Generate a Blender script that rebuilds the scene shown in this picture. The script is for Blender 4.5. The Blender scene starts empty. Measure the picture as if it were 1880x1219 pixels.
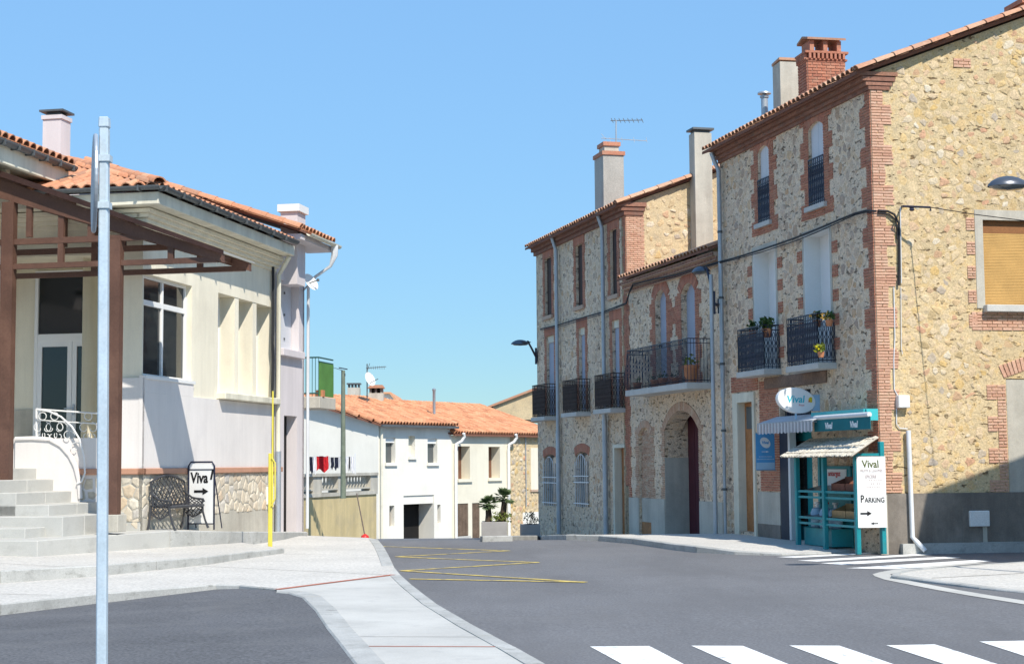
import bpy, bmesh, math, random
from mathutils import Vector, Matrix
random.seed(7)
V = Vector
R = math.radians
C = bpy.context.scene.collection
SC = bpy.context.scene
# ------------------------------------------------------------------ camera
CAMZ, FPX = 1.65, 2900.0
PITCH, ROLL = math.atan((851 - 609.5) / FPX), 0.008
_f = V((0, math.cos(PITCH), math.sin(PITCH)))
_r0 = V((1, 0, 0)); _u0 = V((0, -math.sin(PITCH), math.cos(PITCH)))
_r = _r0 * math.cos(ROLL) - _u0 * math.sin(ROLL)
_u = _r0 * math.sin(ROLL) + _u0 * math.cos(ROLL)
EYE = V((0, 0, CAMZ))
cam = bpy.data.cameras.new('camera'); cam.sensor_width = 36; cam.lens = FPX / 1880 * 36
cam.clip_end = 2000
camo = bpy.data.objects.new('camera', cam); C.objects.link(camo)
m = Matrix.Identity(4)
for i, c in enumerate((_r, _u, -_f)):
    for k in range(3): m[k][i] = c[k]
camo.matrix_world = Matrix.Translation(EYE) @ m
SC.camera = camo
# ------------------------------------------------------------------ light
SUN_AZ, SUN_EL = 152.0, 49.0          # azimuth clockwise from +Y (straight ahead)
SUN_STRENGTH, SKY_STRENGTH, EXPOSURE = 3.2, 0.125, 0.84
w = bpy.data.worlds.new('World'); SC.world = w; w.use_nodes = True
nt = w.node_tree
sk = nt.nodes.new('ShaderNodeTexSky'); sk.sky_type = 'NISHITA'; sk.sun_disc = False
sk.sun_elevation = R(SUN_EL); sk.sun_rotation = R(SUN_AZ)
sk.air_density = 0.6; sk.dust_density = 0.0; sk.ozone_density = 4.0; sk.altitude = 100
bw_ = nt.nodes.new('ShaderNodeRGBToBW'); pw_ = nt.nodes.new('ShaderNodeMath'); pw_.operation = 'POWER'; pw_.inputs[1].default_value = -.73
m2_ = nt.nodes.new('ShaderNodeMath'); m2_.operation = 'MULTIPLY'; m2_.inputs[1].default_value = 2.0
vm_ = nt.nodes.new('ShaderNodeVectorMath'); vm_.operation = 'SCALE'
nt.links.new(sk.outputs[0], bw_.inputs[0]); nt.links.new(bw_.outputs[0], pw_.inputs[0]); nt.links.new(pw_.outputs[0], m2_.inputs[0])
nt.links.new(sk.outputs[0], vm_.inputs[0]); nt.links.new(m2_.outputs[0], vm_.inputs['Scale'])
tn_ = nt.nodes.new('ShaderNodeVectorMath'); tn_.operation = 'MULTIPLY'; tn_.inputs[1].default_value = (.89, .995, .86)
nt.links.new(vm_.outputs[0], tn_.inputs[0]); nt.links.new(tn_.outputs[0], nt.nodes['Background'].inputs[0])
nt.nodes['Background'].inputs[1].default_value = SKY_STRENGTH
SDIR = V((math.sin(R(SUN_AZ)) * math.cos(R(SUN_EL)), math.cos(R(SUN_AZ)) * math.cos(R(SUN_EL)), math.sin(R(SUN_EL))))
sl = bpy.data.lights.new('sun', 'SUN'); sl.energy = SUN_STRENGTH; sl.angle = R(0.5); sl.color = (1.0, 0.935, 0.83)
so = bpy.data.objects.new('sun', sl); C.objects.link(so); so.location = (10, -20, 40)
so.rotation_euler = SDIR.to_track_quat('Z', 'Y').to_euler()
vs = SC.view_settings
vs.view_transform = 'Standard'; vs.look = 'None'; vs.gamma = 1; vs.exposure = EXPOSURE
try: vs.use_curve_mapping = False
except Exception: pass
SC.cycles.max_bounces = 8; SC.cycles.diffuse_bounces = 6; SC.cycles.use_denoising = True
# ------------------------------------------------------------------ helpers
def ray(px, py):
    d = _f + _r * ((px - 940) / FPX) + _u * ((609.5 - py) / FPX)
    return d
def onz(px, py, z):
    d = ray(px, py); t = (z - CAMZ) / d.z
    return EYE + d * t
def ony(px, py, y):
    d = ray(px, py); return EYE + d * (y / d.y)
def proj(p):
    q = p - EYE; k = q.dot(_f)
    if k < .1: return None
    return 940 + FPX * q.dot(_r) / k, 609.5 - FPX * q.dot(_u) / k, k
def dir_vp(px):
    d = V((px - 940, FPX, 0)); d.normalize(); return d
Z = V((0, 0, 1))
class Fr:
    """wall plane: origin, u along, n outward, z up"""
    def __init__(s, o, u, n):
        s.o = V((o[0], o[1], 0)); s.u = V((u[0], u[1], 0)).normalized(); s.n = V((n[0], n[1], 0)).normalized()
    def p(s, u, v, z): return s.o + s.u * u + s.n * v + Z * z
    def hit(s, px, py, v=0):
        d = ray(px, py); t = ((s.o + s.n * v) - EYE).dot(s.n) / d.dot(s.n)
        return EYE + d * t
    def at(s, px, py, v=0):
        q = s.hit(px, py, v); return (q - s.o).dot(s.u), q.z
    def U(s, px, py=850, v=0): return s.at(px, py, v)[0]
    def R(s, pl, pr, yt, yb, v=0):
        ym = (yt + yb) / 2; xm = (pl + pr) / 2
        a, b = s.U(pl, ym, v), s.U(pr, ym, v)
        return min(a, b), max(a, b), s.at(xm, yb, v)[1], s.at(xm, yt, v)[1]
    def right(s): return Z.cross(s.n)
WM = {}
def link(o, parent=None):
    C.objects.link(o)
    if parent is not None:
        o.parent = parent
        o.matrix_parent_inverse = WM.get(parent.name, Matrix.Identity(4)).inverted()
    WM[o.name] = o.matrix_basis.copy()
    return o
def tag(o, label=None, cat=None, group=None, kind=None):
    if label: o['label'] = label
    if cat: o['category'] = cat
    if group: o['group'] = group
    if kind: o['kind'] = kind
    return o
def thing(name, label, cat, loc, group=None):
    o = bpy.data.objects.new(name, None); o.location = loc; o.empty_display_size = .2
    link(o); WM[o.name] = Matrix.Translation(V(loc))
    return tag(o, label, cat, group)
class MB:
    def __init__(s): s.v = []; s.f = []
    def add(s, vs, fs):
        b = len(s.v); s.v += [tuple(x) for x in vs]; s.f += [tuple(i + b for i in f) for f in fs]; return s
    def hexa(s, q):
        return s.add(q, [(0, 1, 2, 3), (7, 6, 5, 4), (0, 4, 5, 1), (1, 5, 6, 2), (2, 6, 7, 3), (3, 7, 4, 0)])
    def fbox(s, F, u0, u1, v0, v1, z0, z1):
        return s.hexa([F.p(u0, v0, z0), F.p(u1, v0, z0), F.p(u1, v1, z0), F.p(u0, v1, z0),
                       F.p(u0, v0, z1), F.p(u1, v0, z1), F.p(u1, v1, z1), F.p(u0, v1, z1)])
    def box(s, x0, x1, y0, y1, z0, z1):
        return s.hexa([V((x0, y0, z0)), V((x1, y0, z0)), V((x1, y1, z0)), V((x0, y1, z0)),
                       V((x0, y0, z1)), V((x1, y0, z1)), V((x1, y1, z1)), V((x0, y1, z1))])
    def quad(s, a, b, c, d): return s.add([a, b, c, d], [(0, 1, 2, 3)])
    def prism(s, poly, vec):
        n = len(poly); vec = V(vec)
        vs = [V(p) for p in poly] + [V(p) + vec for p in poly]
        fs = [tuple(range(n)), tuple(range(2 * n - 1, n - 1, -1))] + [(i, (i + 1) % n, (i + 1) % n + n, i + n) for i in range(n)]
        return s.add(vs, fs)
    def fprism(s, F, pts, v0, v1):
        return s.prism([F.p(u, v0, z) for u, z in pts], F.n * (v1 - v0))
    def tube(s, pts, r, n=6, closed=False):
        pts = [V(p) for p in pts]; k = len(pts)
        rs = r if isinstance(r, (list, tuple)) else [r] * k
        vs = []; prev = None
        for i, p in enumerate(pts):
            a = pts[(i - 1) % k] if (closed or i > 0) else p
            b = pts[(i + 1) % k] if (closed or i < k - 1) else p
            t = (b - a)
            if t.length < 1e-9: t = V((0, 0, 1))
            t.normalize()
            if prev is None:
                x = t.cross(Z) if abs(t.z) < .9 else t.cross(V((1, 0, 0)))
            else:
                x = prev - t * prev.dot(t)
                if x.length < 1e-6: x = t.cross(Z) if abs(t.z) < .9 else t.cross(V((1, 0, 0)))
            x.normalize(); y = t.cross(x); prev = x
            for j in range(n):
                an = 2 * math.pi * (j + .5) / n
                vs.append(p + (x * math.cos(an) + y * math.sin(an)) * rs[i])
        fs = []
        for i in range(k if closed else k - 1):
            i2 = (i + 1) % k
            for j in range(n):
                j2 = (j + 1) % n
                fs.append((i * n + j, i * n + j2, i2 * n + j2, i2 * n + j))
        if not closed:
            fs.append(tuple(range(n - 1, -1, -1))); fs.append(tuple((k - 1) * n + j for j in range(n)))
        return s.add(vs, fs)
    def bar(s, a, b, w, h=None):
        """square-section bar"""
        h = h or w; a = V(a); b = V(b); t = (b - a).normalized()
        x = t.cross(Z) if abs(t.z) < .95 else t.cross(V((0, 1, 0)))
        x.normalize(); y = x.cross(t)
        q = []
        for p in (a, b):
            q += [p + x * w / 2 + y * h / 2, p - x * w / 2 + y * h / 2, p - x * w / 2 - y * h / 2, p + x * w / 2 - y * h / 2]
        return s.hexa(q)
    def lathe(s, c, prof, n=12, ax=None):
        c = V(c); vs = []
        for r, z in prof:
            for j in range(n):
                a = 2 * math.pi * j / n; vs.append(c + V((r * math.cos(a), r * math.sin(a), z)))
        k = len(prof); fs = []
        for i in range(k - 1):
            for j in range(n):
                j2 = (j + 1) % n; fs.append((i * n + j, i * n + j2, (i + 1) * n + j2, (i + 1) * n + j))
        fs.append(tuple(range(n - 1, -1, -1))); fs.append(tuple((k - 1) * n + j for j in range(n)))
        return s.add(vs, fs)
    def mesh(s, name, mat, smooth=False):
        me = bpy.data.meshes.new(name); me.from_pydata(s.v, [], s.f)
        if mat: me.materials.append(mat)
        bm = bmesh.new(); bm.from_mesh(me); bmesh.ops.recalc_face_normals(bm, faces=bm.faces); bm.to_mesh(me); bm.free()
        if smooth:
            me.polygons.foreach_set('use_smooth', [True] * len(me.polygons))
            try: me.set_sharp_from_angle(angle=R(40))
            except Exception: pass
        me.update(); return me
    def build(s, name, mat, parent=None, smooth=False, bevel=0, kind=None, label=None):
        o = bpy.data.objects.new(name, s.mesh(name, mat, smooth))
        link(o, parent)
        if bevel:
            b = o.modifiers.new('edge', 'BEVEL'); b.width = bevel; b.segments = 1; b.limit_method = 'ANGLE'
        if kind: o['kind'] = kind
        if label: o['label'] = label
        return o
def top(mb, name, mat, label, cat, group=None, smooth=False, bevel=0):
    return tag(mb.build(name, mat, None, smooth, bevel), label, cat, group)
# ------------------------------------------------------------------ materials
def _nodes(name):
    mt = bpy.data.materials.new(name); mt.use_nodes = True
    return mt, mt.node_tree, mt.node_tree.nodes['Principled BSDF']
def _noise(t, scale, detail=5, rough=.6, coord='Object', vec=None):
    n = t.nodes.new('ShaderNodeTexNoise'); n.inputs['Scale'].default_value = scale
    n.inputs['Detail'].default_value = detail; n.inputs['Roughness'].default_value = rough
    if vec is None:
        c = t.nodes.new('ShaderNodeTexCoord'); vec = c.outputs[coord]
    t.links.new(vec, n.inputs['Vector']); return n.outputs['Fac']
def _ramp(t, fac, stops, interp='LINEAR'):
    r = t.nodes.new('ShaderNodeValToRGB'); r.color_ramp.interpolation = interp
    e = r.color_ramp.elements
    while len(e) < len(stops): e.new(.5)
    for el, (p, c) in zip(e, stops):
        el.position = p; el.color = (*c, 1) if len(c) == 3 else c
    t.links.new(fac, r.inputs['Fac']); return r.outputs['Color']
def _mix(t, fac, a, b, mode='MIX'):
    mx = t.nodes.new('ShaderNodeMix'); mx.data_type = 'RGBA'; mx.blend_type = mode
    for k, x in ((0, fac), (6, a), (7, b)):
        if isinstance(x, (int, float)): mx.inputs[k].default_value = x
        elif isinstance(x, tuple): mx.inputs[k].default_value = (*x, 1)
        else: t.links.new(x, mx.inputs[k])
    return mx.outputs[2]
def _map(t, scale, detail):
    tc = t.nodes.new('ShaderNodeTexCoord'); mp = t.nodes.new('ShaderNodeMapping'); mp.inputs['Scale'].default_value = scale
    t.links.new(tc.outputs['Object'], mp.inputs['Vector']); return _noise(t, 1.0, detail, .68, vec=mp.outputs[0])
def sc(c, k): return tuple(min(1, x * k) for x in c)
def mat(name, col, rough=.8, var=.15, scale=1.5, fine=.1, fscale=40, bump=0, bscale=60, metal=0, spec=.3, stain=None, samt=.5, sscale=.7, srange=(.5, .72), streak=0, dirt=None):
    mt, t, b = _nodes(name)
    n1 = _noise(t, scale, 6)
    c = _ramp(t, n1, [(.3, sc(col, 1 - var)), (.7, sc(col, 1 + var))])
    if fine:
        n2 = _noise(t, fscale, 3)
        f = _ramp(t, n2, [(.3, (1 - fine,) * 3), (.7, (1 + fine,) * 3)])
        c = _mix(t, 1.0, c, f, 'MULTIPLY')
    if stain:
        n3 = _noise(t, sscale, 8, .7)
        f = _ramp(t, n3, [(srange[0], (0, 0, 0)), (srange[1], (samt,) * 3)])
        c = _mix(t, f, c, stain)
    if streak:
        c = _mix(t, 1.0, c, _ramp(t, _map(t, (2.4, 2.4, .22), 5), [(.35, (1 - streak,) * 3), (.65, (1 + streak * .4,) * 3)]), 'MULTIPLY')
    if dirt:   # (colour, scale xyz, threshold lo, hi, amount)
        c = _mix(t, _ramp(t, _map(t, dirt[1], 6), [(dirt[2], (0, 0, 0)), (dirt[3], (dirt[4],) * 3)]), c, dirt[0])
    t.links.new(c, b.inputs['Base Color'])
    b.inputs['Roughness'].default_value = rough; b.inputs['Metallic'].default_value = metal
    b.inputs['Specular IOR Level'].default_value = spec
    if bump:
        n4 = _noise(t, bscale, 6, .65)
        bp = t.nodes.new('ShaderNodeBump'); bp.inputs['Strength'].default_value = 1; bp.inputs['Distance'].default_value = bump
        t.links.new(n4, bp.inputs['Height']); t.links.new(bp.outputs[0], b.inputs['Normal'])
    return mt
def pmat(name, cols, rough=.85, fine=.18, fscale=30, bump=.004, bscale=50, spec=.25, blotch=None):
    """pieces: colour picked per object / per island"""
    mt, t, b = _nodes(name)
    oi = t.nodes.new('ShaderNodeObjectInfo'); g = t.nodes.new('ShaderNodeNewGeometry')
    a = t.nodes.new('ShaderNodeMath'); a.operation = 'ADD'
    t.links.new(oi.outputs['Random'], a.inputs[0]); t.links.new(g.outputs['Random Per Island'], a.inputs[1])
    fr = t.nodes.new('ShaderNodeMath'); fr.operation = 'FRACT'; t.links.new(a.outputs[0], fr.inputs[0])
    n = len(cols)
    c = _ramp(t, fr.outputs[0], [((i + .5) / n, k) for i, k in enumerate(cols)])
    pos = g.outputs['Position']
    n2 = _noise(t, fscale, 4, .65, vec=pos)
    c = _mix(t, 1.0, c, _ramp(t, n2, [(.3, (1 - fine,) * 3), (.7, (1 + fine,) * 3)]), 'MULTIPLY')
    if blotch:
        n3 = _noise(t, blotch[1], 5, .65, vec=pos)
        c = _mix(t, _ramp(t, n3, [(.5, (0, 0, 0)), (.75, (blotch[2],) * 3)]), c, blotch[0])
    t.links.new(c, b.inputs['Base Color']); b.inputs['Roughness'].default_value = rough
    b.inputs['Specular IOR Level'].default_value = spec
    n4 = _noise(t, bscale, 6, .65, vec=pos)
    bp = t.nodes.new('ShaderNodeBump'); bp.inputs['Strength'].default_value = 1; bp.inputs['Distance'].default_value = bump
    t.links.new(n4, bp.inputs['Height']); t.links.new(bp.outputs[0], b.inputs['Normal'])
    return mt
def glass(name, col=(.02, .024, .026), rough=.06):
    mt, t, b = _nodes(name)
    b.inputs['Base Color'].default_value = (*col, 1); b.inputs['Roughness'].default_value = rough
    b.inputs['Specular IOR Level'].default_value = .6
    n4 = _noise(t, 1.2, 2)
    bp = t.nodes.new('ShaderNodeBump'); bp.inputs['Distance'].default_value = .01; bp.inputs['Strength'].default_value = .3
    t.links.new(n4, bp.inputs['Height']); t.links.new(bp.outputs[0], b.inputs['Normal'])
    return mt
M = {}
M['asphalt'] = mat('asphalt', (.158, .159, .166), .9, .1, .25, .32, 34, .004, 140, stain=(.175, .172, .172), samt=.5, sscale=.45, dirt=((.115, .114, .118), (.5, .12, 1), .46, .66, .55))
M['asphalt_dark'] = mat('asphalt_bay', (.118, .120, .127), .9, .14, .5, .4, 34, .006, 110, stain=(.18, .18, .18), samt=.5, sscale=1.1, dirt=((.30, .30, .30), (22, 22, 22), .70, .76, .6))
M['concrete'] = mat('concrete', (.50, .49, .455), .9, .1, .6, .06, 60, .003, 90, stain=(.33, .33, .31), samt=.5, sscale=.8, dirt=((.36, .355, .34), (3, 3, 3), .54, .72, .6))
M['aggregate'] = mat('exposed_aggregate', (.56, .535, .49), .92, .08, .5, .22, 26, .006, 100, stain=(.40, .39, .36), samt=.4, sscale=.6, dirt=((.34, .325, .29), (16, 16, 16), .56, .70, .6))
M['kerb'] = mat('kerb_concrete', (.42, .42, .40), .92, .16, 1.2, .12, 50, .004, 70, stain=(.24, .24, .22), samt=.6, sscale=1.6, dirt=((.20, .20, .18), (5, 5, 9), .56, .70, .7))
M['step'] = mat('step_stone', (.48, .475, .445), .85, .08, 1.0, .06, 60, .002, 90, stain=(.36, .36, .33), samt=.4, sscale=1.3, dirt=((.36, .355, .33), (3, 3, 6), .55, .72, .6))
M['joint'] = mat('joint', (.20, .18, .15), .95)
M['red_line'] = mat('drain_channel_red', (.42, .14, .09), .8, .2, 3)
M['paint_white'] = mat('road_paint_white', (.80, .80, .78), .8, .05, 2, .06, 60, stain=(.45, .45, .45), samt=.5, sscale=2.5, srange=(.6, .8), dirt=((.20, .20, .205), (7, 7, 7), .56, .68, .75))
M['paint_yellow'] = mat('road_paint_yellow', (.74, .56, .14), .8, .1, 3, .15, 60, stain=(.20, .19, .14), samt=.6, sscale=3, dirt=((.16, .155, .15), (5, 5, 5), .46, .62, .85))
M['cream'] = mat('cream_render', (.83, .77, .62), .9, .05, .5, .05, 70, .002, 120, stain=(.55, .49, .38), samt=.3, streak=0.1)
M['lilac'] = mat('lilac_render', (.745, .705, .675), .9, .04, .6, .05, 70, .002, 120, stain=(.5, .47, .47), samt=.3, streak=0.07)
M['pink'] = mat('pink_render', (.67, .615, .615), .9, .05, .6, .04, 70, .002, 120, streak=0.08)
M['cream_trim'] = mat('cream_trim', (.74, .70, .57), .85, .06, .8, .05, 60, .001, 90, stain=(.40, .36, .26), samt=.5, sscale=1.4, srange=(.55, .75), streak=0.18)
M['white_wall'] = mat('white_render', (.80, .775, .70), .9, .04, .5, .05, 60, .003, 90, stain=(.6, .57, .5), samt=.35, sscale=.6, streak=.04)
M['cream_wall2'] = mat('pale_cream_render', (.77, .72, .585), .9, .04, .5, .05, 60, .003, 90, stain=(.58, .52, .4), samt=.35, sscale=.6, streak=.04)
M['ochre'] = mat('ochre_render', (.62, .50, .27), .92, .1, .6, .1, 50, .006, 70, stain=(.38, .33, .24), samt=.6, sscale=.9, streak=0.16)
M['white'] = mat('white_paint', (.80, .80, .78), .5, .03, 2, .03)
M['frame_white'] = mat('white_window_frame', (.80, .80, .79), .35, .02, 2, .0)
M['terracotta_band'] = mat('terracotta_band', (.50, .27, .18), .8, .1, 1.5, .08, 40)
M['brown_steel'] = mat('brown_steel', (.115, .058, .040), .55, .25, 1.2, .15, 30, .001, 40, spec=.4, stain=(.22, .12, .08), samt=.5, sscale=1.3)
M['galv'] = mat('galvanised_steel', (.58, .68, .75), .5, .10, 6, .08, 60, metal=.35, stain=(.72, .78, .82), samt=.5, sscale=5, streak=0.08)
M['zinc'] = mat('zinc', (.42, .46, .50), .45, .12, 2, .06, 30, metal=.5)
M['zinc_dark'] = mat('dark_zinc_gutter', (.13, .14, .145), .5, .15, 3, .06, 30, metal=.4)
M['iron'] = mat('wrought_iron', (.014, .017, .040), .45, .2, 4, 0, spec=.5)
M['iron_brown'] = mat('brown_iron', (.05, .032, .028), .6, .2, 4, 0)
M['iron_white'] = mat('white_iron', (.74, .74, .73), .5, .06, 4, 0)
M['cast'] = mat('cast_iron', (.045, .046, .052), .42, .2, 8, .1, 40, spec=.6)
M['lamp_grey'] = mat('lamp_grey', (.12, .13, .15), .3, .1, 4, 0, metal=.6, spec=.6)
M['glass'] = glass('window_glass')
M['glass2'] = glass('window_glass_grey', (.09, .10, .105), .12)
M['dark'] = mat('dark_interior', (.012, .011, .011), .9, .2, 1)
M['mortar_sun'] = mat('mortar_sun_tone', (.60, .49, .325), .95, .09, 1.3, .16, 26, .016, 30, stain=(.23, .18, .12), samt=.8, sscale=13, srange=(.58, .65))
M['mortar'] = mat('mortar_shade_tone', (.66, .59, .49), .95, .12, 1.0, .16, 24, .016, 30, stain=(.20, .17, .14), samt=.7, sscale=8, srange=(.60, .70))
M['mortar_far'] = mat('pale_mortar', (.62, .50, .32), .95, .1, 1.0, .12, 24, .012, 30, stain=(.48, .40, .28), samt=.5, sscale=1.4)
M['brick_mortar'] = mat('brick_mortar', (.50, .36, .27), .95, .1, 2)
M['brick'] = pmat('brick_red', [(.53, .28, .19), (.46, .23, .155), (.58, .33, .225), (.41, .195, .14), (.55, .29, .195), (.49, .255, .185)], blotch=((.50, .38, .28), 5, .55))
M['stone_sun'] = pmat('rubble_stone_sun', [(.62, .50, .315), (.58, .465, .29), (.64, .53, .35), (.56, .41, .20), (.60, .48, .30), (.66, .58, .44), (.58, .46, .29), (.62, .50, .32), (.48, .33, .21), (.60, .48, .27), (.46, .41, .34), (.63, .51, .33), (.57, .46, .31), (.61, .49, .30)], fscale=20, fine=.26, bump=.016, bscale=24)
M['stone'] = pmat('rubble_stone_shade', [(.58, .50, .39), (.50, .43, .35), (.66, .59, .48), (.52, .36, .22), (.34, .30, .28), (.62, .53, .41), (.45, .31, .21), (.60, .47, .31), (.42, .36, .31), (.60, .53, .44)], fscale=18, bump=.012, bscale=22)
M['stone_slab'] = pmat('crazy_paving_stone', [(.60, .52, .40), (.52, .46, .37), (.66, .60, .49), (.48, .45, .41), (.58, .45, .31), (.62, .55, .44)], fscale=12, bump=.006, bscale=25)
M['tile'] = pmat('canal_roof_tile', [(0.549, 0.247, 0.136), (0.598, 0.291, 0.162), (0.490, 0.209, 0.115), (0.637, 0.349, 0.208), (0.559, 0.257, 0.140), (0.519, 0.233, 0.128), (0.392, 0.204, 0.128)], fscale=20, bump=.002, blotch=((.42, .30, .22), 3, .4))
M['tile_far'] = pmat('far_roof_tile', [(0.588, 0.271, 0.140), (0.637, 0.314, 0.168), (0.510, 0.214, 0.108), (0.666, 0.351, 0.196), (0.578, 0.261, 0.136), (0.451, 0.190, 0.100)], fscale=20, bump=.002, blotch=((.52, .30, .19), 1.2, .4))
M['tile_old'] = pmat('old_roof_tile', [(.50, .26, .16), (.55, .32, .20), (.44, .21, .13), (.58, .36, .24), (.40, .22, .15)], fscale=20, bump=.002, blotch=((.42, .36, .26), 3, .5))
M['tile_bed'] = mat('tile_bed', (.20, .09, .06), .95)
M['wood_brown'] = mat('brown_wood', (.16, .075, .045), .55, .25, 3, .2, 20, spec=.4)
M['wood_old'] = mat('weathered_wood', (.15, .105, .075), .85, .25, 3, .25, 20)
M['wood_orange'] = mat('orange_wood', (.36, .16, .06), .6, .2, 3, .2, 20)
M['wood_beam'] = mat('timber_lintel', (.20, .13, .095), .85, .25, 2, .25, 20)
M['burgundy'] = mat('burgundy_door', (.085, .020, .030), .6, .15, 3, .1)
M['shutter'] = mat('blue_grey_shutter', (.36, .39, .47), .6, .06, 2, .05)
M['shutter_white'] = mat('white_shutter', (.62, .63, .66), .55, .05, 2, .05)
M['plaster_grey'] = mat('grey_cement_render', (.20, .175, .15), .95, .22, .8, .1, 40, .006, 50, stain=(.16, .145, .13), samt=.6, sscale=1.1, streak=0.15, dirt=((.30, .265, .23), (1.8, 1.8, 1.1), .48, .68, .7))
M['plaster_pale'] = mat('pale_cement', (.52, .49, .42), .95, .12, .8, .08, 40, .004, 50, stain=(.36, .32, .27), samt=.6, sscale=1.3, streak=0.15)
M['plaster_sill'] = mat('stone_sill', (.52, .51, .48), .85, .1, 2, .08, 40)
M['blind'] = mat('bamboo_blind', (.56, .34, .12), .75, .1, 3, .1, 60)
M['blind_dark'] = mat('blind_valance', (.26, .115, .045), .75, .1, 3)
M['teal'] = mat('teal_paint', (.014, .24, .275), .45, .12, 3, .1, 40, stain=(.06, .16, .17), samt=.5, sscale=4)
M['teal_light'] = mat('turquoise_board', (.06, .48, .52), .45, .05, 3, .03)
M['teal_cloth'] = mat('teal_awning_cloth', (.010, .155, .185), .8, .1, 3, .05)
M['awning_grey'] = mat('grey_awning', (.58, .59, .62), .8, .06, 3, .05)
M['awning_stripe'] = mat('awning_stripe', (.36, .37, .40), .8, .05, 3)
M['reed'] = mat('reed_thatch', (.62, .58, .50), .9, .2, 9, .3, 70)
M['navy'] = mat('navy_door', (.030, .035, .055), .6, .2, 2)
M['sign_white'] = mat('sign_white', (.82, .82, .81), .4, .02, 2, 0)
M['cyan'] = mat('cyan_print', (.05, .50, .58), .5, 0, 1, 0)
M['yellow_print'] = mat('yellow_print', (.75, .55, .03), .5, 0, 1, 0)
M['red_print'] = mat('red_print', (.60, .07, .07), .5, 0, 1, 0)
M['pale_print'] = mat('faded_print', (.50, .42, .41), .5, .05, 4, 0)
M['black_print'] = mat('black_print', (.015, .015, .017), .5, 0, 1, 0)
M['green_print'] = mat('olive_print', (.10, .12, .03), .5, 0, 1, 0)
M['white_print'] = mat('white_print', (.80, .82, .84), .5, 0, 1, 0)
M['blue_banner'] = mat('blue_banner', (.09, .34, .66), .55, .06, 3, 0)
M['pale_blue'] = mat('pale_blue_print', (.36, .55, .72), .55, .1, 3, 0)
M['bike_yellow'] = mat('yellow_paint', (.72, .61, .09), .45, .06, 4, .04)
M['pvc'] = mat('pale_pvc', (.66, .68, .70), .5, .05, 3, .03)
M['cable'] = mat('black_cable', (.022, .022, .026), .6, 0, 1, 0)
M['green_paint'] = mat('green_paint', (.10, .24, .06), .6, .12, 3, .1)
M['green_rail'] = mat('dark_green_rail', (.035, .10, .09), .5, .1, 3)
M['pole_wood'] = mat('green_grey_pole', (.17, .20, .15), .8, .2, 4, .1)
M['corten'] = mat('grey_planter', (.33, .315, .30), .7, .12, 2, .08)
M['terracotta_pot'] = mat('terracotta_pot', (.52, .22, .11), .8, .12, 4, .08)
M['leaf'] = pmat('leaf_green', [(.05, .10, .025), (.07, .13, .035), (.04, .08, .02), (.10, .16, .05)], bump=.001)
M['palm'] = pmat('palm_leaf', [(.075, .12, .045), (.10, .15, .06), (.13, .17, .08), (.06, .09, .035)], bump=.001)
M['bush'] = pmat('yellow_green_leaf', [(.16, .20, .035), (.12, .17, .03), (.20, .22, .05)], bump=.001)
M['dry'] = pmat('dry_twig_leaf', [(.12, .11, .06), (.09, .10, .05), (.16, .14, .09)], bump=.001)
M['flower_yellow'] = mat('yellow_petal', (.72, .62, .02), .7, .1, 9)
M['flower_pink'] = mat('pink_petal', (.62, .20, .16), .7, .2, 9)
M['flower_orange'] = mat('orange_petal', (.70, .42, .10), .7, .2, 9)
M['trunk'] = mat('palm_trunk', (.085, .06, .04), .95, .3, 9, .3, 50, .01, 60)
M['red_cloth'] = mat('red_cloth', (.50, .015, .02), .85, .1, 5)
M['white_cloth'] = mat('white_cloth', (.75, .75, .78), .85, .06, 5)
M['dark_cloth'] = mat('dark_cloth', (.02, .025, .05), .85, .1, 5)
M['red_plastic'] = mat('red_plastic', (.60, .03, .02), .4, .05, 3)
M['cardboard'] = mat('fruit_crate_wood', (.36, .24, .12), .85, .2, 5, .15)
M['cardboard_red'] = mat('brown_crate', (.22, .09, .06), .85, .2, 5, .15)
M['pink_roof'] = mat('canopy_panel', (.42, .41, .40), .4, .08, 1.5, .03)
M['plastic_white'] = mat('white_plastic', (.74, .74, .72), .45, .03, 3)
M['wood_dark'] = mat('dark_wood', (.045, .022, .018), .6, .25, 3, .2, 20)

def _panel():
    mt, t, b = _nodes('translucent_panel'); b.inputs['Base Color'].default_value = (.55, .54, .52, 1); b.inputs['Roughness'].default_value = .35
    tr = t.nodes.new('ShaderNodeBsdfTranslucent'); tr.inputs['Color'].default_value = (.75, .73, .70, 1)
    mx = t.nodes.new('ShaderNodeMixShader'); mx.inputs[0].default_value = .45
    t.links.new(b.outputs[0], mx.inputs[1]); t.links.new(tr.outputs[0], mx.inputs[2]); t.links.new(mx.outputs[0], t.nodes['Material Output'].inputs[0])
    return mt
M['pink_roof'] = _panel()

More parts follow.
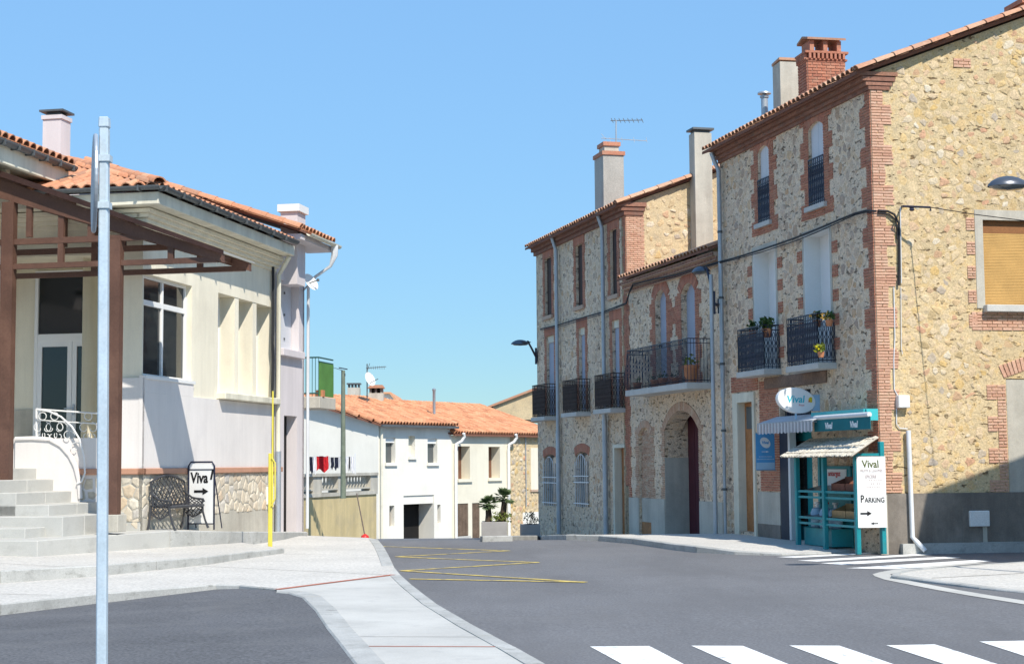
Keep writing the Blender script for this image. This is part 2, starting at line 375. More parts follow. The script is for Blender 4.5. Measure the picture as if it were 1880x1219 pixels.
def wallmat(name, col, tints, hole, hs=5.0, thr=(.64, .69), bump=.03, fine=.2):
    """rough lime mortar: mottled, with small dark horizontal crevices"""
    mt, t, b = _nodes(name)
    tc = t.nodes.new('ShaderNodeTexCoord')
    n1 = _noise(t, 4.6, 7, .7)
    n_ = len(tints)
    c = _ramp(t, n1, [(.30 + .4 * i / max(1, n_ - 1), k) for i, k in enumerate(tints)])
    n0 = _noise(t, .5, 4); c = _mix(t, 1.0, c, _ramp(t, n0, [(.3, (.86,) * 3), (.7, (1.08,) * 3)]), 'MULTIPLY')
    n2 = _noise(t, 30, 4, .7); c = _mix(t, 1.0, c, _ramp(t, n2, [(.3, (1 - fine,) * 3), (.7, (1 + fine,) * 3)]), 'MULTIPLY')
    mp = t.nodes.new('ShaderNodeMapping'); mp.inputs['Scale'].default_value = (hs, hs, hs * 2.6); t.links.new(tc.outputs['Object'], mp.inputs['Vector'])
    n3 = _noise(t, 1.0, 5, .62, vec=mp.outputs[0])
    h = _ramp(t, n3, [(thr[0], (0, 0, 0)), (thr[1], (.85,) * 3)])
    c = _mix(t, h, c, hole); t.links.new(c, b.inputs['Base Color'])
    b.inputs['Roughness'].default_value = .95; b.inputs['Specular IOR Level'].default_value = .2
    n4 = _noise(t, 9, 8, .7)
    sb = t.nodes.new('ShaderNodeMath'); sb.operation = 'SUBTRACT'; t.links.new(n4, sb.inputs[0])
    bw = t.nodes.new('ShaderNodeRGBToBW'); t.links.new(h, bw.inputs[0]); t.links.new(bw.outputs[0], sb.inputs[1])
    bp = t.nodes.new('ShaderNodeBump'); bp.inputs['Strength'].default_value = 1; bp.inputs['Distance'].default_value = bump
    t.links.new(sb.outputs[0], bp.inputs['Height']); t.links.new(bp.outputs[0], b.inputs['Normal'])
    return mt
M['mortar_sun'] = wallmat('mortar_sun_tone', None, [(.44, .35, .24), (.58, .455, .275), (.63, .49, .295), (.62, .45, .225), (.58, .40, .24)], (.17, .10, .05), hs=5.5, thr=(.60, .66), fine=.26)  # sunlit copy of the house mortar, sun warmth put into its colour
M['mortar'] = wallmat('mortar_shade_tone', None, [(0.446, 0.338, 0.246), (0.640, 0.492, 0.360), (0.776, 0.628, 0.475), (0.737, 0.544, 0.360), (0.543, 0.375, 0.246)], (.12, .085, .06), hs=5.5, thr=(.585, .65), fine=.34)  # same mortar on the shaded fronts, their light level worked into its colour
M['mortar_far'] = wallmat('pale_mortar', None, [(.48, .40, .28), (.58, .46, .29), (.63, .50, .31), (.60, .44, .25)], (.22, .15, .09), hs=4.0)
M['stone_sun'] = pmat('rubble_stone_sun', [(.62, .48, .30), (.61, .465, .285), (.64, .51, .33), (.60, .41, .17), (.60, .455, .285), (.66, .58, .45), (.62, .475, .29), (.63, .495, .31), (.50, .31, .19), (.61, .46, .26), (.42, .36, .30), (.63, .49, .31), (.61, .465, .30), (.56, .32, .20), (.62, .475, .30), (.44, .33, .18)], fscale=24, fine=.24, bump=.02, bscale=20)  # rubble of the sunlit gables, sun tone mixed into the stone colours
M['stone'] = pmat('rubble_stone_shade', [(0.660, 0.498, 0.357), (0.574, 0.430, 0.310), (0.703, 0.553, 0.419), (0.589, 0.375, 0.221), (0.446, 0.348, 0.276), (0.660, 0.491, 0.350), (0.617, 0.464, 0.330), (0.646, 0.443, 0.269), (0.517, 0.389, 0.296), (0.646, 0.498, 0.378), (0.561, 0.409, 0.289), (0.432, 0.327, 0.254)], fscale=24, fine=.26, bump=.02, bscale=20)  # same rubble for the shaded fronts, shade tone mixed into its colours
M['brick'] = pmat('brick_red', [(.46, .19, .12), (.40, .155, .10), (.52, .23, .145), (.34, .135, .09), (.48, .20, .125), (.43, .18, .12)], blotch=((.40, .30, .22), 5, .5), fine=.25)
M['brick_sun'] = pmat('brick_sun_tone', [(.60, .36, .255), (.54, .30, .205), (.64, .41, .30), (.48, .26, .18), (.61, .37, .26), (.58, .35, .25)], blotch=((.58, .46, .34), 4, .6), fine=.2)  # paler copy of the brick for sunlit gable faces, sunlight put into the colour
M['brick_dark'] = pmat('brick_weathered_ao', [(.27, .13, .09), (.22, .105, .075), (.33, .165, .115), (.19, .09, .065), (.30, .15, .10)], blotch=((.16, .13, .11), 4, .7), fine=.3)  # dirty cornice brick, with occlusion under the eave also in its colour
M['roughcast'] = mat('grey_roughcast', (.43, .41, .375), .95, .12, .8, .2, 40, .01, 50, streak=.12)
M['brick_worn'] = pmat('worn_brick', [(.52, .33, .23), (.46, .28, .19), (.56, .39, .28), (.44, .25, .17), (.54, .42, .31)], blotch=((.56, .46, .34), 4, .6), fine=.25)
# ------------------------------------------------------------------ loose pieces (bricks, stones, tiles)
def unit_brick():
    a, c = .5, .44
    vs = [(-a, -a, -a), (a, -a, -a), (a, -a, a), (-a, -a, a), (-a, .38, -a), (a, .38, -a), (a, .38, a), (-a, .38, a),
          (-c - .03, a, -c), (c + .03, a, -c), (c + .03, a, c), (-c - .03, a, c)]
    fs = [(0, 1, 5, 4), (1, 2, 6, 5), (2, 3, 7, 6), (3, 0, 4, 7), (4, 5, 9, 8), (5, 6, 10, 9), (6, 7, 11, 10), (7, 4, 8, 11), (8, 9, 10, 11)]
    return vs, fs
def unit_tile(n=6, taper=.82, thick=.10):
    """canal cover tile, x across (unit width), y up the slope (unit length), z height"""
    vs = []; fs = []
    for y, k in ((0, 1.0), (1, taper)):
        for rr in (1.0, 1.0 - thick * 2):
            for i in range(n + 1):
                a = math.pi * i / n
                vs.append((-.5 * k * rr * math.cos(a), y, .5 * k * rr * math.sin(a)))
    N = n + 1
    for i in range(n):
        fs.append((i, i + 1, 2 * N + i + 1, 2 * N + i))
        fs.append((i, N + i, N + i + 1, i + 1))
    return vs, fs
UB, UT = unit_brick(), unit_tile()
class Pieces:
    def __init__(s, name, mat, massname, shared=None, maxn=300, minpx=10.0, smooth=False):
        s.name, s.mat, s.mass, s.shared, s.maxn, s.minpx, s.it = name, mat, massname, shared, maxn, minpx, []
        s.smooth = smooth
    def mx(s, M4): s.it.append((M4, None))
    def poly(s, vs, fs): s.it.append((None, (vs, fs)))
    def brick(s, F, u, v, z, du, dv, dz, rot=0):
        r = F.right(); up = Z
        if rot: r, up = r * math.cos(rot) + Z * math.sin(rot), Z * math.cos(rot) - r * math.sin(rot)
        c = F.p(u, v, z); m = Matrix.Identity(4)
        cols = (r * du, F.n * dv, up * dz)
        for i in range(3):
            for k in range(3): m[k][i] = cols[i][k]
            m[i][3] = c[i]
        s.mx(m)
    def finish(s, parent):
        base = s.shared
        rows = []
        for m, pv in s.it:
            vs = [m @ V(p) for p in base[0]] if m is not None else pv[0]
            q = [proj(p) for p in vs]
            if any(x is None for x in q): rows.append((0, m, pv, vs)); continue
            xs = [a[0] for a in q]; ys = [a[1] for a in q]
            cx, cy = (min(xs) + max(xs)) / 2, (min(ys) + max(ys)) / 2
            inside = -5 < cx < 1885 and -5 < cy < 1224
            wv, hv = max(xs) - min(xs), max(ys) - min(ys)
            rows.append(((max(wv, hv) + min(wv, hv)) if (inside and max(wv, hv) >= s.minpx) else 0, m, pv, vs))
        rows.sort(key=lambda r: -r[0])
        me0 = None; rest = MB(); n = 0
        for sz, m, pv, vs in rows:
            if sz > 0 and n < s.maxn:
                n += 1
                if m is not None:
                    if me0 is None:
                        b = MB(); b.add(*base); me0 = b.mesh(s.name, s.mat, s.smooth)
                    o = bpy.data.objects.new(s.name, me0); o.matrix_basis = m
                else:
                    b = MB(); b.add(*pv); o = bpy.data.objects.new(s.name, b.mesh(s.name, s.mat, s.smooth))
                C.objects.link(o); o.parent = parent
                o.matrix_parent_inverse = WM.get(parent.name, Matrix.Identity(4)).inverted()
            else:
                rest.add(vs, base[1] if m is not None else pv[1])
        if rest.v:
            rest.build(s.mass, s.mat, parent, s.smooth, kind='stuff')
        return n
# ---- voronoi rubble
def clip(poly, a, b, c):
    """keep a*x+b*y<=c"""
    out = []; n = len(poly)
    for i in range(n):
        p, q = poly[i], poly[(i + 1) % n]
        dp, dq = a * p[0] + b * p[1] - c, a * q[0] + b * q[1] - c
        if dp <= 0: out.append(p)
        if (dp < 0) != (dq < 0) and abs(dp - dq) > 1e-12:
            t = dp / (dp - dq); out.append((p[0] + (q[0] - p[0]) * t, p[1] + (q[1] - p[1]) * t))
    return out
def voronoi(u0, u1, z0, z1, cw, ch, jit=.42):
    nx, nz = max(1, round((u1 - u0) / cw)), max(1, round((z1 - z0) / ch))
    dx, dz = (u1 - u0) / nx, (z1 - z0) / nz
    g = {}
    for j in range(-2, nz + 2):
        for i in range(-2, nx + 2):
            g[i, j] = (u0 + (i + .5 + (.25 if j % 2 else -.25) + random.uniform(-jit, jit)) * dx, z0 + (j + .5 + random.uniform(-jit, jit)) * dz)
    for j in range(-1, nz + 1):
        for i in range(-1, nx + 1):
            p = g[i, j]
            poly = [(p[0] - 2 * dx, p[1] - 2 * dz), (p[0] + 2 * dx, p[1] - 2 * dz), (p[0] + 2 * dx, p[1] + 2 * dz), (p[0] - 2 * dx, p[1] + 2 * dz)]
            for a in (-2, -1, 0, 1, 2):
                for b in (-2, -1, 0, 1, 2):
                    q = g.get((i + a, j + b))
                    if q is None or (a == 0 and b == 0): continue
                    A, B = q[0] - p[0], q[1] - p[1]
                    poly = clip(poly, A, B, (q[0] ** 2 + q[1] ** 2 - p[0] ** 2 - p[1] ** 2) / 2)
                    if len(poly) < 3: break
                if len(poly) < 3: break
            poly = clip(poly, -1, 0, -u0); poly = clip(poly, 1, 0, u1); poly = clip(poly, 0, -1, -z0); poly = clip(poly, 0, 1, z1)
            if len(poly) >= 3: yield poly
def rubble(F, u0, u1, z0, z1, cw, ch, excl, P, shr=(.55, .92), skip=.08, h=(.008, .03), ztop=None, v=0, round_=True):
    if u1 < u0: u0, u1 = u1, u0
    for poly in voronoi(u0, u1, z0, z1, cw, ch):
        us = [p[0] for p in poly]; zs = [p[1] for p in poly]
        if max(us) - min(us) < cw * .3 or max(zs) - min(zs) < ch * .3: continue
        bu0, bu1, bz0, bz1 = min(us) + .02, max(us) - .02, min(zs) + .02, max(zs) - .02
        if any(bu1 > e[0] and bu0 < e[1] and bz1 > e[2] and bz0 < e[3] for e in excl): continue
        cu, cz = sum(us) / len(us), sum(zs) / len(zs)
        if ztop and bz1 > ztop(cu) - .05: continue
        if random.random() < skip: continue
        k = random.uniform(*shr)
        pts = [(cu + (a - cu) * k, cz + (b - cz) * k) for a, b in poly]
        if round_:
            q = []
            n = len(pts)
            for i in range(n):
                a, b = pts[i], pts[(i + 1) % n]
                for t in (.22, .78):
                    q.append((a[0] + (b[0] - a[0]) * t + random.uniform(-.016, .016), a[1] + (b[1] - a[1]) * t + random.uniform(-.012, .012)))
            pts = q
        hh = random.uniform(*h); tu, tz = random.uniform(-.3, .3), random.uniform(-.3, .3)
        n = len(pts); vs = []
        for a, b in pts: vs.append(F.p(a, v - .012, b))
        for a, b in pts: vs.append(F.p(cu + (a - cu) * .86, v + hh * (.55 + tu * (a - cu) / cw * .5), cz + (b - cz) * .86))
        for a, b in pts: vs.append(F.p(cu + (a - cu) * .55, v + hh * (1 + tu * (a - cu) / cw + tz * (b - cz) / ch), cz + (b - cz) * .55))
        fs = []
        for L in (0, n):
            for i in range(n): fs.append((L + i, L + (i + 1) % n, L + n + (i + 1) % n, L + n + i))
        fs.append(tuple(range(2 * n, 3 * n)))
        P.poly(vs, fs)
# ---- brickwork
BH, BL, BJ = .044, .215, .013
def brick_area(F, u0, u1, z0, z1, P, v=.004, bl=BL, bh=BH, excl=()):
    if u1 < u0: u0, u1 = u1, u0
    n = max(1, round((z1 - z0) / (bh + BJ))); dz = (z1 - z0) / n
    for j in range(n):
        z = z0 + (j + .5) * dz
        u = u0 - (bl / 2 if j % 2 else 0)
        while u < u1 - .02:
            a, b = max(u0, u), min(u1, u + bl)
            if b - a > .04 and not any(b > e[0] + .01 and a < e[1] - .01 and z > e[2] and z < e[3] for e in excl):
                P.brick(F, (a + b) / 2 , v, z, b - a - BJ, .03 + random.uniform(-.006, .006), dz - BJ)
            u += bl + .002
def brick_jamb(F, ue, side, z0, z1, P, wide=.24, narrow=.12, blk=5, v=.004):
    """toothed column of bricks starting at ue growing to side(+1/-1)"""
    n = max(1, round((z1 - z0) / (BH + BJ))); dz = (z1 - z0) / n
    for j in range(n):
        z = z0 + (j + .5) * dz
        w_ = wide if (j // blk) % 2 == 0 else narrow
        w_ *= random.uniform(.94, 1.04)
        parts = [w_] if (j % 2 == 0 or w_ < .2) else [w_ * .5, w_ * .5]
        a = 0
        for q in parts:
            P.brick(F, ue + side * (a + q / 2), v, z, q - BJ, .03 + random.uniform(-.006, .006), dz - BJ); a += q
def jamb_excl(ue, side, z0, z1, wide=.24): return (min(ue, ue + side * wide), max(ue, ue + side * wide), z0, z1)
def brick_arch(F, u0, u1, zs, rise, P, h=.24, v=.006, ext=.1):
    """segmental arch of upright bricks above an opening"""
    if u1 < u0: u0, u1 = u1, u0
    w_ = u1 - u0; um = (u0 + u1) / 2
    if rise < .02:
        n = max(3, round((w_ + 2 * ext) / .062))
        for i in range(n):
            P.brick(F, u0 - ext + (i + .5) * (w_ + 2 * ext) / n, v, zs + h / 2, (w_ + 2 * ext) / n - .008, .03, h)
        return
    rad = (w_ * w_ / 4 + rise * rise) / (2 * rise); zc = zs + rise - rad
    th = math.asin(min(1, w_ / 2 / rad)); n = max(5, round(2 * th * (rad + h / 2) / .064))
    right = F.right().dot(F.u)
    for i in range(n):
        a = -th + (i + .5) * 2 * th / n
        P.brick(F, um + math.sin(a) * (rad + h / 2), v, zc + math.cos(a) * (rad + h / 2), 2 * th * (rad + h / 2) / n - .008, .03, h, rot=-a * (1 if right > 0 else -1))
def arch_fill(mb, F, u0, u1, zs, rise, d, v0=0):
    w_ = u1 - u0; um = (u0 + u1) / 2; zt = zs + rise
    rad = (w_ * w_ / 4 + rise * rise) / (2 * rise); zc = zt - rad
    th = math.asin(min(1, w_ / 2 / rad))
    arc = [(um + math.sin(a) * rad, zc + math.cos(a) * rad) for a in [(-th + 2 * th * i / 10) for i in range(11)]]
    for k in range(10):
        a, b = arc[k], arc[k + 1]
        mb.fprism(F, [a, b, (b[0], zt + .001), (a[0], zt + .001)] if min(a[1], b[1]) < zt - .0005 else [a, b, ((a[0] + b[0]) / 2, zt + .001)], v0, -d)
def wall_face(mb, F, u0, u1, z0, z1, holes, v=0):
    us = sorted({u0, u1, *[h[0] for h in holes], *[h[1] for h in holes]})
    zs = sorted({z0, z1, *[h[2] for h in holes], *[h[3] for h in holes]})
    us = [x for x in us if u0 <= x <= u1]; zs = [x for x in zs if z0 <= x <= z1]
    for i in range(len(us) - 1):
        for j in range(len(zs) - 1):
            cu, cz = (us[i] + us[i + 1]) / 2, (zs[j] + zs[j + 1]) / 2
            if any(h[0] < cu < h[1] and h[2] < cz < h[3] for h in holes): continue
            mb.quad(F.p(us[i], v, zs[j]), F.p(us[i + 1], v, zs[j]), F.p(us[i + 1], v, zs[j + 1]), F.p(us[i], v, zs[j + 1]))
def reveals(mb, F, h, d, v=0, back=True):
    a, b, z0, z1 = h[:4]
    for q in ([(a, z0), (a, z1)], [(b, z0), (b, z1)], [(a, z1), (b, z1)], [(a, z0), (b, z0)]):
        (p0, q0), (p1, q1) = q
        mb.quad(F.p(p0, v, q0), F.p(p1, v, q1), F.p(p1, v - d, q1), F.p(p0, v - d, q0))
    if back: mb.quad(F.p(a, v - d, z0), F.p(b, v - d, z0), F.p(b, v - d, z1), F.p(a, v - d, z1))
# ---- roofs
def tile_mx(p, ex, ey, ez, w_, l_, h_):
    m = Matrix.Identity(4)
    for i, c in enumerate((ex * w_, ey * l_, ez * h_)):
        for k in range(3): m[k][i] = c[k]
    for k in range(3): m[k][3] = p[k]
    return m
def tile_roof(P, o, ex, ey, inside, nx, ny, sp=.21, row=.36, wid=.19, ln=.46, hgt=.17, lift=.02):
    """o eave corner, ex along the eave, ey up the slope"""
    ez = ex.cross(ey).normalized()
    if ez.z < 0: ez = -ez
    for i in range(nx):
        for j in range(ny):
            a, b = (i + .5) * sp, j * row
            if not inside(a, b + .1): continue
            p = o + ex * a + ey * b + ez * (lift + random.uniform(0, .008)) + ex * random.uniform(-.008, .008)
            eyy = (ey + ez * .035 + ex * random.uniform(-.015, .015)).normalized()
            P.mx(tile_mx(p, ex, eyy, ez, wid, ln, hgt))
# ---- ironwork
def railing(mb, F, u0, u1, v0, z0, z1, style='scroll', r=.011, sides=True, step=.11, belly=0):
    def bars(P, L):
        n = max(2, round(L / step))
        H = z1 - z0
        for zz in (z0 + .04, z1, z1 - .11): mb.tube([P(0, zz), P(L, zz)], r * (1.3 if zz == z1 else 1), 4)
        for i in range(n + 1):
            a = L * i / n
            if belly: mb.tube([P(a, z0), P(a, z0 + .12 * H, belly), P(a, z0 + .35 * H, belly * 1.1), P(a, z0 + .65 * H, belly * .3), P(a, z1)], r * .8, 4)
            else: mb.tube([P(a, z0), P(a, z1)], r * .85, 4)
        if style == 'scroll':
            for i in range(n):
                a0, a1 = L * i / n, L * (i + 1) / n; mid = (a0 + a1) / 2; w_ = (a1 - a0) * .42
                for s_ in (1, -1):
                    for zc, hh in ((z0 + H * .30, H * .22), (z0 + H * .68, H * .16)):
                        pts = []
                        for k in range(9):
                            t = k / 8; an = -1.2 * math.pi + 2.4 * math.pi * t
                            pts.append(P(mid + s_ * w_ * math.sin(an * .8) * (.35 + .65 * abs(2 * t - 1)), zc + hh * (2 * t - 1)))
                        mb.tube(pts, r * .6, 3)
    bars(lambda a, z, b=0: F.p(u0 + a, v0 + b, z), u1 - u0)
    if sides:
        for u in (u0, u1):
            bars(lambda a, z, b=0, u=u: F.p(u, v0 - a, z), v0 - .01)
def text(body, F_or, parent, mat, size, pos, right, up, normal, shear=0, wide=1.0, bold=0, align='CENTER', name='lettering'):
    cu = bpy.data.curves.new(name, 'FONT'); cu.body = body; cu.size = size; cu.align_x = align; cu.align_y = 'CENTER'
    cu.shear = shear; cu.extrude = .002; cu.offset = bold; cu.resolution_u = 3
    tmp = bpy.data.objects.new('tmp', cu); me = bpy.data.meshes.new_from_object(tmp); bpy.data.objects.remove(tmp); bpy.data.curves.remove(cu)
    me.materials.clear(); me.materials.append(mat)
    o = bpy.data.objects.new(name, me)
    m = Matrix.Identity(4)
    for i, c in enumerate((right * wide, up, normal)):
        for k in range(3): m[k][i] = c[k]
    for k in range(3): m[k][3] = pos[k]
    o.matrix_basis = m
    C.objects.link(o); o.parent = parent; o.matrix_parent_inverse = WM.get(parent.name, Matrix.Identity(4)).inverted()
    return o
def flat_arrow(mb, c, right, up, n, L, w_, th=.004):
    """solid arrow pointing along right"""
    pts = [(-L / 2, -w_ * .17), (L * .1, -w_ * .17), (L * .1, -w_ / 2), (L / 2, 0), (L * .1, w_ / 2), (L * .1, w_ * .17), (-L / 2, w_ * .17)]
    mb.prism([c + right * a + up * b for a, b in pts], n * th)
# ------------------------------------------------------------------ ground
RP = [(-60, 0), (14, 0), (20, -.03), (30, -.14), (38, -.17), (45, -.55), (54, -.85), (62, -1.35), (76, -2.3), (92, -2.7), (600, -2.7)]
def zr(y):
    for (a, za), (b, zb) in zip(RP, RP[1:]):
        if y <= b: return za + (zb - za) * (y - a) / (b - a)
    return RP[-1][1]
def road_hit(px, py, off=0):
    d = ray(px, py); lo = 4.0; last = None
    y = lo
    while y < 120:
        z = CAMZ + d.z * y / d.y
        if z <= zr(y) + off: break
        y += .05
    return EYE + d * (y / d.y)
mb = MB()
xs = [-300, -60, -20, -10, -5, 0, 5, 10, 20, 60, 300]; ys = [a for a, _ in RP]
for i in range(len(xs) - 1):
    for j in range(len(ys) - 1):
        mb.quad(*[V((x, y, zr(y))) for x, y in ((xs[i], ys[j]), (xs[i + 1], ys[j]), (xs[i + 1], ys[j + 1]), (xs[i], ys[j + 1]))])
road = mb.build('road', M['asphalt']); tag(road, 'grey asphalt road running downhill between the houses', kind='structure')
def drop(poly, depth=.5): return depth
def slab(name, pts, material, label, depth=.6, parent=None):
    """pavement slab: outline in world points (own heights), solid downwards"""
    b = MB(); b.prism(pts, (0, 0, -depth))
    o = b.build(name, material, parent)
    tag(o, label if parent is None else None, kind='structure' if parent is None else None)
    return o
def resample(pts, step):
    out = [pts[0]]; 
    for a, b in zip(pts, pts[1:]):
        L = (b - a).length; n = max(1, round(L / step))
        for i in range(1, n + 1): out.append(a.lerp(b, i / n))
    return out
def kerb(parent, pts, inward, wid=.16, h=.5, step=1.0, proud=.006, mat_='kerb', name='kerb_stone'):
    """row of kerb stones along a world polyline; inward = +1/-1 side"""
    pts = resample(pts, step)
    for a, b in zip(pts, pts[1:]):
        t = (b - a); t.z = 0
        if t.length < .08: continue
        t.normalize(); nrm = V((-t.y, t.x, 0)) * inward
        g = t * .006; o_ = -nrm * .012; dz = V((0, 0, proud + random.uniform(0, .004)))
        a2, b2 = a + g + o_ + dz, b - g + o_ + dz
        c = .015
        prof = [(0, -h), (0, -c), (c, 0), (wid, 0), (wid, -h)]
        vs = [p + nrm * x + Z * z for p in (a2, b2) for x, z in prof]
        k = len(prof)
        fs = [tuple(range(k)), tuple(range(2 * k - 1, k - 1, -1))] + [(i, (i + 1) % k, (i + 1) % k + k, i + k) for i in range(k)]
        q = MB(); q.add(vs, fs); q.build(name, M[mat_], parent)
def strip(parent, pts, wid, mat_, name, lift=.004, zf=None):
    """flat strip following points"""
    b = MB(); L = []; Rr = []
    for i, p in enumerate(pts):
        t = (pts[min(i + 1, len(pts) - 1)] - pts[max(0, i - 1)]); t.z = 0; t.normalize()
        nrm = V((-t.y, t.x, 0)) * wid / 2
        L.append(p + nrm + Z * lift); Rr.append(p - nrm + Z * lift)
    for i in range(len(pts) - 1): b.quad(L[i], L[i + 1], Rr[i + 1], Rr[i])
    return b.build(name, M[mat_], parent)
def joint(parent, a, b, lift=.003, wid=.016, mat_='joint'): return strip(parent, [a, b], wid, mat_, 'joint', lift)
# --- painted markings on the road
RZ = lambda px, py: road_hit(px, py)
for q in ([(1083, 1187), (1192, 1187), (1302, 1245), (1186, 1245)], [(1269, 1186.5), (1364, 1186.5), (1508, 1245), (1398, 1245)],
          [(1449, 1186), (1541, 1186), (1712, 1245), (1606, 1245)], [(1627, 1185), (1716, 1184), (1910, 1245), (1808, 1245)],
          [(1798, 1179), (1898, 1177), (2110, 1245), (2000, 1245)],
          [(1464, 1029), (1500, 1031), (1712, 1018.5), (1680, 1017)], [(1507, 1034), (1545, 1037), (1766, 1024), (1735, 1022)], [(1553, 1043), (1640, 1045), (1822, 1030), (1790, 1028)],
          [(1425, 1022.5), (1460, 1024), (1650, 1014), (1620, 1013)]):
    b = MB(); pts = [RZ(*p) for p in q]
    ctr = sum(pts, V((0, 0, 0))) / 4
    n = 6
    for i in range(n):
        def e(a, c, t): 
            p = a.lerp(c, t); p.z = zr(p.y) + .005; return p
        b.quad(e(pts[0], pts[3], i / n), e(pts[1], pts[2], i / n), e(pts[1], pts[2], (i + 1) / n), e(pts[0], pts[3], (i + 1) / n))
    b.build('crosswalk_stripe', M['paint_white'], road)
zg = [(700, 1003), (935, 1011), (727, 1022), (988, 1032.5), (737, 1048), (1075, 1069.5), (752, 1063.5)]
for (a, b_) in zip(zg, zg[1:]):
    p, q = RZ(*a), RZ(*b_)
    pts = [p.lerp(q, i / 12) for i in range(13)]
    for k in pts: k.z = zr(k.y)
    strip(road, pts, .12, 'paint_yellow', 'zigzag_line', .005 + .001 * (zg.index(a)))
# --- left pavement
def ev(pxs, z): return [onz(x, y, z) for x, y in pxs]
WZ = .13
edge = ev([(1120, 1285), (1000, 1219), (945, 1188), (870, 1149), (800, 1108), (757, 1075), (736, 1056), (722, 1039), (712, 1018), (703, 1002), (693, 990)], WZ)
bay = ev([(508, 1086), (530, 1088), (557, 1096), (580, 1119), (602, 1152), (625, 1180), (655, 1219), (690, 1275)], WZ)
far_l = [V((-6.3, edge[-1].y, WZ)), V((-7.6, 30, WZ))]
walk = slab('pavement', [*edge[:8], onz(722, 1055, WZ), onz(508, 1082, WZ), *bay], M['concrete'], 'smooth pale concrete pavement between the parking bay and the road')
kerb(walk, list(edge[:7]), 1)
kerb(walk, bay, 1, wid=.22)
PZ = .13
pl_edge = [onz(*p, PZ) for p in ((-30, 1113), (0, 1109), (180, 1090), (396, 1073), (440, 1074), (478, 1078), (508, 1081))]
pe2 = edge[7:]
p_main = [*pl_edge, onz(722, 1055, PZ)] + [V((p.x, p.y, PZ)) for p in pe2] + [V((-6.6, 36.5, PZ)), V((-9, 36.5, PZ)), V((-14, 24, PZ)), V((-12, 17, PZ))]
plaza = slab('plaza_pavement', p_main, M['aggregate'], 'pale exposed aggregate pavement spreading up to the houses on the left')
kerb(plaza, pl_edge, 1, wid=.02, step=1.3)
kerb(plaza, [V((p.x, p.y, PZ)) for p in pe2], 1, wid=.18)
strip(plaza, [onz(508, 1082, PZ), onz(722, 1055, PZ)], .10, 'red_line', 'drain_channel', .006)
for a, b in (((372, 1039), (730, 1056)), ((0, 1090), (95, 1092)), ((520, 1017), (705, 1019))):
    joint(plaza, onz(*a, PZ), onz(*b, PZ))
for a, b in (((655, 1186), (942, 1187)),): joint(walk, onz(*a, WZ), onz(*b, WZ), wid=.035, mat_='red_line')
joint(walk, onz(612, 1168, WZ), onz(900, 1169, WZ), wid=.012)
bay_pts = [V((p.x, p.y, WZ - .008)) for p in bay[1:]]
bz = lambda x: max(.006, min(.118, .118 + (x + 2.9) * .048))
bay_pl = [V((p.x, p.y + .25, bz(p.x))) for p in reversed(pl_edge)]
b = MB(); b.prism(bay_pl + [V((-9.5, 13, .006)), V((-3.5, 9.5, .006)), V((bay[-1].x, bay[-1].y, .115))] + list(reversed(bay_pts)), (0, 0, -.3))
bo_ = b.build('parking_bay', M['asphalt_dark']); tag(bo_, 'dark asphalt parking bay in front of the pale kerb', kind='structure')
bmt = bmesh.new(); bmt.from_mesh(bo_.data); bmesh.ops.triangulate(bmt, faces=bmt.faces); bmt.to_mesh(bo_.data); bmt.free()
# sloping end of the pavement beyond the houses
b = MB(); b.prism([V((edge[-1].x, edge[-1].y, PZ)), V((-6.6, 36.5, PZ)), V((-9, 36.5, PZ)), V((-11, 60, -1.2)), V((-6.6, 60, -1.2)), V((-4.2, 46, -.45))], (0, 0, -.6))
tag(b.build('pavement_slope', M['aggregate']), 'pavement falling away downhill past the pink house', kind='structure')
u2 = [onz(-40, 1051, .29), onz(0, 1048, .29), onz(182, 1038, .275), onz(380, 1022, .25), onz(450, 1014, .23), onz(521, 1006.5, .21)]
upper = slab('raised_pavement', [*u2, V((-5.3, 30.5, .2)), V((-6.5, 33.5, .2)), V((-9, 33, .36)), V((-13, 28, .36)), V((-12.5, 19, .3))], M['aggregate'], 'raised aggregate pavement in front of the steps')
kerb(upper, u2, 1, wid=.02, step=1.4)
for a, b in (((0, 1034), (118, 1040)), ((95, 1010), (300, 1018))): joint(upper, onz(*a, .292), onz(*b, .282))
# --- right pavement
RZo = .12
rp_px = [(886, 994.5), (940, 993), (990, 990.5), (1040, 991), (1100, 993), (1163, 998.5), (1200, 1004), (1240, 1010), (1280, 1014.5), (1350, 1018), (1434, 1019.5), (1500, 1018), (1560, 1015.5), (1640, 1011.5), (1700, 1008.5), (1780, 1005), (1900, 1001)]
rp = []
for i, (x, y) in enumerate(rp_px):
    p = road_hit(x, y); lo = .12 if x < 1330 else (.06 if x < 1434 else .03)
    if x > 1600: lo = .07
    p.z = zr(p.y) + lo; rp.append(p)
back = [V((12, 31.5, .0)), V((6.5, 38, -.05)), V((3, 47, -.5)), V((2.2, 56, -.85)), V((.8, 62, -1.2))]
rpave = MB()
pts_l = resample(rp, 1.0)
def back_pt(p):
    # straight back from the kerb into the houses
    return V((p.x + 6, p.y + 5, zr(p.y + 2) + .13))
allp = rp + back
mbp = MB(); mbp.prism(allp, (0, 0, -.6)); 
bmp = bmesh.new(); 
rpo = mbp.build('right_pavement', M['aggregate']); tag(rpo, 'pale pavement along the stone houses and the shop', kind='structure')
bmt = bmesh.new(); bmt.from_mesh(rpo.data); bmesh.ops.triangulate(bmt, faces=bmt.faces); bmt.to_mesh(rpo.data); bmt.free()
kerb(rpo, rp[:11], -1 if False else 1, wid=.18)
kerb(rpo, rp[10:], 1, wid=.18)
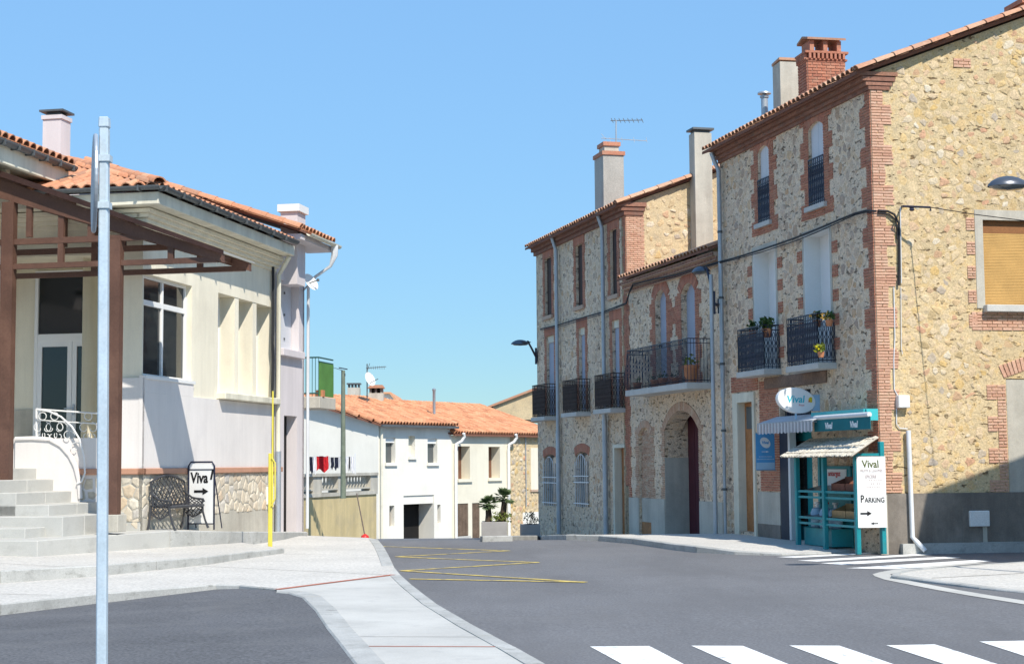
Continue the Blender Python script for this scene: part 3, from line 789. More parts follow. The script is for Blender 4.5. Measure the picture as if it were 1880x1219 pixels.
# --- traffic island at the right
isl_top = [onz(x, y, -.02) for x, y in ((1637, 1056), (1641, 1052), (1655, 1049), (1700, 1044), (1790, 1037), (1900, 1030))]
isl_near = [onz(x, y, -.02) for x, y in ((1900, 1089), (1800, 1078), (1740, 1070), (1690, 1063.5), (1650, 1058))]
island = slab('island_pavement', isl_top + [V((16, 27, -.02)), V((15, 20, -.02))] + isl_near, M['aggregate'], 'pale rounded pavement corner on the right beside the crossing')
kerb(island, [isl_near[i] for i in range(5)] + [isl_top[0]], -1, wid=.17, step=.7)
kerb(island, isl_top, -1, wid=.12, step=.9)
gut = [road_hit(x, y) for x, y in ((1925, 1114), (1880, 1106.5), (1800, 1094), (1740, 1083.5), (1690, 1074), (1640, 1064), (1622, 1058), (1618, 1054.5), (1632, 1050.5), (1660, 1046), (1720, 1040), (1800, 1033))]
for k in gut: k.z = zr(k.y)
strip(island, resample(gut, .4), .26, 'concrete', 'gutter_band', .006)
joint(island, onz(1710, 1061, -.02), onz(1880, 1052, -.02), wid=.03)
# ------------------------------------------------------------------ right hand houses
dC = dir_vp(190); nC = V((-dC.y, dC.x, 0)); nC = nC if nC.x < 0 else -nC
PC = ony(1620, 1001, 30.6)
FC = Fr((PC.x, PC.y), dC, nC)
tC = V((15060, 2900, 0)).normalized()
FG_ = Fr((PC.x, PC.y), tC, (tC.y, -tC.x))
uC1 = FC.U(1334, 977)
dB = dir_vp(137); nB = -V((dB.y, -dB.x, 0)); nB = nB if nB.x < 0 else -nB
oB = FC.p(uC1, 0, 0)
FB = Fr((oB.x, oB.y), dB, nB)
uB1 = FB.U(1157, 985); uA1 = FB.U(989, 980)
oA = FB.p(uB1, 0, 0)
tA = V((dB.y, -dB.x, 0)); tA = (tA * 1.0 + dB * -.02).normalized()
FA_G = Fr((oA.x, oA.y), tA, (-dB.x, -dB.y))
print('C', PC, uC1, 'B', uB1, 'A', uA1 - uB1)
G0 = -2.0
# ================= corner house
ezC = FC.at(1592, 118, .3)[1]                      # eave
corner = thing('stone_house', 'tall rubble stone corner house with brick quoins and the shop on its ground floor', 'house', (PC.x, PC.y, -.02), 'stone houses along the street')
cb = Pieces('brick', M['brick'], 'brickwork', UB, 45, 9)
cd = Pieces('brick', M['brick_dark'], 'cornice_brickwork', UB, 0, 99)
cs = Pieces('stone', M['stone'], 'rubble_stonework', None, 150, 11)
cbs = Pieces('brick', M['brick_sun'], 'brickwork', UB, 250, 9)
cg = Pieces('stone', M['stone_sun'], 'gable_stonework', None, 290, 11)
W1 = FC.R(1392.5, 1413, 267, 409); W2 = FC.R(1485.4, 1513, 223, 377)
W3 = FC.R(1386, 1426, 455, 690); W4 = FC.R(1479, 1526, 426, 678)
DR = FC.R(1358, 1385.5, 738, 976)
GRL = FC.R(1421, 1503, 716, 790); SH = FC.R(1434, 1492, 775, 978)
GRL = (SH[0], SH[1], SH[3], FC.at(1462, 716)[1])
holesC = [W1, W2, W3, W4, DR, (SH[0], SH[1], G0, SH[3]), GRL]
wb = MB()
wall_top = ezC - .30
wall_face(wb, FC, 0, uC1, G0, wall_top + .1, holesC)
for h, d in ((W1, .22), (W2, .22), (W3, .42), (W4, .42), (DR, .22), ((SH[0], SH[1], G0, SH[3]), .35), (GRL, .2)): reveals(wb, FC, h, d)
for h in (W1, W2): arch_fill(wb, FC, h[0], h[1], h[3] - .12, .12, .21)
wallC = wb.build('wall', M['mortar'], corner)
# gable
GW = 10.0; ridge_u = 5.2
g0, gz0 = FG_.at(1640, 118); g1, gz1 = FG_.at(1880, 32)
slope = (gz1 - gz0) / (g1 - g0)
zt_g = lambda u: gz0 + slope * (min(u, 2 * ridge_u - u) - g0)
WG = FG_.R(1806, 1895, 405, 561); WG = (WG[0], WG[0] + 1.25, WG[2], WG[3])
AG = FG_.R(1850, 1960, 695, 905); AG = (AG[0], AG[0] + 1.3, AG[2], AG[3])
gb = MB()
wall_face(gb, FG_, 0, GW, G0, wall_top, [WG, AG])
reveals(gb, FG_, WG, .16); reveals(gb, FG_, AG, .05)
gb.fprism(FG_, [(0, wall_top), (GW, wall_top), (GW, zt_g(GW)), (ridge_u, zt_g(ridge_u)), (0, zt_g(0))], 0, -.35)
gw = gb.build('gable_wall', M['mortar_sun'], corner)
bb = MB()   # closed rear and inner volume
DEEP = uC1
q = [FG_.p(.55, -.6, G0), FG_.p(GW, -.6, G0), FG_.p(GW, -.6, G0) + dC * DEEP, FC.p(DEEP, -.55, G0)]
bb.prism(q, (0, 0, wall_top - G0 - .05)); bb.build('rear_wall', M['mortar'], corner)
# roof slab + tiles
rb = MB()
e0 = FG_.p(-.36, .16, zt_g(-.36) + .04); e1 = FG_.p(ridge_u, .16, zt_g(ridge_u) + .04); e2 = FG_.p(GW + .3, .16, zt_g(GW + .3) + .04)
LC = dC * (DEEP + .35)
for a, b_ in ((e0, e1), (e1, e2)): rb.prism([a, b_, b_ + LC, a + LC], (0, 0, .07))
roofC = rb.build('roof', M['tile_bed'], corner)
ct = Pieces('tile', M['tile_old'], 'roof_tiles', UT, 120, 9, smooth=True)
ey = (e1 - e0).normalized(); ex = dC
LS = (e1 - e0).length
tile_roof(ct, e0 + Z * .07, ex, ey, lambda a, b: True, int((DEEP + .35) / .21), int(LS / .36))
for j in range(int(LS / .42)):     # verge tiles along the gable edge
    p = e0 + ey * (.42 * j + .0) + Z * .085 - dC * .01
    ct.mx(tile_mx(p, ex, (ey + Z * .02).normalized(), ex.cross(ey).normalized() * (1 if ex.cross(ey).z > 0 else -1), .26, .50, .2))
ct.finish(roofC)
# brick cornice, stepped courses
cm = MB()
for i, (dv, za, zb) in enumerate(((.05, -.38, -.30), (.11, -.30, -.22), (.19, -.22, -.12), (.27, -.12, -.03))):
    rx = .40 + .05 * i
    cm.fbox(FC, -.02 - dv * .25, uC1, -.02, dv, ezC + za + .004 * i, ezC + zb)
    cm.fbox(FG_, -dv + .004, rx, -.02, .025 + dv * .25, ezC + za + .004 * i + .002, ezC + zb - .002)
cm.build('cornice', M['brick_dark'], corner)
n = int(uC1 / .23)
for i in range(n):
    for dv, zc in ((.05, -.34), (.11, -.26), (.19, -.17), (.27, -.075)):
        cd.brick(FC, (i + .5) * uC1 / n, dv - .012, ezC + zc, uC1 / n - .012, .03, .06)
# quoin
zq0 = FG_.at(1634, 905)[1]
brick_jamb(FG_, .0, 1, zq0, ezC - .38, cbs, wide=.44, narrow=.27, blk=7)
brick_jamb(FC, .0, 1, zq0, ezC - .38, cb, wide=.46, narrow=.24, blk=7)
excl_g = [(0, .30, G0, 20), (-.2, .48, zq0, 20), (G0, 20, -5, zq0 + .05)]
# gable window surround and toothing
gwu = WG[0]
sm = MB()
sm.fbox(FG_, gwu - .17, gwu, -.05, .012, WG[2] - .06, WG[3] + .2); sm.fbox(FG_, gwu, WG[1], -.05, .010, WG[3], WG[3] + .2)
sm.build('plaster_surround', M['plaster_grey' if False else 'plaster_pale'], corner)
for k in range(5):
    z = WG[3] - .22 - k * .48
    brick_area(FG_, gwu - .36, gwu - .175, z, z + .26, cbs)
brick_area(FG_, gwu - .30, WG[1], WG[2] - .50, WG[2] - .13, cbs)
excl_g += [(gwu - .2, WG[1] + .2, WG[2] - .2, WG[3] + .25), (gwu - .38, gwu, WG[2] - .5, WG[3] + .25), (gwu - .3, WG[1], WG[2] - .5, WG[2])]
sb = MB(); sb.fbox(FG_, gwu - .04, WG[1] + .1, -.14, .16, WG[2] - .14, WG[2]); sb.build('sill', M['plaster_sill'], corner, bevel=.01)
bl = MB()
nsl = 46
for i in range(nsl):
    z = WG[2] + .02 + (WG[3] - WG[2] - .27) * i / nsl
    bl.fbox(FG_, WG[0] + .02, WG[1] - .06, -.10, -.088 + .004 * (i % 2), z, z + (WG[3] - WG[2] - .27) / nsl * .86)
wf = MB(); wf.fbox(FG_, WG[0] + .03, WG[1] - .07, -.12, -.085, WG[3] - .25, WG[3] - .005)
win = wf.build('window', M['blind_dark'], corner)
bl.build('bamboo_blind', M['blind'], win)
fr = MB(); fr.fbox(FG_, WG[1] - .06, WG[1], -.14, -.04, WG[2], WG[3]); fr.build('frame', M['wood_orange'], win)
# walled-up arch
am = MB(); am.fbox(FG_, AG[0] + .01, AG[1], -.045, -.012, AG[2] - .2, AG[3] - .02); am.build('blocked_doorway', M['plaster_pale'], corner)
for k in range(4):
    z = AG[3] - .12 - k * .62
    brick_area(FG_, AG[0] - (.42 if k % 1 == 0 else .3), AG[0] - .01, z - .30, z, cbs)
    brick_area(FG_, AG[0] - .20, AG[0] - .01, z - .61, z - .31, cbs)
for i in range(12):
    cbs.brick(FG_, AG[0] - .06 + i * .085, .004, AG[3] + .14 + min(.16, i * .028), .07, .03, .26, rot=.42 - i * .045)
excl_g += [(AG[0] - .45, AG[1], AG[2] - .3, AG[3] - .05), (AG[0] - .2, AG[1], AG[3] - .1, AG[3] + .5)]
for x, y in ((1766, 116),):
    u, z = FG_.at(x, y); brick_area(FG_, u - .19, u + .19, z - .10, z + .09, cbs); excl_g.append((u - .22, u + .22, z - .12, z + .12))
rubble(FG_, 0, 7.0, zq0, zt_g(ridge_u), .25, .135, excl_g, cg, shr=(.45, 1.02), skip=.12, h=(.0, .014), ztop=zt_g)
cg.finish(gw)
# grey cement base on the gable
pb = MB(); pb.fbox(FG_, -.02, GW, -.03, .035, G0, zq0 - .01); pb.build('cement_base', M['plaster_grey'], corner)
pb = MB(); pb.fbox(FG_, .35, GW, .03, .16, G0, FG_.at(1790, 995)[1]); pb.build('plinth_ledge', M['kerb'], corner)
# --- street windows
exC = [(h[0] - .13, h[1] + .13, h[2] - .1, h[3] + .1) for h in holesC]
exC += [(-.2, .5, -5, 20)]
for h, shut in ((W1, 1), (W2, 1)):
    brick_jamb(FC, h[0], -1, h[2] - .25, h[3] + .12, cb, wide=.42, narrow=.24, blk=6)
    brick_jamb(FC, h[1], 1, h[2] - .25, h[3] + .12, cb, wide=.42, narrow=.24, blk=6)
    brick_arch(FC, h[0], h[1], h[3] - .12, .12, cb, h=.34)
    brick_area(FC, h[0], h[1], h[2] - .26, h[2] - .10, cb)
    exC += [(h[0] - .44, h[1] + .44, h[2] - .3, h[3] + .4)]
    mb_ = MB(); mb_.fbox(FC, h[0] - .12, h[1] + .12, -.2, .09, h[2] - .10, h[2]); 
    p = mb_.build('window', M['plaster_sill'], corner)
    s_ = MB(); um = (h[0] + h[1]) / 2
    s_.fbox(FC, h[0] + .01, um - .008, -.10, -.06, h[2] + .01, h[3]); s_.build('shutter', M['shutter_white'], p)
    s_ = MB(); s_.fbox(FC, um + .008, h[1] - .01, -.10, -.063, h[2] + .01, h[3]); s_.build('shutter', M['shutter_white'], p)
    rl = MB(); railing(rl, FC, h[0], h[1], .02, h[2] + .02, h[2] + 1.0, sides=False, step=.085, r=.014); rl.build('railing', M['iron'], p)
for h in (W3, W4):
    mb_ = MB(); mb_.fbox(FC, h[0] + .0, h[1], -.41, -.36, h[2], h[3])
    p = mb_.build('window', M['frame_white'], corner, label='white framed french window in a deep white reveal')
    g_ = MB(); w_ = h[1] - h[0]
    g_.fbox(FC, h[0] + .07, h[0] + w_ * .30, -.365, -.352, h[2] + .5, h[3] - .25)
    g_.build('pane', M['glass'], p)
    rv = MB()
    for a, b_ in ((h[0] + .001, h[0] + .012), (h[1] - .012, h[1] - .001)): rv.fbox(FC, a, b_, -.36, .014, h[2], h[3])
    rv.fbox(FC, h[0], h[1], -.36, .012, h[3] - .012, h[3] - .001)
    rv.build('reveal', M['white'], p)
    rv = MB()
    rv.fbox(FC, h[0] - .09, h[0], -.02, .012, h[2], h[3] + .09); rv.fbox(FC, h[1], h[1] + .09, -.02, .012, h[2], h[3] + .09)
    rv.fbox(FC, h[0], h[1], -.02, .0125, h[3], h[3] + .09)
    rv.build('plaster_surround', M['plaster_pale'], p)
    for k in range(5):
        z = h[2] + .35 + k * .5
        brick_area(FC, h[0] - .36, h[0] - .10, z, z + .25, cb); brick_area(FC, h[1] + .10, h[1] + .36, z, z + .25, cb)
        exC += [(h[0] - .36, h[0], z, z + .25), (h[1], h[1] + .36, z, z + .25)]
for lab, (a, b_, yt, yb, h) in (('l', (1371, 1434, 598, 678, W3)), ('r', (1462, 1535, 577, 667, W4))):
    um = (h[0] + h[1]) / 2; hw = (h[1] - h[0]) / 2 + .14
    zb = FC.at((a + b_) / 2, yb, .3)[1]; ztp = FC.at((a + b_) / 2, yt, .3)[1]
    s_ = MB(); s_.fbox(FC, um - hw - .04, um + hw + .04, -.1, .42, zb - .13, zb)
    bal = s_.build('balcony', M['plaster_sill'], corner, bevel=.01)
    rl = MB(); railing(rl, FC, um - hw, um + hw, .38, zb + .01, ztp, step=.085, r=.014); rl.build('railing', M['iron'], bal)
# door of the house
mb_ = MB()
d0, d1, dz0, dz1 = DR
mb_.fbox(FC, d0 - .12, d0, -.03, .045, G0, dz1 + .22); mb_.fbox(FC, d1, d1 + .28, -.03, .045, G0, dz1 + .22); mb_.fbox(FC, d0, d1, -.03, .045, dz1, dz1 + .22)
mb_.fbox(FC, d1 - .012, d1 - .001, -.21, .04, dz0, dz1)
dr = mb_.build('door', M['cream_trim'], corner)
q = MB(); q.fbox(FC, d0 + .01, d1 - .02, -.21, -.15, dz0, dz1 - .01)
for za, zb in ((.12, .85), (1.0, 1.55), (1.65, 2.1)): q.fbox(FC, d0 + .15, d1 - .16, -.15, -.13, dz0 + za, dz0 + zb)
q.build('leaf', M['wood_orange'], dr)
q = MB(); q.fbox(FC, d0 + .12, d1 - .12, -.15, -.142, dz1 - .62, dz1 - .1); q.build('transom', M['glass2'], dr)
exC.append((d0 - .4, d1 + .2, -3, dz1 + .3))
z_l = FC.at(1410, 903)[1]
pl = MB(); pl.fbox(FC, SH[1] + .02, d0 - .35 if False else d0 - .36, -.02, .03, G0, z_l); 
# pale base between house door and shop door, dark foot
uD, uS = min(d0, d1), max(SH[0], SH[1])
pl = MB(); pl.fbox(FC, uS + .02, uD - .20 if uS < uD else uD, -.02, .03, .25, z_l); pl.build('pale_base', M['plaster_pale'], corner)
pl = MB(); pl.fbox(FC, uS + .02, uD - .20, -.02, .036, G0, .25); pl.build('dark_foot', M['plaster_grey'], corner)
zb_top = FC.at(1400, 700)[1]
brick_area(FC, uS + .03, uD - .36, z_l + .02, zb_top, cb)
brick_area(FC, uD - .3, d1 + .4, dz1 + .25, dz1 + .62, cb)
exC += [(uS, uD, -3, zb_top + .1), (uD - .3, d1 + .45, dz1, dz1 + .7)]
# timber lintel, grille, shop door
lt = FC.R(1406, 1519, 687, 713)
b_ = MB(); b_.fbox(FC, lt[0], lt[1], -.05, .05, lt[2] + .05, lt[3]); b_.build('timber_lintel', M['wood_beam'], corner, bevel=.012)
exC.append((lt[0] - .1, lt[1] + .1, lt[2] - .2, lt[3] + .1))
b_ = MB()
for i in range(14): 
    u = GRL[0] + (GRL[1] - GRL[0]) * (i + .5) / 14
    b_.bar(FC.p(u, -.12, GRL[2]), FC.p(u, -.12, GRL[3]), .018)
b_.fbox(FC, GRL[0], GRL[1], -.19, -.17, GRL[2], GRL[3])
b_.build('window_grille', M['iron'], corner)
b_ = MB(); b_.fbox(FC, SH[0] + .02, SH[1] - .02, -.34, -.3, G0, SH[3])
sd = b_.build('shop_door', M['teal'], corner)
b_ = MB(); b_.fbox(FC, SH[0] + .9, SH[1] - .1, -.3, -.29, .25, SH[3] - .4); b_.build('pane', M['glass'], sd)
b_ = MB(); b_.fbox(FC, SH[1] - .5, SH[1] - .02, -.02, .03, G0 + 1.95, SH[3]); b_.build('shutter_leaf', M['navy'], sd)
b_ = MB(); b_.fbox(FC, SH[1] - .60, SH[1] - .5, -.1, .05, G0 + 1.95, SH[3]); b_.build('door_post', M['pvc'], sd)
# lower wall right of the shop door: bigger rubble
rubble(FC, .3, uC1, -.1, wall_top - .1, .26, .20, exC, cs, shr=(.5, 1.0), skip=.12, h=(.0, .016))
cs.finish(wallC); 
# chimneys
def shaft(mb, c, w_, d, z0, z1, ax): 
    a = ax; b = V((-a.y, a.x, 0))
    mb.prism([c + a * x * w_ / 2 + b * y * d / 2 + Z * (z0 - c.z) for x, y in ((-1, -1), (1, -1), (1, 1), (-1, 1))], (0, 0, z1 - z0))
def at_depth(px, py, Y): return ony(px, py, Y)
p = at_depth(1510, 180, 35.4)
cw_ = .91; zt = ony(1510, 116, 35.4).z; z0 = p.z - 1.6
ch = MB(); shaft(ch, p, cw_, .55, z0, zt, tC); chim = ch.build('chimney', M['brick_mortar'], corner, label='red brick chimney with an open two bay top')
FCH = Fr((p - tC * cw_ / 2 + FG_.n * .275)[:2], tC, FG_.n[:2])
chb = Pieces('brick', M['brick'], 'brickwork', UB, 170, 8)
brick_area(FCH, 0, cw_, z0 + .6, zt, chb, bl=.22, bh=.055)
FCH2 = Fr((p - tC * cw_ / 2 + FG_.n * .275)[:2], -FG_.n, -tC)
brick_area(FCH2, 0, .55, z0 + .6, zt, chb, bl=.22, bh=.055)
for i in range(9): chb.brick(FCH, (i + .5) * cw_ / 9, .03, zt + .07, .055, .07, .13)
for i in range(6): chb.brick(FCH2, (i + .5) * .55 / 6, .03, zt + .07, .05, .07, .13)
chb.finish(chim)
ch = MB(); shaft(ch, p, cw_ + .12, .67, zt + .14, zt + .19, tC); shaft(ch, p, cw_ + .08, .62, zt - .02, zt + .02, tC); shaft(ch, p, cw_ - .06, .5, zt + .02, zt + .15, tC)
for x in (-.40, 0, .40):
    shaft(ch, p + tC * x * (cw_ - .1), .10, .5, zt + .18, zt + .45, tC)
ch.build('chimney_collar', M['brick'], chim)
ch = MB(); zz = zt + .45
for s_ in (1, -1):
    a = FG_.n * .33 * s_
    ch.prism([p + tC * -.46 + a + Z * (zz - p.z), p + tC * .46 + a + Z * (zz - p.z), p + tC * .46 + Z * (zz + .09 - p.z), p - tC * .46 + Z * (zz + .09 - p.z)], (0, 0, .05))
ch.build('chimney_cap', M['tile_old'], chim)
p = at_depth(1447, 190, 37.2); zt = ony(1447, 128, 37.2).z
ch = MB(); shaft(ch, p, .56, .5, p.z - 1.5, zt, tC); 
ch.prism([p + tC * x + FG_.n * y + Z * (zt - p.z) for x, y in ((-.28, .25), (.28, .25), (.28, -.25), (-.28, -.25))], (0, 0, .12))
o = ch.build('chimney', M['plaster_pale'], corner, label='tall plain grey rendered chimney')
ch = MB(); ch.prism([p + tC * -.3 + FG_.n * -.26 + Z * (zt + .12 - p.z), p + tC * .3 + FG_.n * -.26 + Z * (zt + .12 - p.z), p + tC * .3 + FG_.n * .26 + Z * (zt + .16 - p.z), p - tC * .3 + FG_.n * .26 + Z * (zt + .16 - p.z)], (0, 0, .06)); ch.build('chimney_cap', M['tile_old'], o)
p = at_depth(1404, 210, 38.2); zt = ony(1404, 180, 38.2).z
ch = MB(); ch.lathe(V((p.x, p.y, 0)), [(.085, p.z - 1.2), (.085, zt), (.11, zt), (.11, zt + .04), (.05, zt + .05), (.05, zt + .1), (.17, zt + .09), (.16, zt + .13), (.03, zt + .17)], 12); ch.build('flue_pipe', M['zinc'], corner, smooth=True)
u_, z_ = FG_.at(1885, 8); p = FG_.p(ridge_u - .6, -.6, 0); zr_ = ony(1876, 30, p.y).z
p = ony(1893, 30, 31.6)
ch = MB(); shaft(ch, p, .55, .5, p.z - .8, p.z + .3, tC); shaft(ch, p, .66, .62, p.z + .05, p.z + .16, tC); shaft(ch, p, .78, .74, p.z + .16, p.z + .26, tC); ch.build('chimney', M['brick'], corner, label='dark red brick chimney on the ridge')
# white rain pipe, meter box, utility box on gable
ug, zg_ = FG_.at(1664, 790); ub_, zb_ = FG_.at(1671, 985)
dp = MB(); dp.tube([FG_.p(ug, .09, zg_), FG_.p(ub_, .10, zb_), FG_.p(ub_ + .06, .16, zb_ - .09), FG_.p(ub_ + .17, .30, zb_ - .26)], .048, 10); dp.build('drain_pipe', M['pvc'], corner, smooth=True)
r_ = FG_.R(1644, 1665, 726, 749); b_ = MB(); b_.fbox(FG_, r_[0], r_[1], -.02, .15, r_[2], r_[3]); b_.build('meter_box', M['plastic_white'], corner, bevel=.012)
r_ = FG_.R(1777, 1813, 937, 966); b_ = MB(); b_.fbox(FG_, r_[0], r_[1], -.02, .10, r_[2], r_[3])
ub2 = b_.build('utility_box', M['plastic_white'], corner, bevel=.012)
b_ = MB(); b_.fbox(FG_, r_[1] - .13, r_[1] - .04, -.02, .05, G0, r_[2]); b_.build('conduit', M['plaster_pale'], corner)
b_ = MB(); b_.fbox(FG_, r_[0] - .14, r_[1] + .04, -.02, .041, r_[2] - .5, r_[3] + .08); b_.build('cement_patch', M['plaster_grey'], corner)
# corner pale strip at foot + cables on corner house
b_ = MB(); b_.fbox(FG_, -.05, .10, -.02, .06, G0, FG_.at(1634, 908)[1]); b_.build('corner_guard', M['plaster_pale'], corner)
cb.finish(corner); cbs.finish(corner); cd.finish(corner)
# zinc downpipe between corner house and middle house
dp = MB()
a = [FC.hit(x, y, .12) for x, y in ((1316, 284),)][0]
uu = FC.U(1325, 600, .12)
dp.tube([FC.p(uu + .06, .28, ezC - .15), FC.p(uu + .03, .2, ezC - .4), FC.p(uu, .12, ezC - .6), FC.p(uu, .12, 3.2)], .055, 10)
dp.tube([FC.p(uu, .12, 3.25), FC.p(uu, .12, -.15)], .04, 10)
dpp = dp.build('drain_pipe', M['zinc'], corner, smooth=True)
b_ = MB()
for z in (1.0, 2.4, 4.0, 5.6, 7.2): b_.lathe(FC.p(uu, .12, z), [(.062, -.03), (.066, 0), (.062, .03)], 10)
b_.build('pipe_clip', M['zinc_dark'], dpp)

# ================= middle house
ezB = FB.at(1240, 481, .3)[1]
mid = thing('stone_house', 'low middle stone house with a long iron balcony above a burgundy arched door', 'house', (oB.x, oB.y, -.3), 'stone houses along the street')
mbk = Pieces('brick', M['brick'], 'brickwork', UB, 60, 9)
md_ = Pieces('brick', M['brick_dark'], 'cornice_brickwork', UB, 0, 99)
mbw = Pieces('brick', M['brick_worn'], 'worn_brickwork', UB, 30, 9)
ms = Pieces('stone', M['stone'], 'rubble_stonework', None, 80, 11)
B1 = FB.R(1203.6, 1224, 532, 684); B2 = FB.R(1251.6, 1277, 519, 688)
BD = FB.R(1221.5, 1284, 753, 984); BN = FB.R(1174, 1196, 784, 984)
zsl = FB.at(1230, 712, .35)[1]
B1 = (B1[0], B1[1], zsl, B1[3]); B2 = (B2[0], B2[1], zsl, B2[3])
hs = [B1, B2, (BD[0], BD[1], G0, BD[3]), (BN[0], BN[1], G0, BN[3])]
wb = MB(); wall_face(wb, FB, 0, uB1, G0, ezB, hs)
for h, d in ((B1, .2), (B2, .2), (hs[2], .75), (hs[3], .10)): reveals(wb, FB, h, d)
for h, rs, d in ((B1, .25, .19), (B2, .25, .19), (BN, .22, .09), (BD, .5, .5)): arch_fill(wb, FB, h[0], h[1], h[3] - rs, rs, d)
wm = wb.build('wall', M['mortar'], mid)
b_ = MB(); b_.prism([FB.p(0.3, -.85, G0), FB.p(uB1, -.85, G0), FB.p(uB1, -8, G0), FB.p(0.3, -8, G0)], (0, 0, ezB - G0 - .1)); b_.build('rear_wall', M['mortar'], mid)
exB = []
for h in (B1, B2):
    brick_jamb(FB, h[0], -1, h[2], h[3] - .2, mbk, wide=.42, narrow=.26, blk=6); brick_jamb(FB, h[1], 1, h[2], h[3] - .2, mbk, wide=.42, narrow=.26, blk=6)
    brick_arch(FB, h[0], h[1], h[3] - .25, .25, mbk, h=.30)
    exB.append((h[0] - .45, h[1] + .45, h[2] - .2, h[3] + .35))
    s_ = MB(); s_.fbox(FB, h[0], h[1], -.19, -.15, h[2], h[3]); p = s_.build('window', M['shutter'], mid)
ua, ub = max(B2[0], B2[1]), min(B1[0], B1[1])
zc = (B1[2] + B1[3]) / 2 + .35
brick_area(FB, min(ua, ub) + .1, max(ua, ub) - .1, zc, zc + .45, mbk); exB.append((min(ua, ub), max(ua, ub), zc - .1, zc + .55))
s_ = MB(); s_.fbox(FB, BD[0] + .01, BD[1] - .01, -.74, -.68, G0, BD[3] - .02)
door = s_.build('door', M['burgundy'], mid)
for k in range(5):
    u = BD[0] + (BD[1] - BD[0]) * (k + .5) / 5; w_ = (BD[1] - BD[0]) / 5
    s_ = MB(); s_.fbox(FB, u - w_ / 2 + .012, u + w_ / 2 - .012, -.68, -.655, G0 + 1.2, BD[3] - .04); s_.build('plank', M['burgundy'], door)
s_ = MB(); s_.fbox(FB, BD[1] - .02, BD[1] - .002, -.7, .012, G0, FB.at(1235, 840)[1]); s_.build('reveal_render', M['plaster_pale'], mid)
brick_jamb(FB, BD[0], -1, FB.at(1290, 915)[1], BD[3] - .4, mbw, wide=.3, narrow=.2); brick_jamb(FB, BD[1], 1, FB.at(1222, 915)[1], BD[3] - .4, mbw, wide=.3, narrow=.2)
brick_arch(FB, BD[0], BD[1], BD[3] - .5, .5, mbw, h=.22)
exB.append((BD[0] - .35, BD[1] + .35, -3, BD[3] + .4))
zbp = FB.at(1200, 915)[1]
brick_area(FB, BN[0], BN[1], zbp, BN[3] - .1, mbw, v=-.085)
brick_jamb(FB, BN[1], 1, zbp, BN[3], mbw, wide=.3, narrow=.22); brick_jamb(FB, BN[0], -1, zbp, BN[3], mbw, wide=.3, narrow=.22)
brick_arch(FB, BN[0], BN[1], BN[3] - .22, .22, mbw, h=.2)
brick_jamb(FB, uB1, -1, zbp, ezB - .4, mbk, wide=.22, narrow=.14)
exB.append((BN[0] - .4, BN[1] + .35, -3, BN[3] + .3)); exB.append((uB1 - .25, uB1 + .1, -3, 20))
for a, b__ in ((0.15, BD[0] - .02), (BD[1] + .02, BN[0] - .02), (BN[1] + .02, uB1)):
    s_ = MB(); s_.fbox(FB, a, b__, -.02, .03, G0, zbp); s_.build('cement_base', M['plaster_pale'], mid)
s_ = MB(); s_.fbox(FB, BN[0] + .01, BN[1] - .01, -.1, -.06, G0, zbp); s_.build('cement_base', M['plaster_pale'], mid)
s_ = MB(); s_.fbox(FB, BN[0] + .05, BN[1] - .05, -.058, -.04, G0 + 1.4, FB.at(1185, 965)[1] + .1); s_.build('hatch', M['wood_orange'], mid)
rubble(FB, .1, uB1, zbp, ezB - .35, .24, .19, exB, ms, shr=(.4, .85), skip=.35, h=(.0, .012)); ms.finish(wm)
# eave, roof
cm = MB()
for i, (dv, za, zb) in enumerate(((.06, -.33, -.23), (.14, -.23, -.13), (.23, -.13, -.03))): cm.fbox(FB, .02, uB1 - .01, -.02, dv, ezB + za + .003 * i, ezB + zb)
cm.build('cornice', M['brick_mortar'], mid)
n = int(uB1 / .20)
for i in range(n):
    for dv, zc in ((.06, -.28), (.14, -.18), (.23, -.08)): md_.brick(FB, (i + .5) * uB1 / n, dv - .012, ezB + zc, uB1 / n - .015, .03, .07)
sB = .36
rb = MB(); e0 = FB.p(0.05, .32, ezB); eyB = (-FB.n + Z * sB).normalized()
rb.prism([e0, e0 + eyB * 8, e0 + eyB * 8 + FB.u * (uB1 - .1), e0 + FB.u * (uB1 - .1)], (0, 0, .06)); rfB = rb.build('roof', M['tile_bed'], mid)
bt = Pieces('tile', M['tile_old'], 'roof_tiles', UT, 60, 8, smooth=True)
tile_roof(bt, e0 + Z * .05, FB.u, eyB, lambda a, b: True, int((uB1 - .1) / .23), 21, sp=.23, wid=.21); bt.finish(rfB)
# balcony
un = FB.U(1302, 700); v_b = .62
uN = FB.at(1262, 660, v_b)[0]; uF = FB.at(1152, 680, v_b)[0]
zT = FB.at(1262, 621, v_b)[1]; zF = FB.at(1262, 702, v_b)[1]
s_ = MB(); s_.fbox(FB, uN - .06, uF + .05, -.1, v_b + .06, zF - .16, zF)
bal = s_.build('balcony', M['plaster_sill'], mid, bevel=.012)
rl = MB(); railing(rl, FB, uN, uF, v_b, zF + .02, zT, style='bars', step=.085, belly=.10, r=.012); 
for k in range(6):
    a = uN + (uF - uN) * (k + .5) / 6
    rl.tube([FB.p(a + .09 * math.cos(t * .6), v_b, zT - .06 + .05 * math.sin(t * .6)) for t in range(11)], .009, 4)
rl.build('railing', M['iron'], bal)
mbk.finish(mid); mbw.finish(mid); md_.finish(mid)
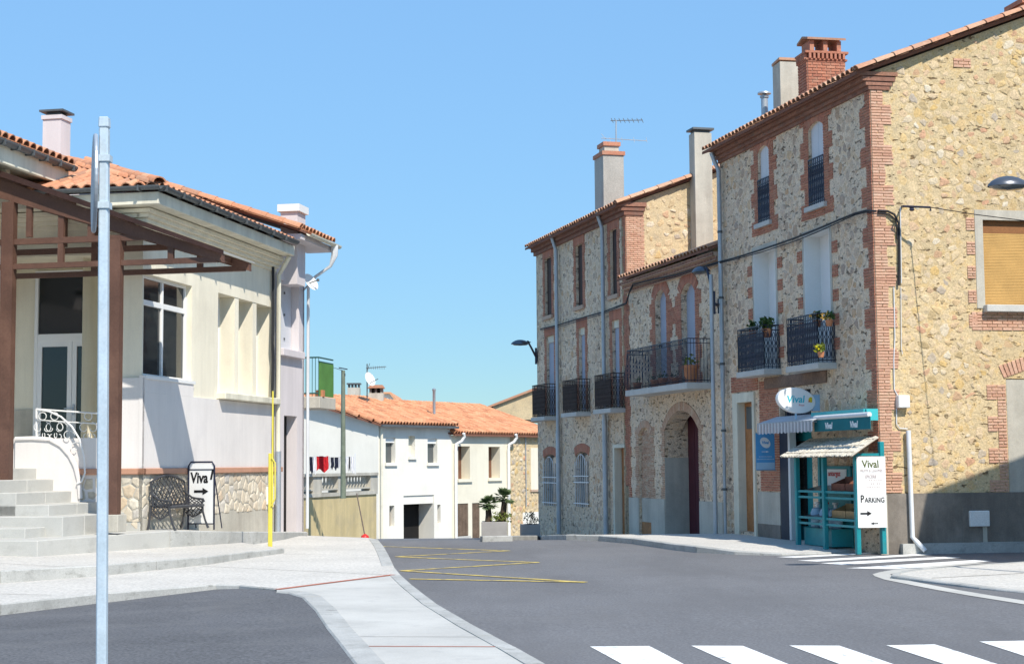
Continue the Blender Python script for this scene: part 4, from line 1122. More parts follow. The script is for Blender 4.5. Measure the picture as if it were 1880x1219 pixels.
# flower pots on the balcony
def leafclump(mb, c, rad, n, size, flat=.8):
    for _ in range(n):
        d = V((random.gauss(0, 1), random.gauss(0, 1), random.gauss(0, 1) * flat)); d.normalize()
        p = c + d * rad * random.random() ** .4
        a = V((random.gauss(0, 1), random.gauss(0, 1), random.gauss(0, 1))).normalized(); b = a.cross(V((random.gauss(0, 1), random.gauss(0, 1), random.gauss(0, 1)))).normalized()
        s_ = size * random.uniform(.6, 1.3)
        mb.add([p - a * s_, p + b * s_ * .45, p + a * s_, p - b * s_ * .45], [(0, 1, 2, 3)])
def pot(px, py, v, F, r, h, label, group, fl='leaf', zfloor=None, big=False):
    q = F.hit(px, py, v); zb = zfloor if zfloor is not None else q.z
    t = thing('flower_pot', label, 'flower pot', (q.x, q.y, zb), group)
    b = MB(); b.lathe(V((q.x, q.y, zb)), [(r * .68, 0), (r * .9, h * .8), (r * 1.05, h * .8), (r * 1.05, h), (r * .85, h), (r * .8, h * .9)], 14)
    b.build('pot', M['terracotta_pot'], t, smooth=True)
    b = MB(); leafclump(b, V((q.x, q.y, zb + h + r * .4)), r * 1.0, 60 if big else 34, r * .28); b.build('foliage', M[fl], t)
    return t
gp = 'terracotta pots on the long balcony'
zfl = zF + .005
pot(1170, 706, v_b - .18, FB, .13, .20, 'small terracotta pot alone at the far end of the long iron balcony', gp, 'bush', zfl)
pot(1203, 701, v_b - .16, FB, .12, .20, 'terracotta pot touching its twin, far one of the middle pair on the long balcony', gp, 'leaf', zfl)
pot(1217, 699, v_b - .16, FB, .13, .22, 'terracotta pot touching its twin, near one of the middle pair on the long balcony', gp, 'leaf', zfl)
pot(1240, 695, v_b - .16, FB, .12, .18, 'low terracotta pot with reddish plant beside the big ribbed pot', gp, 'flower_pink' if False else 'dry', zfl)
pot(1268, 692, v_b - .22, FB, .20, .44, 'largest terracotta pot with yellow blooms at the near end of the long balcony', gp, 'flower_orange' if False else 'bush', zfl, True)

# ================= tall house
ezA = FB.at(1151, 359, .3)[1]
tall = thing('stone_house', 'far tall stone house with three dark iron balconies and a grey chimney', 'house', (oA.x, oA.y, -.5), 'stone houses along the street')
ak = Pieces('brick', M['brick'], 'brickwork', UB, 60, 9)
ad = Pieces('brick', M['brick_dark'], 'cornice_brickwork', UB, 0, 99)
aps = Pieces('brick', M['brick_sun'], 'brickwork', UB, 120, 9)
as_ = Pieces('stone', M['stone'], 'rubble_stonework', None, 60, 11)
AW2 = [FB.R(1000.6, 1013, 473, 580), FB.R(1057.5, 1070, 449, 562.5), FB.R(1120.6, 1133, 421, 542)]
AW1 = [FB.R(1004, 1018, 616, 762), FB.R(1063.5, 1075, 601, 752), FB.R(1125, 1138, 587, 746)]
AW0 = [FB.R(999, 1023, 834, 928), FB.R(1057, 1082, 829, 930)]
AD = FB.R(1130, 1146.5, 822, 985)
hs = AW2 + AW1 + AW0 + [(AD[0], AD[1], G0, AD[3])]
zA = ezA - .33
wb = MB(); wall_face(wb, FB, uB1, uA1, G0, zA + .1, hs)
for h in AW2: reveals(wb, FB, h, .2)
for h in AW1: reveals(wb, FB, h, .22)
for h in AW0: reveals(wb, FB, h, .2); arch_fill(wb, FB, h[0], h[1], h[3] - .12, .12, .19)
reveals(wb, FB, hs[-1], .25)
wA = wb.build('wall', M['mortar'], tall)
exA = [(uB1 - .1, uB1 + .36, -3, 20)]
for h in AW2:
    brick_jamb(FB, h[0], -1, h[2] - .1, h[3], ak, wide=.26, narrow=.20); brick_jamb(FB, h[1], 1, h[2] - .1, h[3], ak, wide=.26, narrow=.20)
    brick_arch(FB, h[0], h[1], h[3], 0, ak, h=.36, ext=.22); exA.append((h[0] - .3, h[1] + .3, h[2] - .2, h[3] + .4))
    s_ = MB(); s_.fbox(FB, h[0] - .16, h[1] + .16, -.1, .08, h[2] - .12, h[2]); p = s_.build('window', M['brick_mortar'], tall)
    s_ = MB(); s_.fbox(FB, h[0] + .01, h[1] - .01, -.11, -.08, h[2], h[3]); s_.build('shutter', M['wood_dark'], p)  # dark panel standing in for the shade inside the open window
for i, h in enumerate(AW1):
    brick_jamb(FB, h[0], -1, h[2], h[3], ak, wide=.26, narrow=.20); brick_jamb(FB, h[1], 1, h[2], h[3], ak, wide=.26, narrow=.20)
    brick_arch(FB, h[0], h[1], h[3], 0, ak, h=.30, ext=.22); exA.append((h[0] - .3, h[1] + .3, h[2] - .3, h[3] + .35))
    s_ = MB(); s_.fbox(FB, h[0] + .01, h[1] - .01, -.13, -.09, h[2], h[3] - .22); p = s_.build('window', M['shutter'], tall)
    s_ = MB(); s_.fbox(FB, h[0] + .01, h[1] - .01, -.2, -.05, h[3] - .22, h[3]); s_.build('blind_box', M['cream_trim'], p)
for (xa, xb, yt, yb), h in zip(((986, 1020, 704, 764), (1040, 1083, 695, 756), (1100, 1148, 684.5, 749)), AW1):
    um = (h[0] + h[1]) / 2; hw = .78; v_ = .42
    zb = FB.at((xa + xb) / 2, yb, v_)[1]; zt = FB.at((xa + xb) / 2, yt, v_)[1]
    s_ = MB(); s_.fbox(FB, um - hw, um + hw, -.1, v_ + .05, zb - .12, zb); bal = s_.build('balcony', M['plaster_sill'], tall)
    rl = MB(); railing(rl, FB, um - hw + .05, um + hw - .05, v_, zb + .01, zt, step=.075, r=.013); rl.build('railing', M['iron_brown'], bal)
for h in AW0:
    brick_arch(FB, h[0], h[1], h[3] - .12, .12, ak, h=.26); exA.append((h[0] - .15, h[1] + .15, h[2] - .15, h[3] + .3))
    s_ = MB(); s_.fbox(FB, h[0] + .01, h[1] - .01, -.19, -.16, h[2], h[3]); p = s_.build('window', M['glass2'], tall)
    rl = MB()
    for zz in (h[2] + .1, h[2] + .75, h[3] - .75): rl.bar(FB.p(h[0] - .06, .05, zz), FB.p(h[1] + .06, .05, zz), .03)
    for k in range(7):
        u = h[0] + (h[1] - h[0]) * (k + .5) / 7
        rl.bar(FB.p(u, .05, h[2]), FB.p(u, .05, h[3] - .35 + .25 * math.sin(math.pi * (k + .5) / 7)), .022)
    um = (h[0] + h[1]) / 2
    rl.tube([FB.p(um + .45 * math.cos(t * math.pi / 10), .05, h[3] - .42 + .34 * math.sin(t * math.pi / 10)) for t in range(11)], .014, 5)
    rl.build('window_bars', M['iron_white'], p)
s_ = MB(); s_.fbox(FB, AD[0] + .02, AD[1] - .02, -.24, -.2, G0, AD[3]); p = s_.build('door', M['wood_orange'], tall)
s_ = MB(); s_.fbox(FB, AD[1] - .01, AD[1] + .12, -.2, .03, G0, AD[3] + .1); s_.fbox(FB, AD[0] - .10, AD[1] - .01, -.05, .028, AD[3], AD[3] + .1); s_.build('frame', M['cream_trim'], p)
exA.append((AD[0] - .2, AD[1] + .2, -3, AD[3] + .3))
rubble(FB, uB1, uA1, -1.0, zA - .1, .30, .22, exA, as_, shr=(.5, .95), skip=.15, h=(.0, .018)); as_.finish(wA)
cm = MB()
for i, (dv, za, zb) in enumerate(((.07, -.40, -.28), (.16, -.28, -.16), (.27, -.16, -.03))):
    cm.fbox(FB, uB1 - .02 - dv * .3, uA1 + .1, -.02, dv, ezA + za + .003 * i, ezA + zb)
    cm.fbox(FA_G, -dv + .004, .52 + .04 * i, -.02, .03 + dv * .3, ezA + za + .003 * i + .002, ezA + zb - .002)
cm.build('cornice', M['brick_dark'], tall)
n = int((uA1 - uB1) / .23)
for i in range(n):
    for dv, zc in ((.07, -.34), (.16, -.22), (.27, -.095)): ad.brick(FB, uB1 + (i + .5) * (uA1 - uB1) / n, dv - .012, ezA + zc, .21, .03, .08)
# side gable above the middle house
u_e, z_e = FA_G.at(1187, 362); u_r, z_r_ = FA_G.at(1318, 316)
sA = (z_r_ - z_e) / (u_r - u_e); ztA = lambda u: z_e + sA * (min(u, 10 - u) - u_e)
GA = 5.0
gb = MB(); gb.fprism(FA_G, [(0, G0), (GA * 2, G0), (GA * 2, ztA(0)), (GA, ztA(GA)), (0, ztA(0))], 0, -.4)
gA = gb.build('gable_wall', M['mortar_far'], tall)
zpb = ezB + .0
brick_area(FA_G, 0.0, .56, zpb - .3, ezA - .40, aps)
brick_jamb(FB, uB1, 1, 1.0, ezA - .40, ak, wide=.30, narrow=.22)
gs = Pieces('stone', M['stone_sun'], 'gable_stonework', None, 60, 10)
rubble(FA_G, .56, 6.0, zpb - .2, ztA(GA), .28, .20, [], gs, shr=(.45, .85), skip=.15, h=(.006, .03), ztop=ztA); gs.finish(gA)
ak.finish(tall); ad.finish(tall); aps.finish(tall)
b_ = MB(); b_.prism([FB.p(uB1 + .4, -.3, G0), FB.p(uA1, -.3, G0), FB.p(uA1, -8, G0), FB.p(uB1 + .4, -8, G0)], (0, 0, zA - G0)); b_.build('rear_wall', M['mortar'], tall)
b_ = MB(); b_.prism([FB.p(uA1 - .02, 0, G0), FB.p(uA1, 0, G0), FB.p(uA1, -8, G0), FB.p(uA1 - .02, -8, G0)], (0, 0, zA - G0)); b_.build('rear_wall', M['mortar'], tall)
rb = MB(); e0 = FA_G.p(-.34, .12, ztA(-.34) + .03); e1 = FA_G.p(GA, .12, ztA(GA) + .03); e2 = FA_G.p(2 * GA + .3, .12, ztA(-.3) + .03); LA = dB * (uA1 - uB1 + .3)
for a, b__ in ((e0, e1), (e1, e2)): rb.prism([a, b__, b__ + LA, a + LA], (0, 0, .07))
rA = rb.build('roof', M['tile_bed'], tall)
at_ = Pieces('tile', M['tile_old'], 'roof_tiles', UT, 80, 8, smooth=True)
ey = (e1 - e0).normalized(); ez_ = dB.cross(ey); ez_ = ez_ if ez_.z > 0 else -ez_
tile_roof(at_, e0 + Z * .07, dB, ey, lambda a, b: True, int((uA1 - uB1 + .3) / .23), int((e1 - e0).length / .38), sp=.23, row=.38, wid=.21)
for j in range(int((e1 - e0).length / .45)): at_.mx(tile_mx(e0 + ey * .45 * j + Z * .09, dB, (ey + Z * .02).normalized(), ez_.normalized(), .30, .54, .22))
at_.finish(rA)
# chimneys
p = FB.p(uB1 + 3.4, -1.2, 0); c_ = ony(1119, 375, p.y); p = V((c_.x, p.y, c_.z)); zt = ony(1119, 290, p.y).z; zt0 = ony(1119, 268, p.y).z
ch = MB(); shaft(ch, p, .66, .9, p.z - 1.5, zt, tA); o = ch.build('chimney', M['roughcast'], tall, label='grey roughcast chimney with a brick collar')
ch = MB(); shaft(ch, p, .74, .98, zt, zt + .12, tA); shaft(ch, p, .56, .66, zt0 - .06, zt0 + .06, tA); ch.build('chimney_collar', M['brick'], o)
ch = MB(); shaft(ch, p, .46, .56, zt + .12, zt0 - .06, tA); ch.build('chimney_pot', M['plaster_pale'], o)
chp = p.copy(); chz = zt0
u0_, z0_ = FA_G.at(1283, 455); u1_, z1_ = FA_G.at(1283, 250); w_ = FA_G.U(1298, 350) - FA_G.U(1267, 350)
ch = MB(); ch.fbox(FA_G, u0_ - w_ / 2, u0_ + w_ / 2, .002, .42, ezB - .2, z1_); o = ch.build('chimney', M['plaster_pale'], tall, label='tall narrow cream chimney running up the gable')
ch = MB(); ch.fbox(FA_G, u0_ - w_ / 2 - .06, u0_ + w_ / 2 + .06, -.05, .48, z1_ + .08, z1_ + .14); ch.fbox(FA_G, u0_ - w_ / 2 + .04, u0_ + w_ / 2 - .04, .04, .38, z1_, z1_ + .08); ch.build('chimney_cap', M['zinc_dark'], o)
# zinc rain pipes
for x0, yt, x1, yb in ((1015, 446, 1027, 982), (1100, 404, 1113, 982)):
    ut = FB.U(x0 + 5, yt + 30, .12); ub = FB.U(x1, yb - 40, .12)
    um = (ut + ub) / 2
    dp = MB(); z1_ = FB.at(x0, yt, .12)[1]; zm = FB.at(x0, (yt + yb) / 2 + 80, .12)[1]
    dp.tube([FB.p(um, .3, z1_ + .25), FB.p(um, .22, z1_), FB.p(um, .12, z1_ - .3), FB.p(um, .12, zm)], .06, 10); dp.tube([FB.p(um, .12, zm + .05), FB.p(um, .12, -.6)], .075, 10)
    dpp = dp.build('drain_pipe', M['zinc'], tall, smooth=True)
# ---- TV antenna on the grey chimney
an = thing('tv_antenna', 'thin two-boom television aerial fixed to the grey chimney', 'antenna', (chp.x, chp.y, chz))
ap = lambda px, py: ony(px, py, chp.y)
b_ = MB(); b_.tube([ap(1131, 300), ap(1131, 221)], .022, 6); b_.build('mast', M['zinc'], an)
b_ = MB(); b_.tube([ap(1121, 222), ap(1180, 221)], .014, 5)
for x in (1124, 1130, 1138, 1146, 1154, 1162, 1171, 1179): b_.tube([ap(x - 2, 217.5) , ap(x + 2, 226)], .012, 4)
b_.build('boom', M['zinc_dark'], an)
b_ = MB(); b_.tube([ap(1104, 254), ap(1188, 259)], .014, 5); b_.tube([ap(1104, 246), ap(1112, 256)], .010, 4)
for x in (1112, 1120, 1142, 1164, 1187): b_.tube([ap(x - 1, 252.5), ap(x + 1, 262)], .010, 4)
b_.build('boom', M['zinc'], an)
# ------------------------------------------------------------------ left hand buildings
dD = dir_vp(1520); nD = V((dD.y, -dD.x, 0))
K = ony(258, 860, 28.0)
FD = Fr((K.x, K.y), dD, nD)
FE = Fr((K.x, K.y), -nD, -dD)          # front wall, u runs left
e1, e2 = nD, dD
uD1 = FD.U(504, 700); uE1 = FD.U(558, 800)
zeD = FD.at(277, 346, .5)[1]
pub = thing('public_building', 'low cream and lilac public building with clay tiled roof and crazy paved stone base', 'building', (K.x, K.y, .3), 'buildings on the left of the street')
wt = zeD - .16
WD = (FD.U(262, 590), FD.U(352, 600), FD.at(300, 694)[1], FD.at(264, 501)[1])
WD = (max(.05, WD[0]), WD[1], WD[2], WD[3])
SL = (FD.U(400, 630), FD.U(499, 640), FD.at(401, 721)[1], FD.at(400, 537)[1])
wb = MB(); wall_face(wb, FD, 0, uD1, G0, wt, [WD, SL]); reveals(wb, FD, WD, .20); reveals(wb, FD, SL, .42)
uP0, uP1 = FE.U(216, 650), 7.0
zPT = FE.at(150, 804)[1]; zDT = FE.at(120, 470)[1]
PH = (uP0, uP1 - .5, zPT - .02, zDT)
wall_face(wb, FE, 0, uP1, G0, wt, [PH]); reveals(wb, FE, PH, 1.2)
wallD = wb.build('wall', M['cream'], pub)
b_ = MB(); b_.prism([FD.p(.3, -1.3, G0), FD.p(uD1 - .05, -.5, G0), FD.p(uD1 - .05, -8, G0), FD.p(1.4, -8, G0), FD.p(1.4, -1.3, G0)], (0, 0, wt - G0 - .05)); b_.build('rear_wall', M['cream'], pub)
# lilac lower part
zband = FD.at(400, 863)[1]; zlil = FD.at(300, 696)[1]; zsill = SL[2] - .14
lb = MB()
lb.fbox(FD, -.06, uD1, -.02, .05, zband - .05, zsill - .001)
lb.fbox(FD, -.06, WD[1] + .0, -.02, .05, zsill, WD[2] - .002)
lb.fbox(FE, -.05, uP0, -.02, .05, zband - .05, FE.at(240, 694)[1])
lb.fbox(FE, uP0, uP1, -.15, .05, 1.0, zPT)
lb.build('lower_wall', M['lilac'], pub)
bd = MB(); bd.fbox(FD, -.10, uD1 + .3, -.02, .10, zband - .055, zband + .055); bd.fbox(FE, -.10, FE.U(145, 862), -.02, .10, zband - .055, zband + .055)
bd.build('terracotta_band', M['terracotta_band'], pub, bevel=.012)
# plinth stones
gz = lambda u: .47 + (.10 - .47) * max(0, min(1, u / 8.6))
sl_ = Pieces('stone', M['stone_slab'], 'plinth_stonework', None, 260, 7)
pl = MB(); pl.fbox(FD, -.04, uD1 + .25, -.02, .04, G0, zband - .05); pl.fbox(FE, -.04, FE.U(145, 900), -.02, .04, G0, zband - .05); plo = pl.build('plinth', M['plaster_pale'], pub)
rubble(FD, -.02, uD1 + .2, .70, zband - .06, .24, .21, [], sl_, shr=(.93, .97), skip=0, h=(.012, .022), v=.04, round_=False)
rubble(FE, 0.0, FE.U(147, 900), .50, zband - .06, .24, .21, [], sl_, shr=(.93, .97), skip=0, h=(.012, .022), v=.04, round_=False)
sl_.finish(plo)
# corner window
def win_frame(F, h, d, parent, mats=('frame_white', 'glass'), mull=1, tr=None, fw=.055, name='window'):
    a, b, z0, z1 = h
    m_ = MB()
    for x0, x1, y0, y1 in ((a, a + fw, z0, z1), (b - fw, b, z0, z1), (a + fw, b - fw, z0, z0 + fw), (a + fw, b - fw, z1 - fw, z1)): m_.fbox(F, x0 + .001, x1 - .001, -d + .005, -d + .07, y0 + .001, y1 - .001)
    for i in range(mull):
        u = a + (b - a) * (i + 1) / (mull + 1); m_.fbox(F, u - fw * .6, u + fw * .6, -d + .006, -d + .075, z0 + fw, z1 - fw)
    if tr: m_.fbox(F, a + fw, b - fw, -d + .007, -d + .072, tr - .05, tr + .05)
    o = m_.build(name, M[mats[0]], parent, bevel=.006)
    zs = [(z0 + fw, (tr - .05) if tr else z1 - fw)] + ([(tr + .05, z1 - fw)] if tr else [])
    for i in range(mull + 1):
        u0 = a + (b - a) * i / (mull + 1) + fw; u1 = a + (b - a) * (i + 1) / (mull + 1) - fw
        for q0, q1 in zs:
            g = MB(); g.fbox(F, u0 - .012, u1 + .012, -d + .02, -d + .035, q0 - .012, q1 + .012); g.build('pane', M[mats[1]], o)
    return o
wz = FD.at(300, 560)[1]
win_frame(FD, WD, .19, pub, tr=wz)
sb_ = MB(); sb_.fbox(FD, WD[0], WD[1] + .05, -.02, .07, WD[2] - .055, WD[2] + .003); sb_.build('sill', M['frame_white'], pub)
# slot windows: two deep fins, three glazed slits
w3 = (SL[1] - SL[0])
fn = MB()
for k in (1, 2):
    u = SL[0] + w3 * k / 3; fn.fbox(FD, u - .11, u + .11, -.41, -.01, SL[2] + .002, SL[3] - .002)
fn.build('window_fin', M['cream'], pub)
for k in range(3):
    a = SL[0] + w3 * k / 3 + (.11 if k else 0); b__ = SL[0] + w3 * (k + 1) / 3 - (.11 if k < 2 else 0)
    win_frame(FD, (a, b__, SL[2], SL[3]), .41, pub, mull=0)
sb_ = MB(); sb_.fbox(FD, SL[0] - .06, SL[1] + .04, -.05, .20, SL[2] - .13, SL[2] + .004); sb_.build('sill', M['cream_trim'], pub, bevel=.015)
# cornice, fascia, gutter
cv = MB()
for i in range(4):
    a = i / 4; cv.fbox(FD, -.02 - .30 * a, uD1, -.05, .04 + .26 * a, wt - .38 + .075 * i + .001 * i, wt - .38 + .075 * (i + 1))
    cv.fbox(FE, .0, uP1, -.05, .04 + .26 * a, wt - .38 + .075 * i + .001 * i + .001, wt - .38 + .075 * (i + 1) - .001)
cv.build('cornice', M['cream'], pub)
fs = MB(); uF1 = FD.U(541, 458, .5)
fs.fbox(FD, -.5, uF1, -.1, .5, zeD - .22, zeD); fs.fbox(FE, -.498, 4.4, -.1, .498, zeD - .221, zeD - .001)
fs.build('fascia', M['cream_trim'], pub, bevel=.01)
gt = MB()
def gutter(mb, F, u0, u1, v, z, r=.075):
    n = 8
    for rr in (r, r - .008):
        pts = [(v + rr * math.cos(math.pi + math.pi * i / n), z + rr * math.sin(math.pi + math.pi * i / n)) for i in range(n + 1)]
        for i in range(n):
            mb.quad(F.p(u0, pts[i][0], pts[i][1]), F.p(u1, pts[i][0], pts[i][1]), F.p(u1, pts[i + 1][0], pts[i + 1][1]), F.p(u0, pts[i + 1][0], pts[i + 1][1]))
gutter(gt, FD, -.58, uF1 - .1, .58, zeD + .09); gutter(gt, FE, -.58, 4.3, .58, zeD + .09)
n = 9
for i in range(n): gt.fbox(FD, -.5 + i * (uF1 + .3) / n, -.47 + i * (uF1 + .3) / n, .50, .667, zeD + .0, zeD + .10)
for i in range(5): gt.fbox(FE, -.2 + i * .8, -.17 + i * .8, .50, .667, zeD + .0, zeD + .10)
gt.build('gutter', M['zinc_dark'], pub, smooth=False)
# roof
pit = .34; zr0 = zeD + .06
RUN = 5.0
corner_e = FD.p(-.5, .5, zr0)
rfm = MB()
apex = FD.p(-.5 + RUN, .5 - RUN, zr0 + RUN * pit)
far_e = FD.p(uD1, .5, zr0); far_t = FD.p(uD1, .5 - RUN, zr0 + RUN * pit); lef_e = FD.p(-.5, .5 - 2 * RUN, zr0)
rfm.add([corner_e, far_e, far_t, apex, lef_e], [(0, 1, 2, 3), (0, 3, 4)])
rfm.add([p - Z * .05 for p in (corner_e, far_e, far_t, apex, lef_e)], [(0, 1, 2, 3), (0, 3, 4)])
rfo = rfm.build('roof', M['tile_bed'], pub)
dt = Pieces('tile', M['tile'], 'roof_tiles', UT, 285, 9, smooth=True)
eyS = (-nD + Z * pit).normalized(); ks = math.sqrt(1 + pit * pit)
tile_roof(dt, corner_e, dD, eyS, lambda a, b: a > b / ks - .05, int((uD1 + .5) / .24), int(RUN * ks / .36), sp=.24, wid=.215, hgt=.20, ln=.48)
eyF = (dD + Z * pit).normalized()
tile_roof(dt, corner_e, -nD, eyF, lambda a, b: a > b / ks - .05 and a < 2 * RUN - b / ks, int(2 * RUN / .24), int(RUN * ks / .36), sp=.24, wid=.215, hgt=.20, ln=.48)
hipd = (apex - corner_e); hl = hipd.length; hipd.normalize(); hx = hipd.cross(Z).normalized(); hz = hx.cross(hipd)
for i in range(int(hl / .36)): dt.mx(tile_mx(corner_e + hipd * (.36 * i - .05) + Z * .10, hx, (hipd + Z * .03).normalized(), hz, .26, .48, .22))
dt.finish(rfo)
# recessed door
zL = 1.72
FV = Fr((FE.p(0, -1.19, 0))[:2], FE.u, FE.n)
DH = (FV.U(206, 640), FV.U(66, 640), zL, FV.at(120, 497)[1])
b_ = MB(); b_.fbox(FE, uP0 - .2, uP1, -1.4, .0 - .05, zL - .2, zL); b_.build('landing', M['step'], pub)
dfr = MB(); fw = .07
a, b__, z0, z1 = DH; zt_ = FV.at(120, 620)[1]
for x0, x1, y0, y1 in ((a, a + fw, z0, z1), (b__ - fw, b__, z0, z1), (a + fw, b__ - fw, z1 - fw, z1), (a + fw, b__ - fw, zt_ - .07, zt_ + .07)): dfr.fbox(FV, x0, x1, .0, .08, y0, y1)
door = dfr.build('door', M['frame_white'], pub, bevel=.006)
g = MB(); g.fbox(FV, a + fw, b__ - fw, .02, .035, zt_ + .07, z1 - fw); g.build('transom', M['glass'], door)
um = (a + b__) / 2
for x0, x1 in ((a + fw, um - .004), (um + .004, b__ - fw)):
    lf = MB()
    for p0, p1, q0, q1 in ((x0, x0 + .09, z0, zt_ - .07), (x1 - .09, x1, z0, zt_ - .07), (x0 + .09, x1 - .09, zt_ - .17, zt_ - .07), (x0 + .09, x1 - .09, z0, z0 + .2)): lf.fbox(FV, p0, p1, .01, .07, q0, q1)
    lf.build('door_leaf', M['frame_white'], door)
    g = MB(); g.fbox(FV, x0 + .085, x1 - .085, .03, .045, z0 + .19, zt_ - .165); g.build('pane', M['glass'], door)
h_ = MB(); zz = z0 + 1.02; h_.bar(FV.p(um - .05, .1, zz), FV.p(um + .13, .1, zz), .02); h_.fbox(FV, um - .07, um - .03, .07, .09, zz - .12, zz + .08); h_.build('handle', M['zinc'], door)
lowb = MB(); lowb.fbox(FV, b__ + .02, uP1 - .51, .001, .02, zL, FV.at(40, 752)[1]); lowb.build('lower_wall', M['plaster_pale'], pub)
# curved cheek wall and its moulding, white iron rail
def fp(px, py, v): return FE.at(px, py, v)
ck = MB(); curve = [(28, 806), (60, 805), (92, 807), (112, 818), (128, 836), (138, 856), (144, 880), (147, 915)]
cp = [fp(x, y, .12) for x, y in curve]
ck.fprism(FE, cp + [(cp[-1][0], .6), (cp[0][0], .6)], .052, .12); ck.build('cheek_wall', M['lilac'], pub)
md = MB(); md.tube([FE.p(u, .11, z) for u, z in cp], .045, 8); md.build('cheek_moulding', M['lilac'], pub, smooth=True)
rl = MB()
P = lambda x, y, v=.02: FE.hit(x, y, v)
rl.tube([P(67, 751), P(181, 759), P(243, 767)], .015, 6); rl.tube([P(67, 771), P(181, 778), P(238, 785)], .011, 6)
rl.tube([P(243, 767), P(238, 785), P(232, 806)], .018, 5)
sw = [(67, 751), (90, 755), (112, 765), (132, 783), (146, 806), (154, 838), (156, 868), (150, 884), (141, 888)]
rl.tube([P(x, y, .16) for x, y in sw], .017, 6)
rl.tube([P(x, y, .02) for x, y in ((67, 751), (67, 806))], .02, 5)
def spiral(cx, cy, r0, r1, a0, turns, n=16, v=.02):
    rl.tube([P(cx + (r0 + (r1 - r0) * t / n) * math.cos(a0 + turns * 2 * math.pi * t / n), cy + (r0 + (r1 - r0) * t / n) * math.sin(a0 + turns * 2 * math.pi * t / n), v) for t in range(n + 1)], .008, 5)
for cx in (78, 100, 162, 225):
    spiral(cx, 764, 7, 7, 0, 1); spiral(cx - 7, 786, 3, 11, 0, .75); spiral(cx + 7, 786, 3, 11, math.pi, -.75); spiral(cx - 4, 800, 9, 3, -.6, .8); spiral(cx + 8, 800, 9, 3, 3.7, -.8)
for cx, cy in ((112, 785), (125, 800), (138, 822)): spiral(cx, cy, 3, 12, .5, .9, v=.1)
rl.build('railing', M['iron_white'], pub)
# upper block: eave, gutter, tiles
mo = ony(126, 309, 29.0)
FM = Fr((mo.x, mo.y), -dD, nD)
zM = mo.z
ub = MB(); ub.fbox(FM, 0, 9, -.10, 0, zM - .34, zM + .01); ub.fbox(FM, 0, 9, -1.1, -.1, zM - .30, zM - .22); up = ub.build('upper_fascia', M['cream_trim'], pub)
ub = MB(); ub.fbox(FM, .1, 9, -5, -1.0, wt - 1.5, zM - .24); ub.build('upper_wall', M['pink'], pub)
gt = MB(); gutter(gt, FM, -.05, 9, .08, zM + .02, .09)
for i in range(8): gt.fbox(FM, .1 + i * .5, .13 + i * .5, .0, .18, zM - .08, zM + .03)
gt.build('gutter', M['zinc_dark'], pub)
br = MB()
for u in (1.5, 3.2): br = MB(); br.fprism(FM, [(u, zM - .3), (u + .16, zM - .3), (u + .16, zM - .75), (u, zM - .62)], -.95, -.35); br.build('eave_bracket', M['cream_trim'], pub)
ur = MB(); a0 = FM.p(-.1, .05, zM + .03); eyM = (-nD + Z * pit).normalized()
ur.prism([a0, a0 - dD * 9, a0 - dD * 9 + eyM * 5, a0 + eyM * 5], (0, 0, .03)); uro = ur.build('upper_roof', M['tile_bed'], pub)
mt_ = Pieces('tile', M['tile'], 'roof_tiles', UT, 40, 9, smooth=True)
tile_roof(mt_, a0 + Z * .03, -dD, eyM, lambda a, b: True, 37, 13, sp=.24, wid=.215, hgt=.2, ln=.48); mt_.finish(uro)
p = ony(103, 300, 31.5); zt = ony(103, 221, 31.5).z
c_ = MB(); shaft(c_, p, .40, .40, p.z - 1.8, zt, e1); shaft(c_, p, .45, .45, zt - .02, zt + .06, e1); cho = c_.build('chimney', M['pink'], pub, label='pale pink chimney with a thin dark cap')
c_ = MB(); shaft(c_, p, .30, .30, zt + .05, zt + .12, e1); shaft(c_, p, .52, .5, zt + .13, zt + .17, e1); c_.build('chimney_cap', M['zinc_dark'], cho)
# rain pipe, cable and box at the far end
u = FD.U(509, 700, .1); zt = FD.at(512, 474, .2)[1]
dp = MB(); dp.tube([FD.p(u - .15, .42, zeD - .25), FD.p(u - .1, .30, zeD - .42), FD.p(u, .13, zeD - .62), FD.p(u, .12, FD.at(507, 830, .1)[1])], .05, 10); d1_ = dp.build('drain_pipe', M['cream_trim'], pub, smooth=True)
dp = MB(); dp.tube([FD.p(u, .13, FD.at(507, 828, .1)[1]), FD.p(u, .13, .15)], .065, 10); dp.build('pipe_foot', M['zinc'], d1_, smooth=True)
cbm = MB(); u2_ = FD.U(501, 600, .06)
cbm.tube([FD.p(u2_ + random.uniform(-.02, .02), .06, zz) for zz in [zeD - .4 - .35 * i for i in range(14)]], .035, 5); cbm.build('cable_bundle', M['cable'], pub)
r_ = FD.R(485, 492, 894, 926); b_ = MB(); b_.fbox(FD, r_[0], r_[1], .0, .16, r_[2], r_[3]); b_.build('meter_box', M['plastic_white'], pub, bevel=.01)

# ================= pink house
pink = thing('town_house', 'narrow pink rendered house with white shutter at the end of the cream building', 'house', tuple(FD.p(uD1, 0, 0)), 'buildings on the left of the street')
HW = (FD.U(514, 580), FD.U(549, 590), FD.at(521, 641)[1], FD.at(521, 515)[1]); HD = (FD.U(521, 870), FD.U(545, 870), G0, FD.at(530, 763)[1])
FP_ = Fr(FD.p(uD1, 0, 0)[:2], -nD, -dD)
us_, zs_ = FP_.at(545, 425, .1)
zE = FD.at(590, 449, .55)[1] + .05
wtE = zE - .12
wb = MB(); wall_face(wb, FD, uD1, uE1, G0, wtE, [HW, HD]); reveals(wb, FD, HW, .25); reveals(wb, FD, HD, .3)
hE = 4.5; ztE = lambda a: wtE + .34 * a
wb.fprism(FP_, [(0, G0), (9, G0), (9, wtE), (hE, ztE(hE)), (0, wtE)], 0, -.1)
Fq = Fr(FD.p(uE1, 0, 0)[:2], -nD, dD)
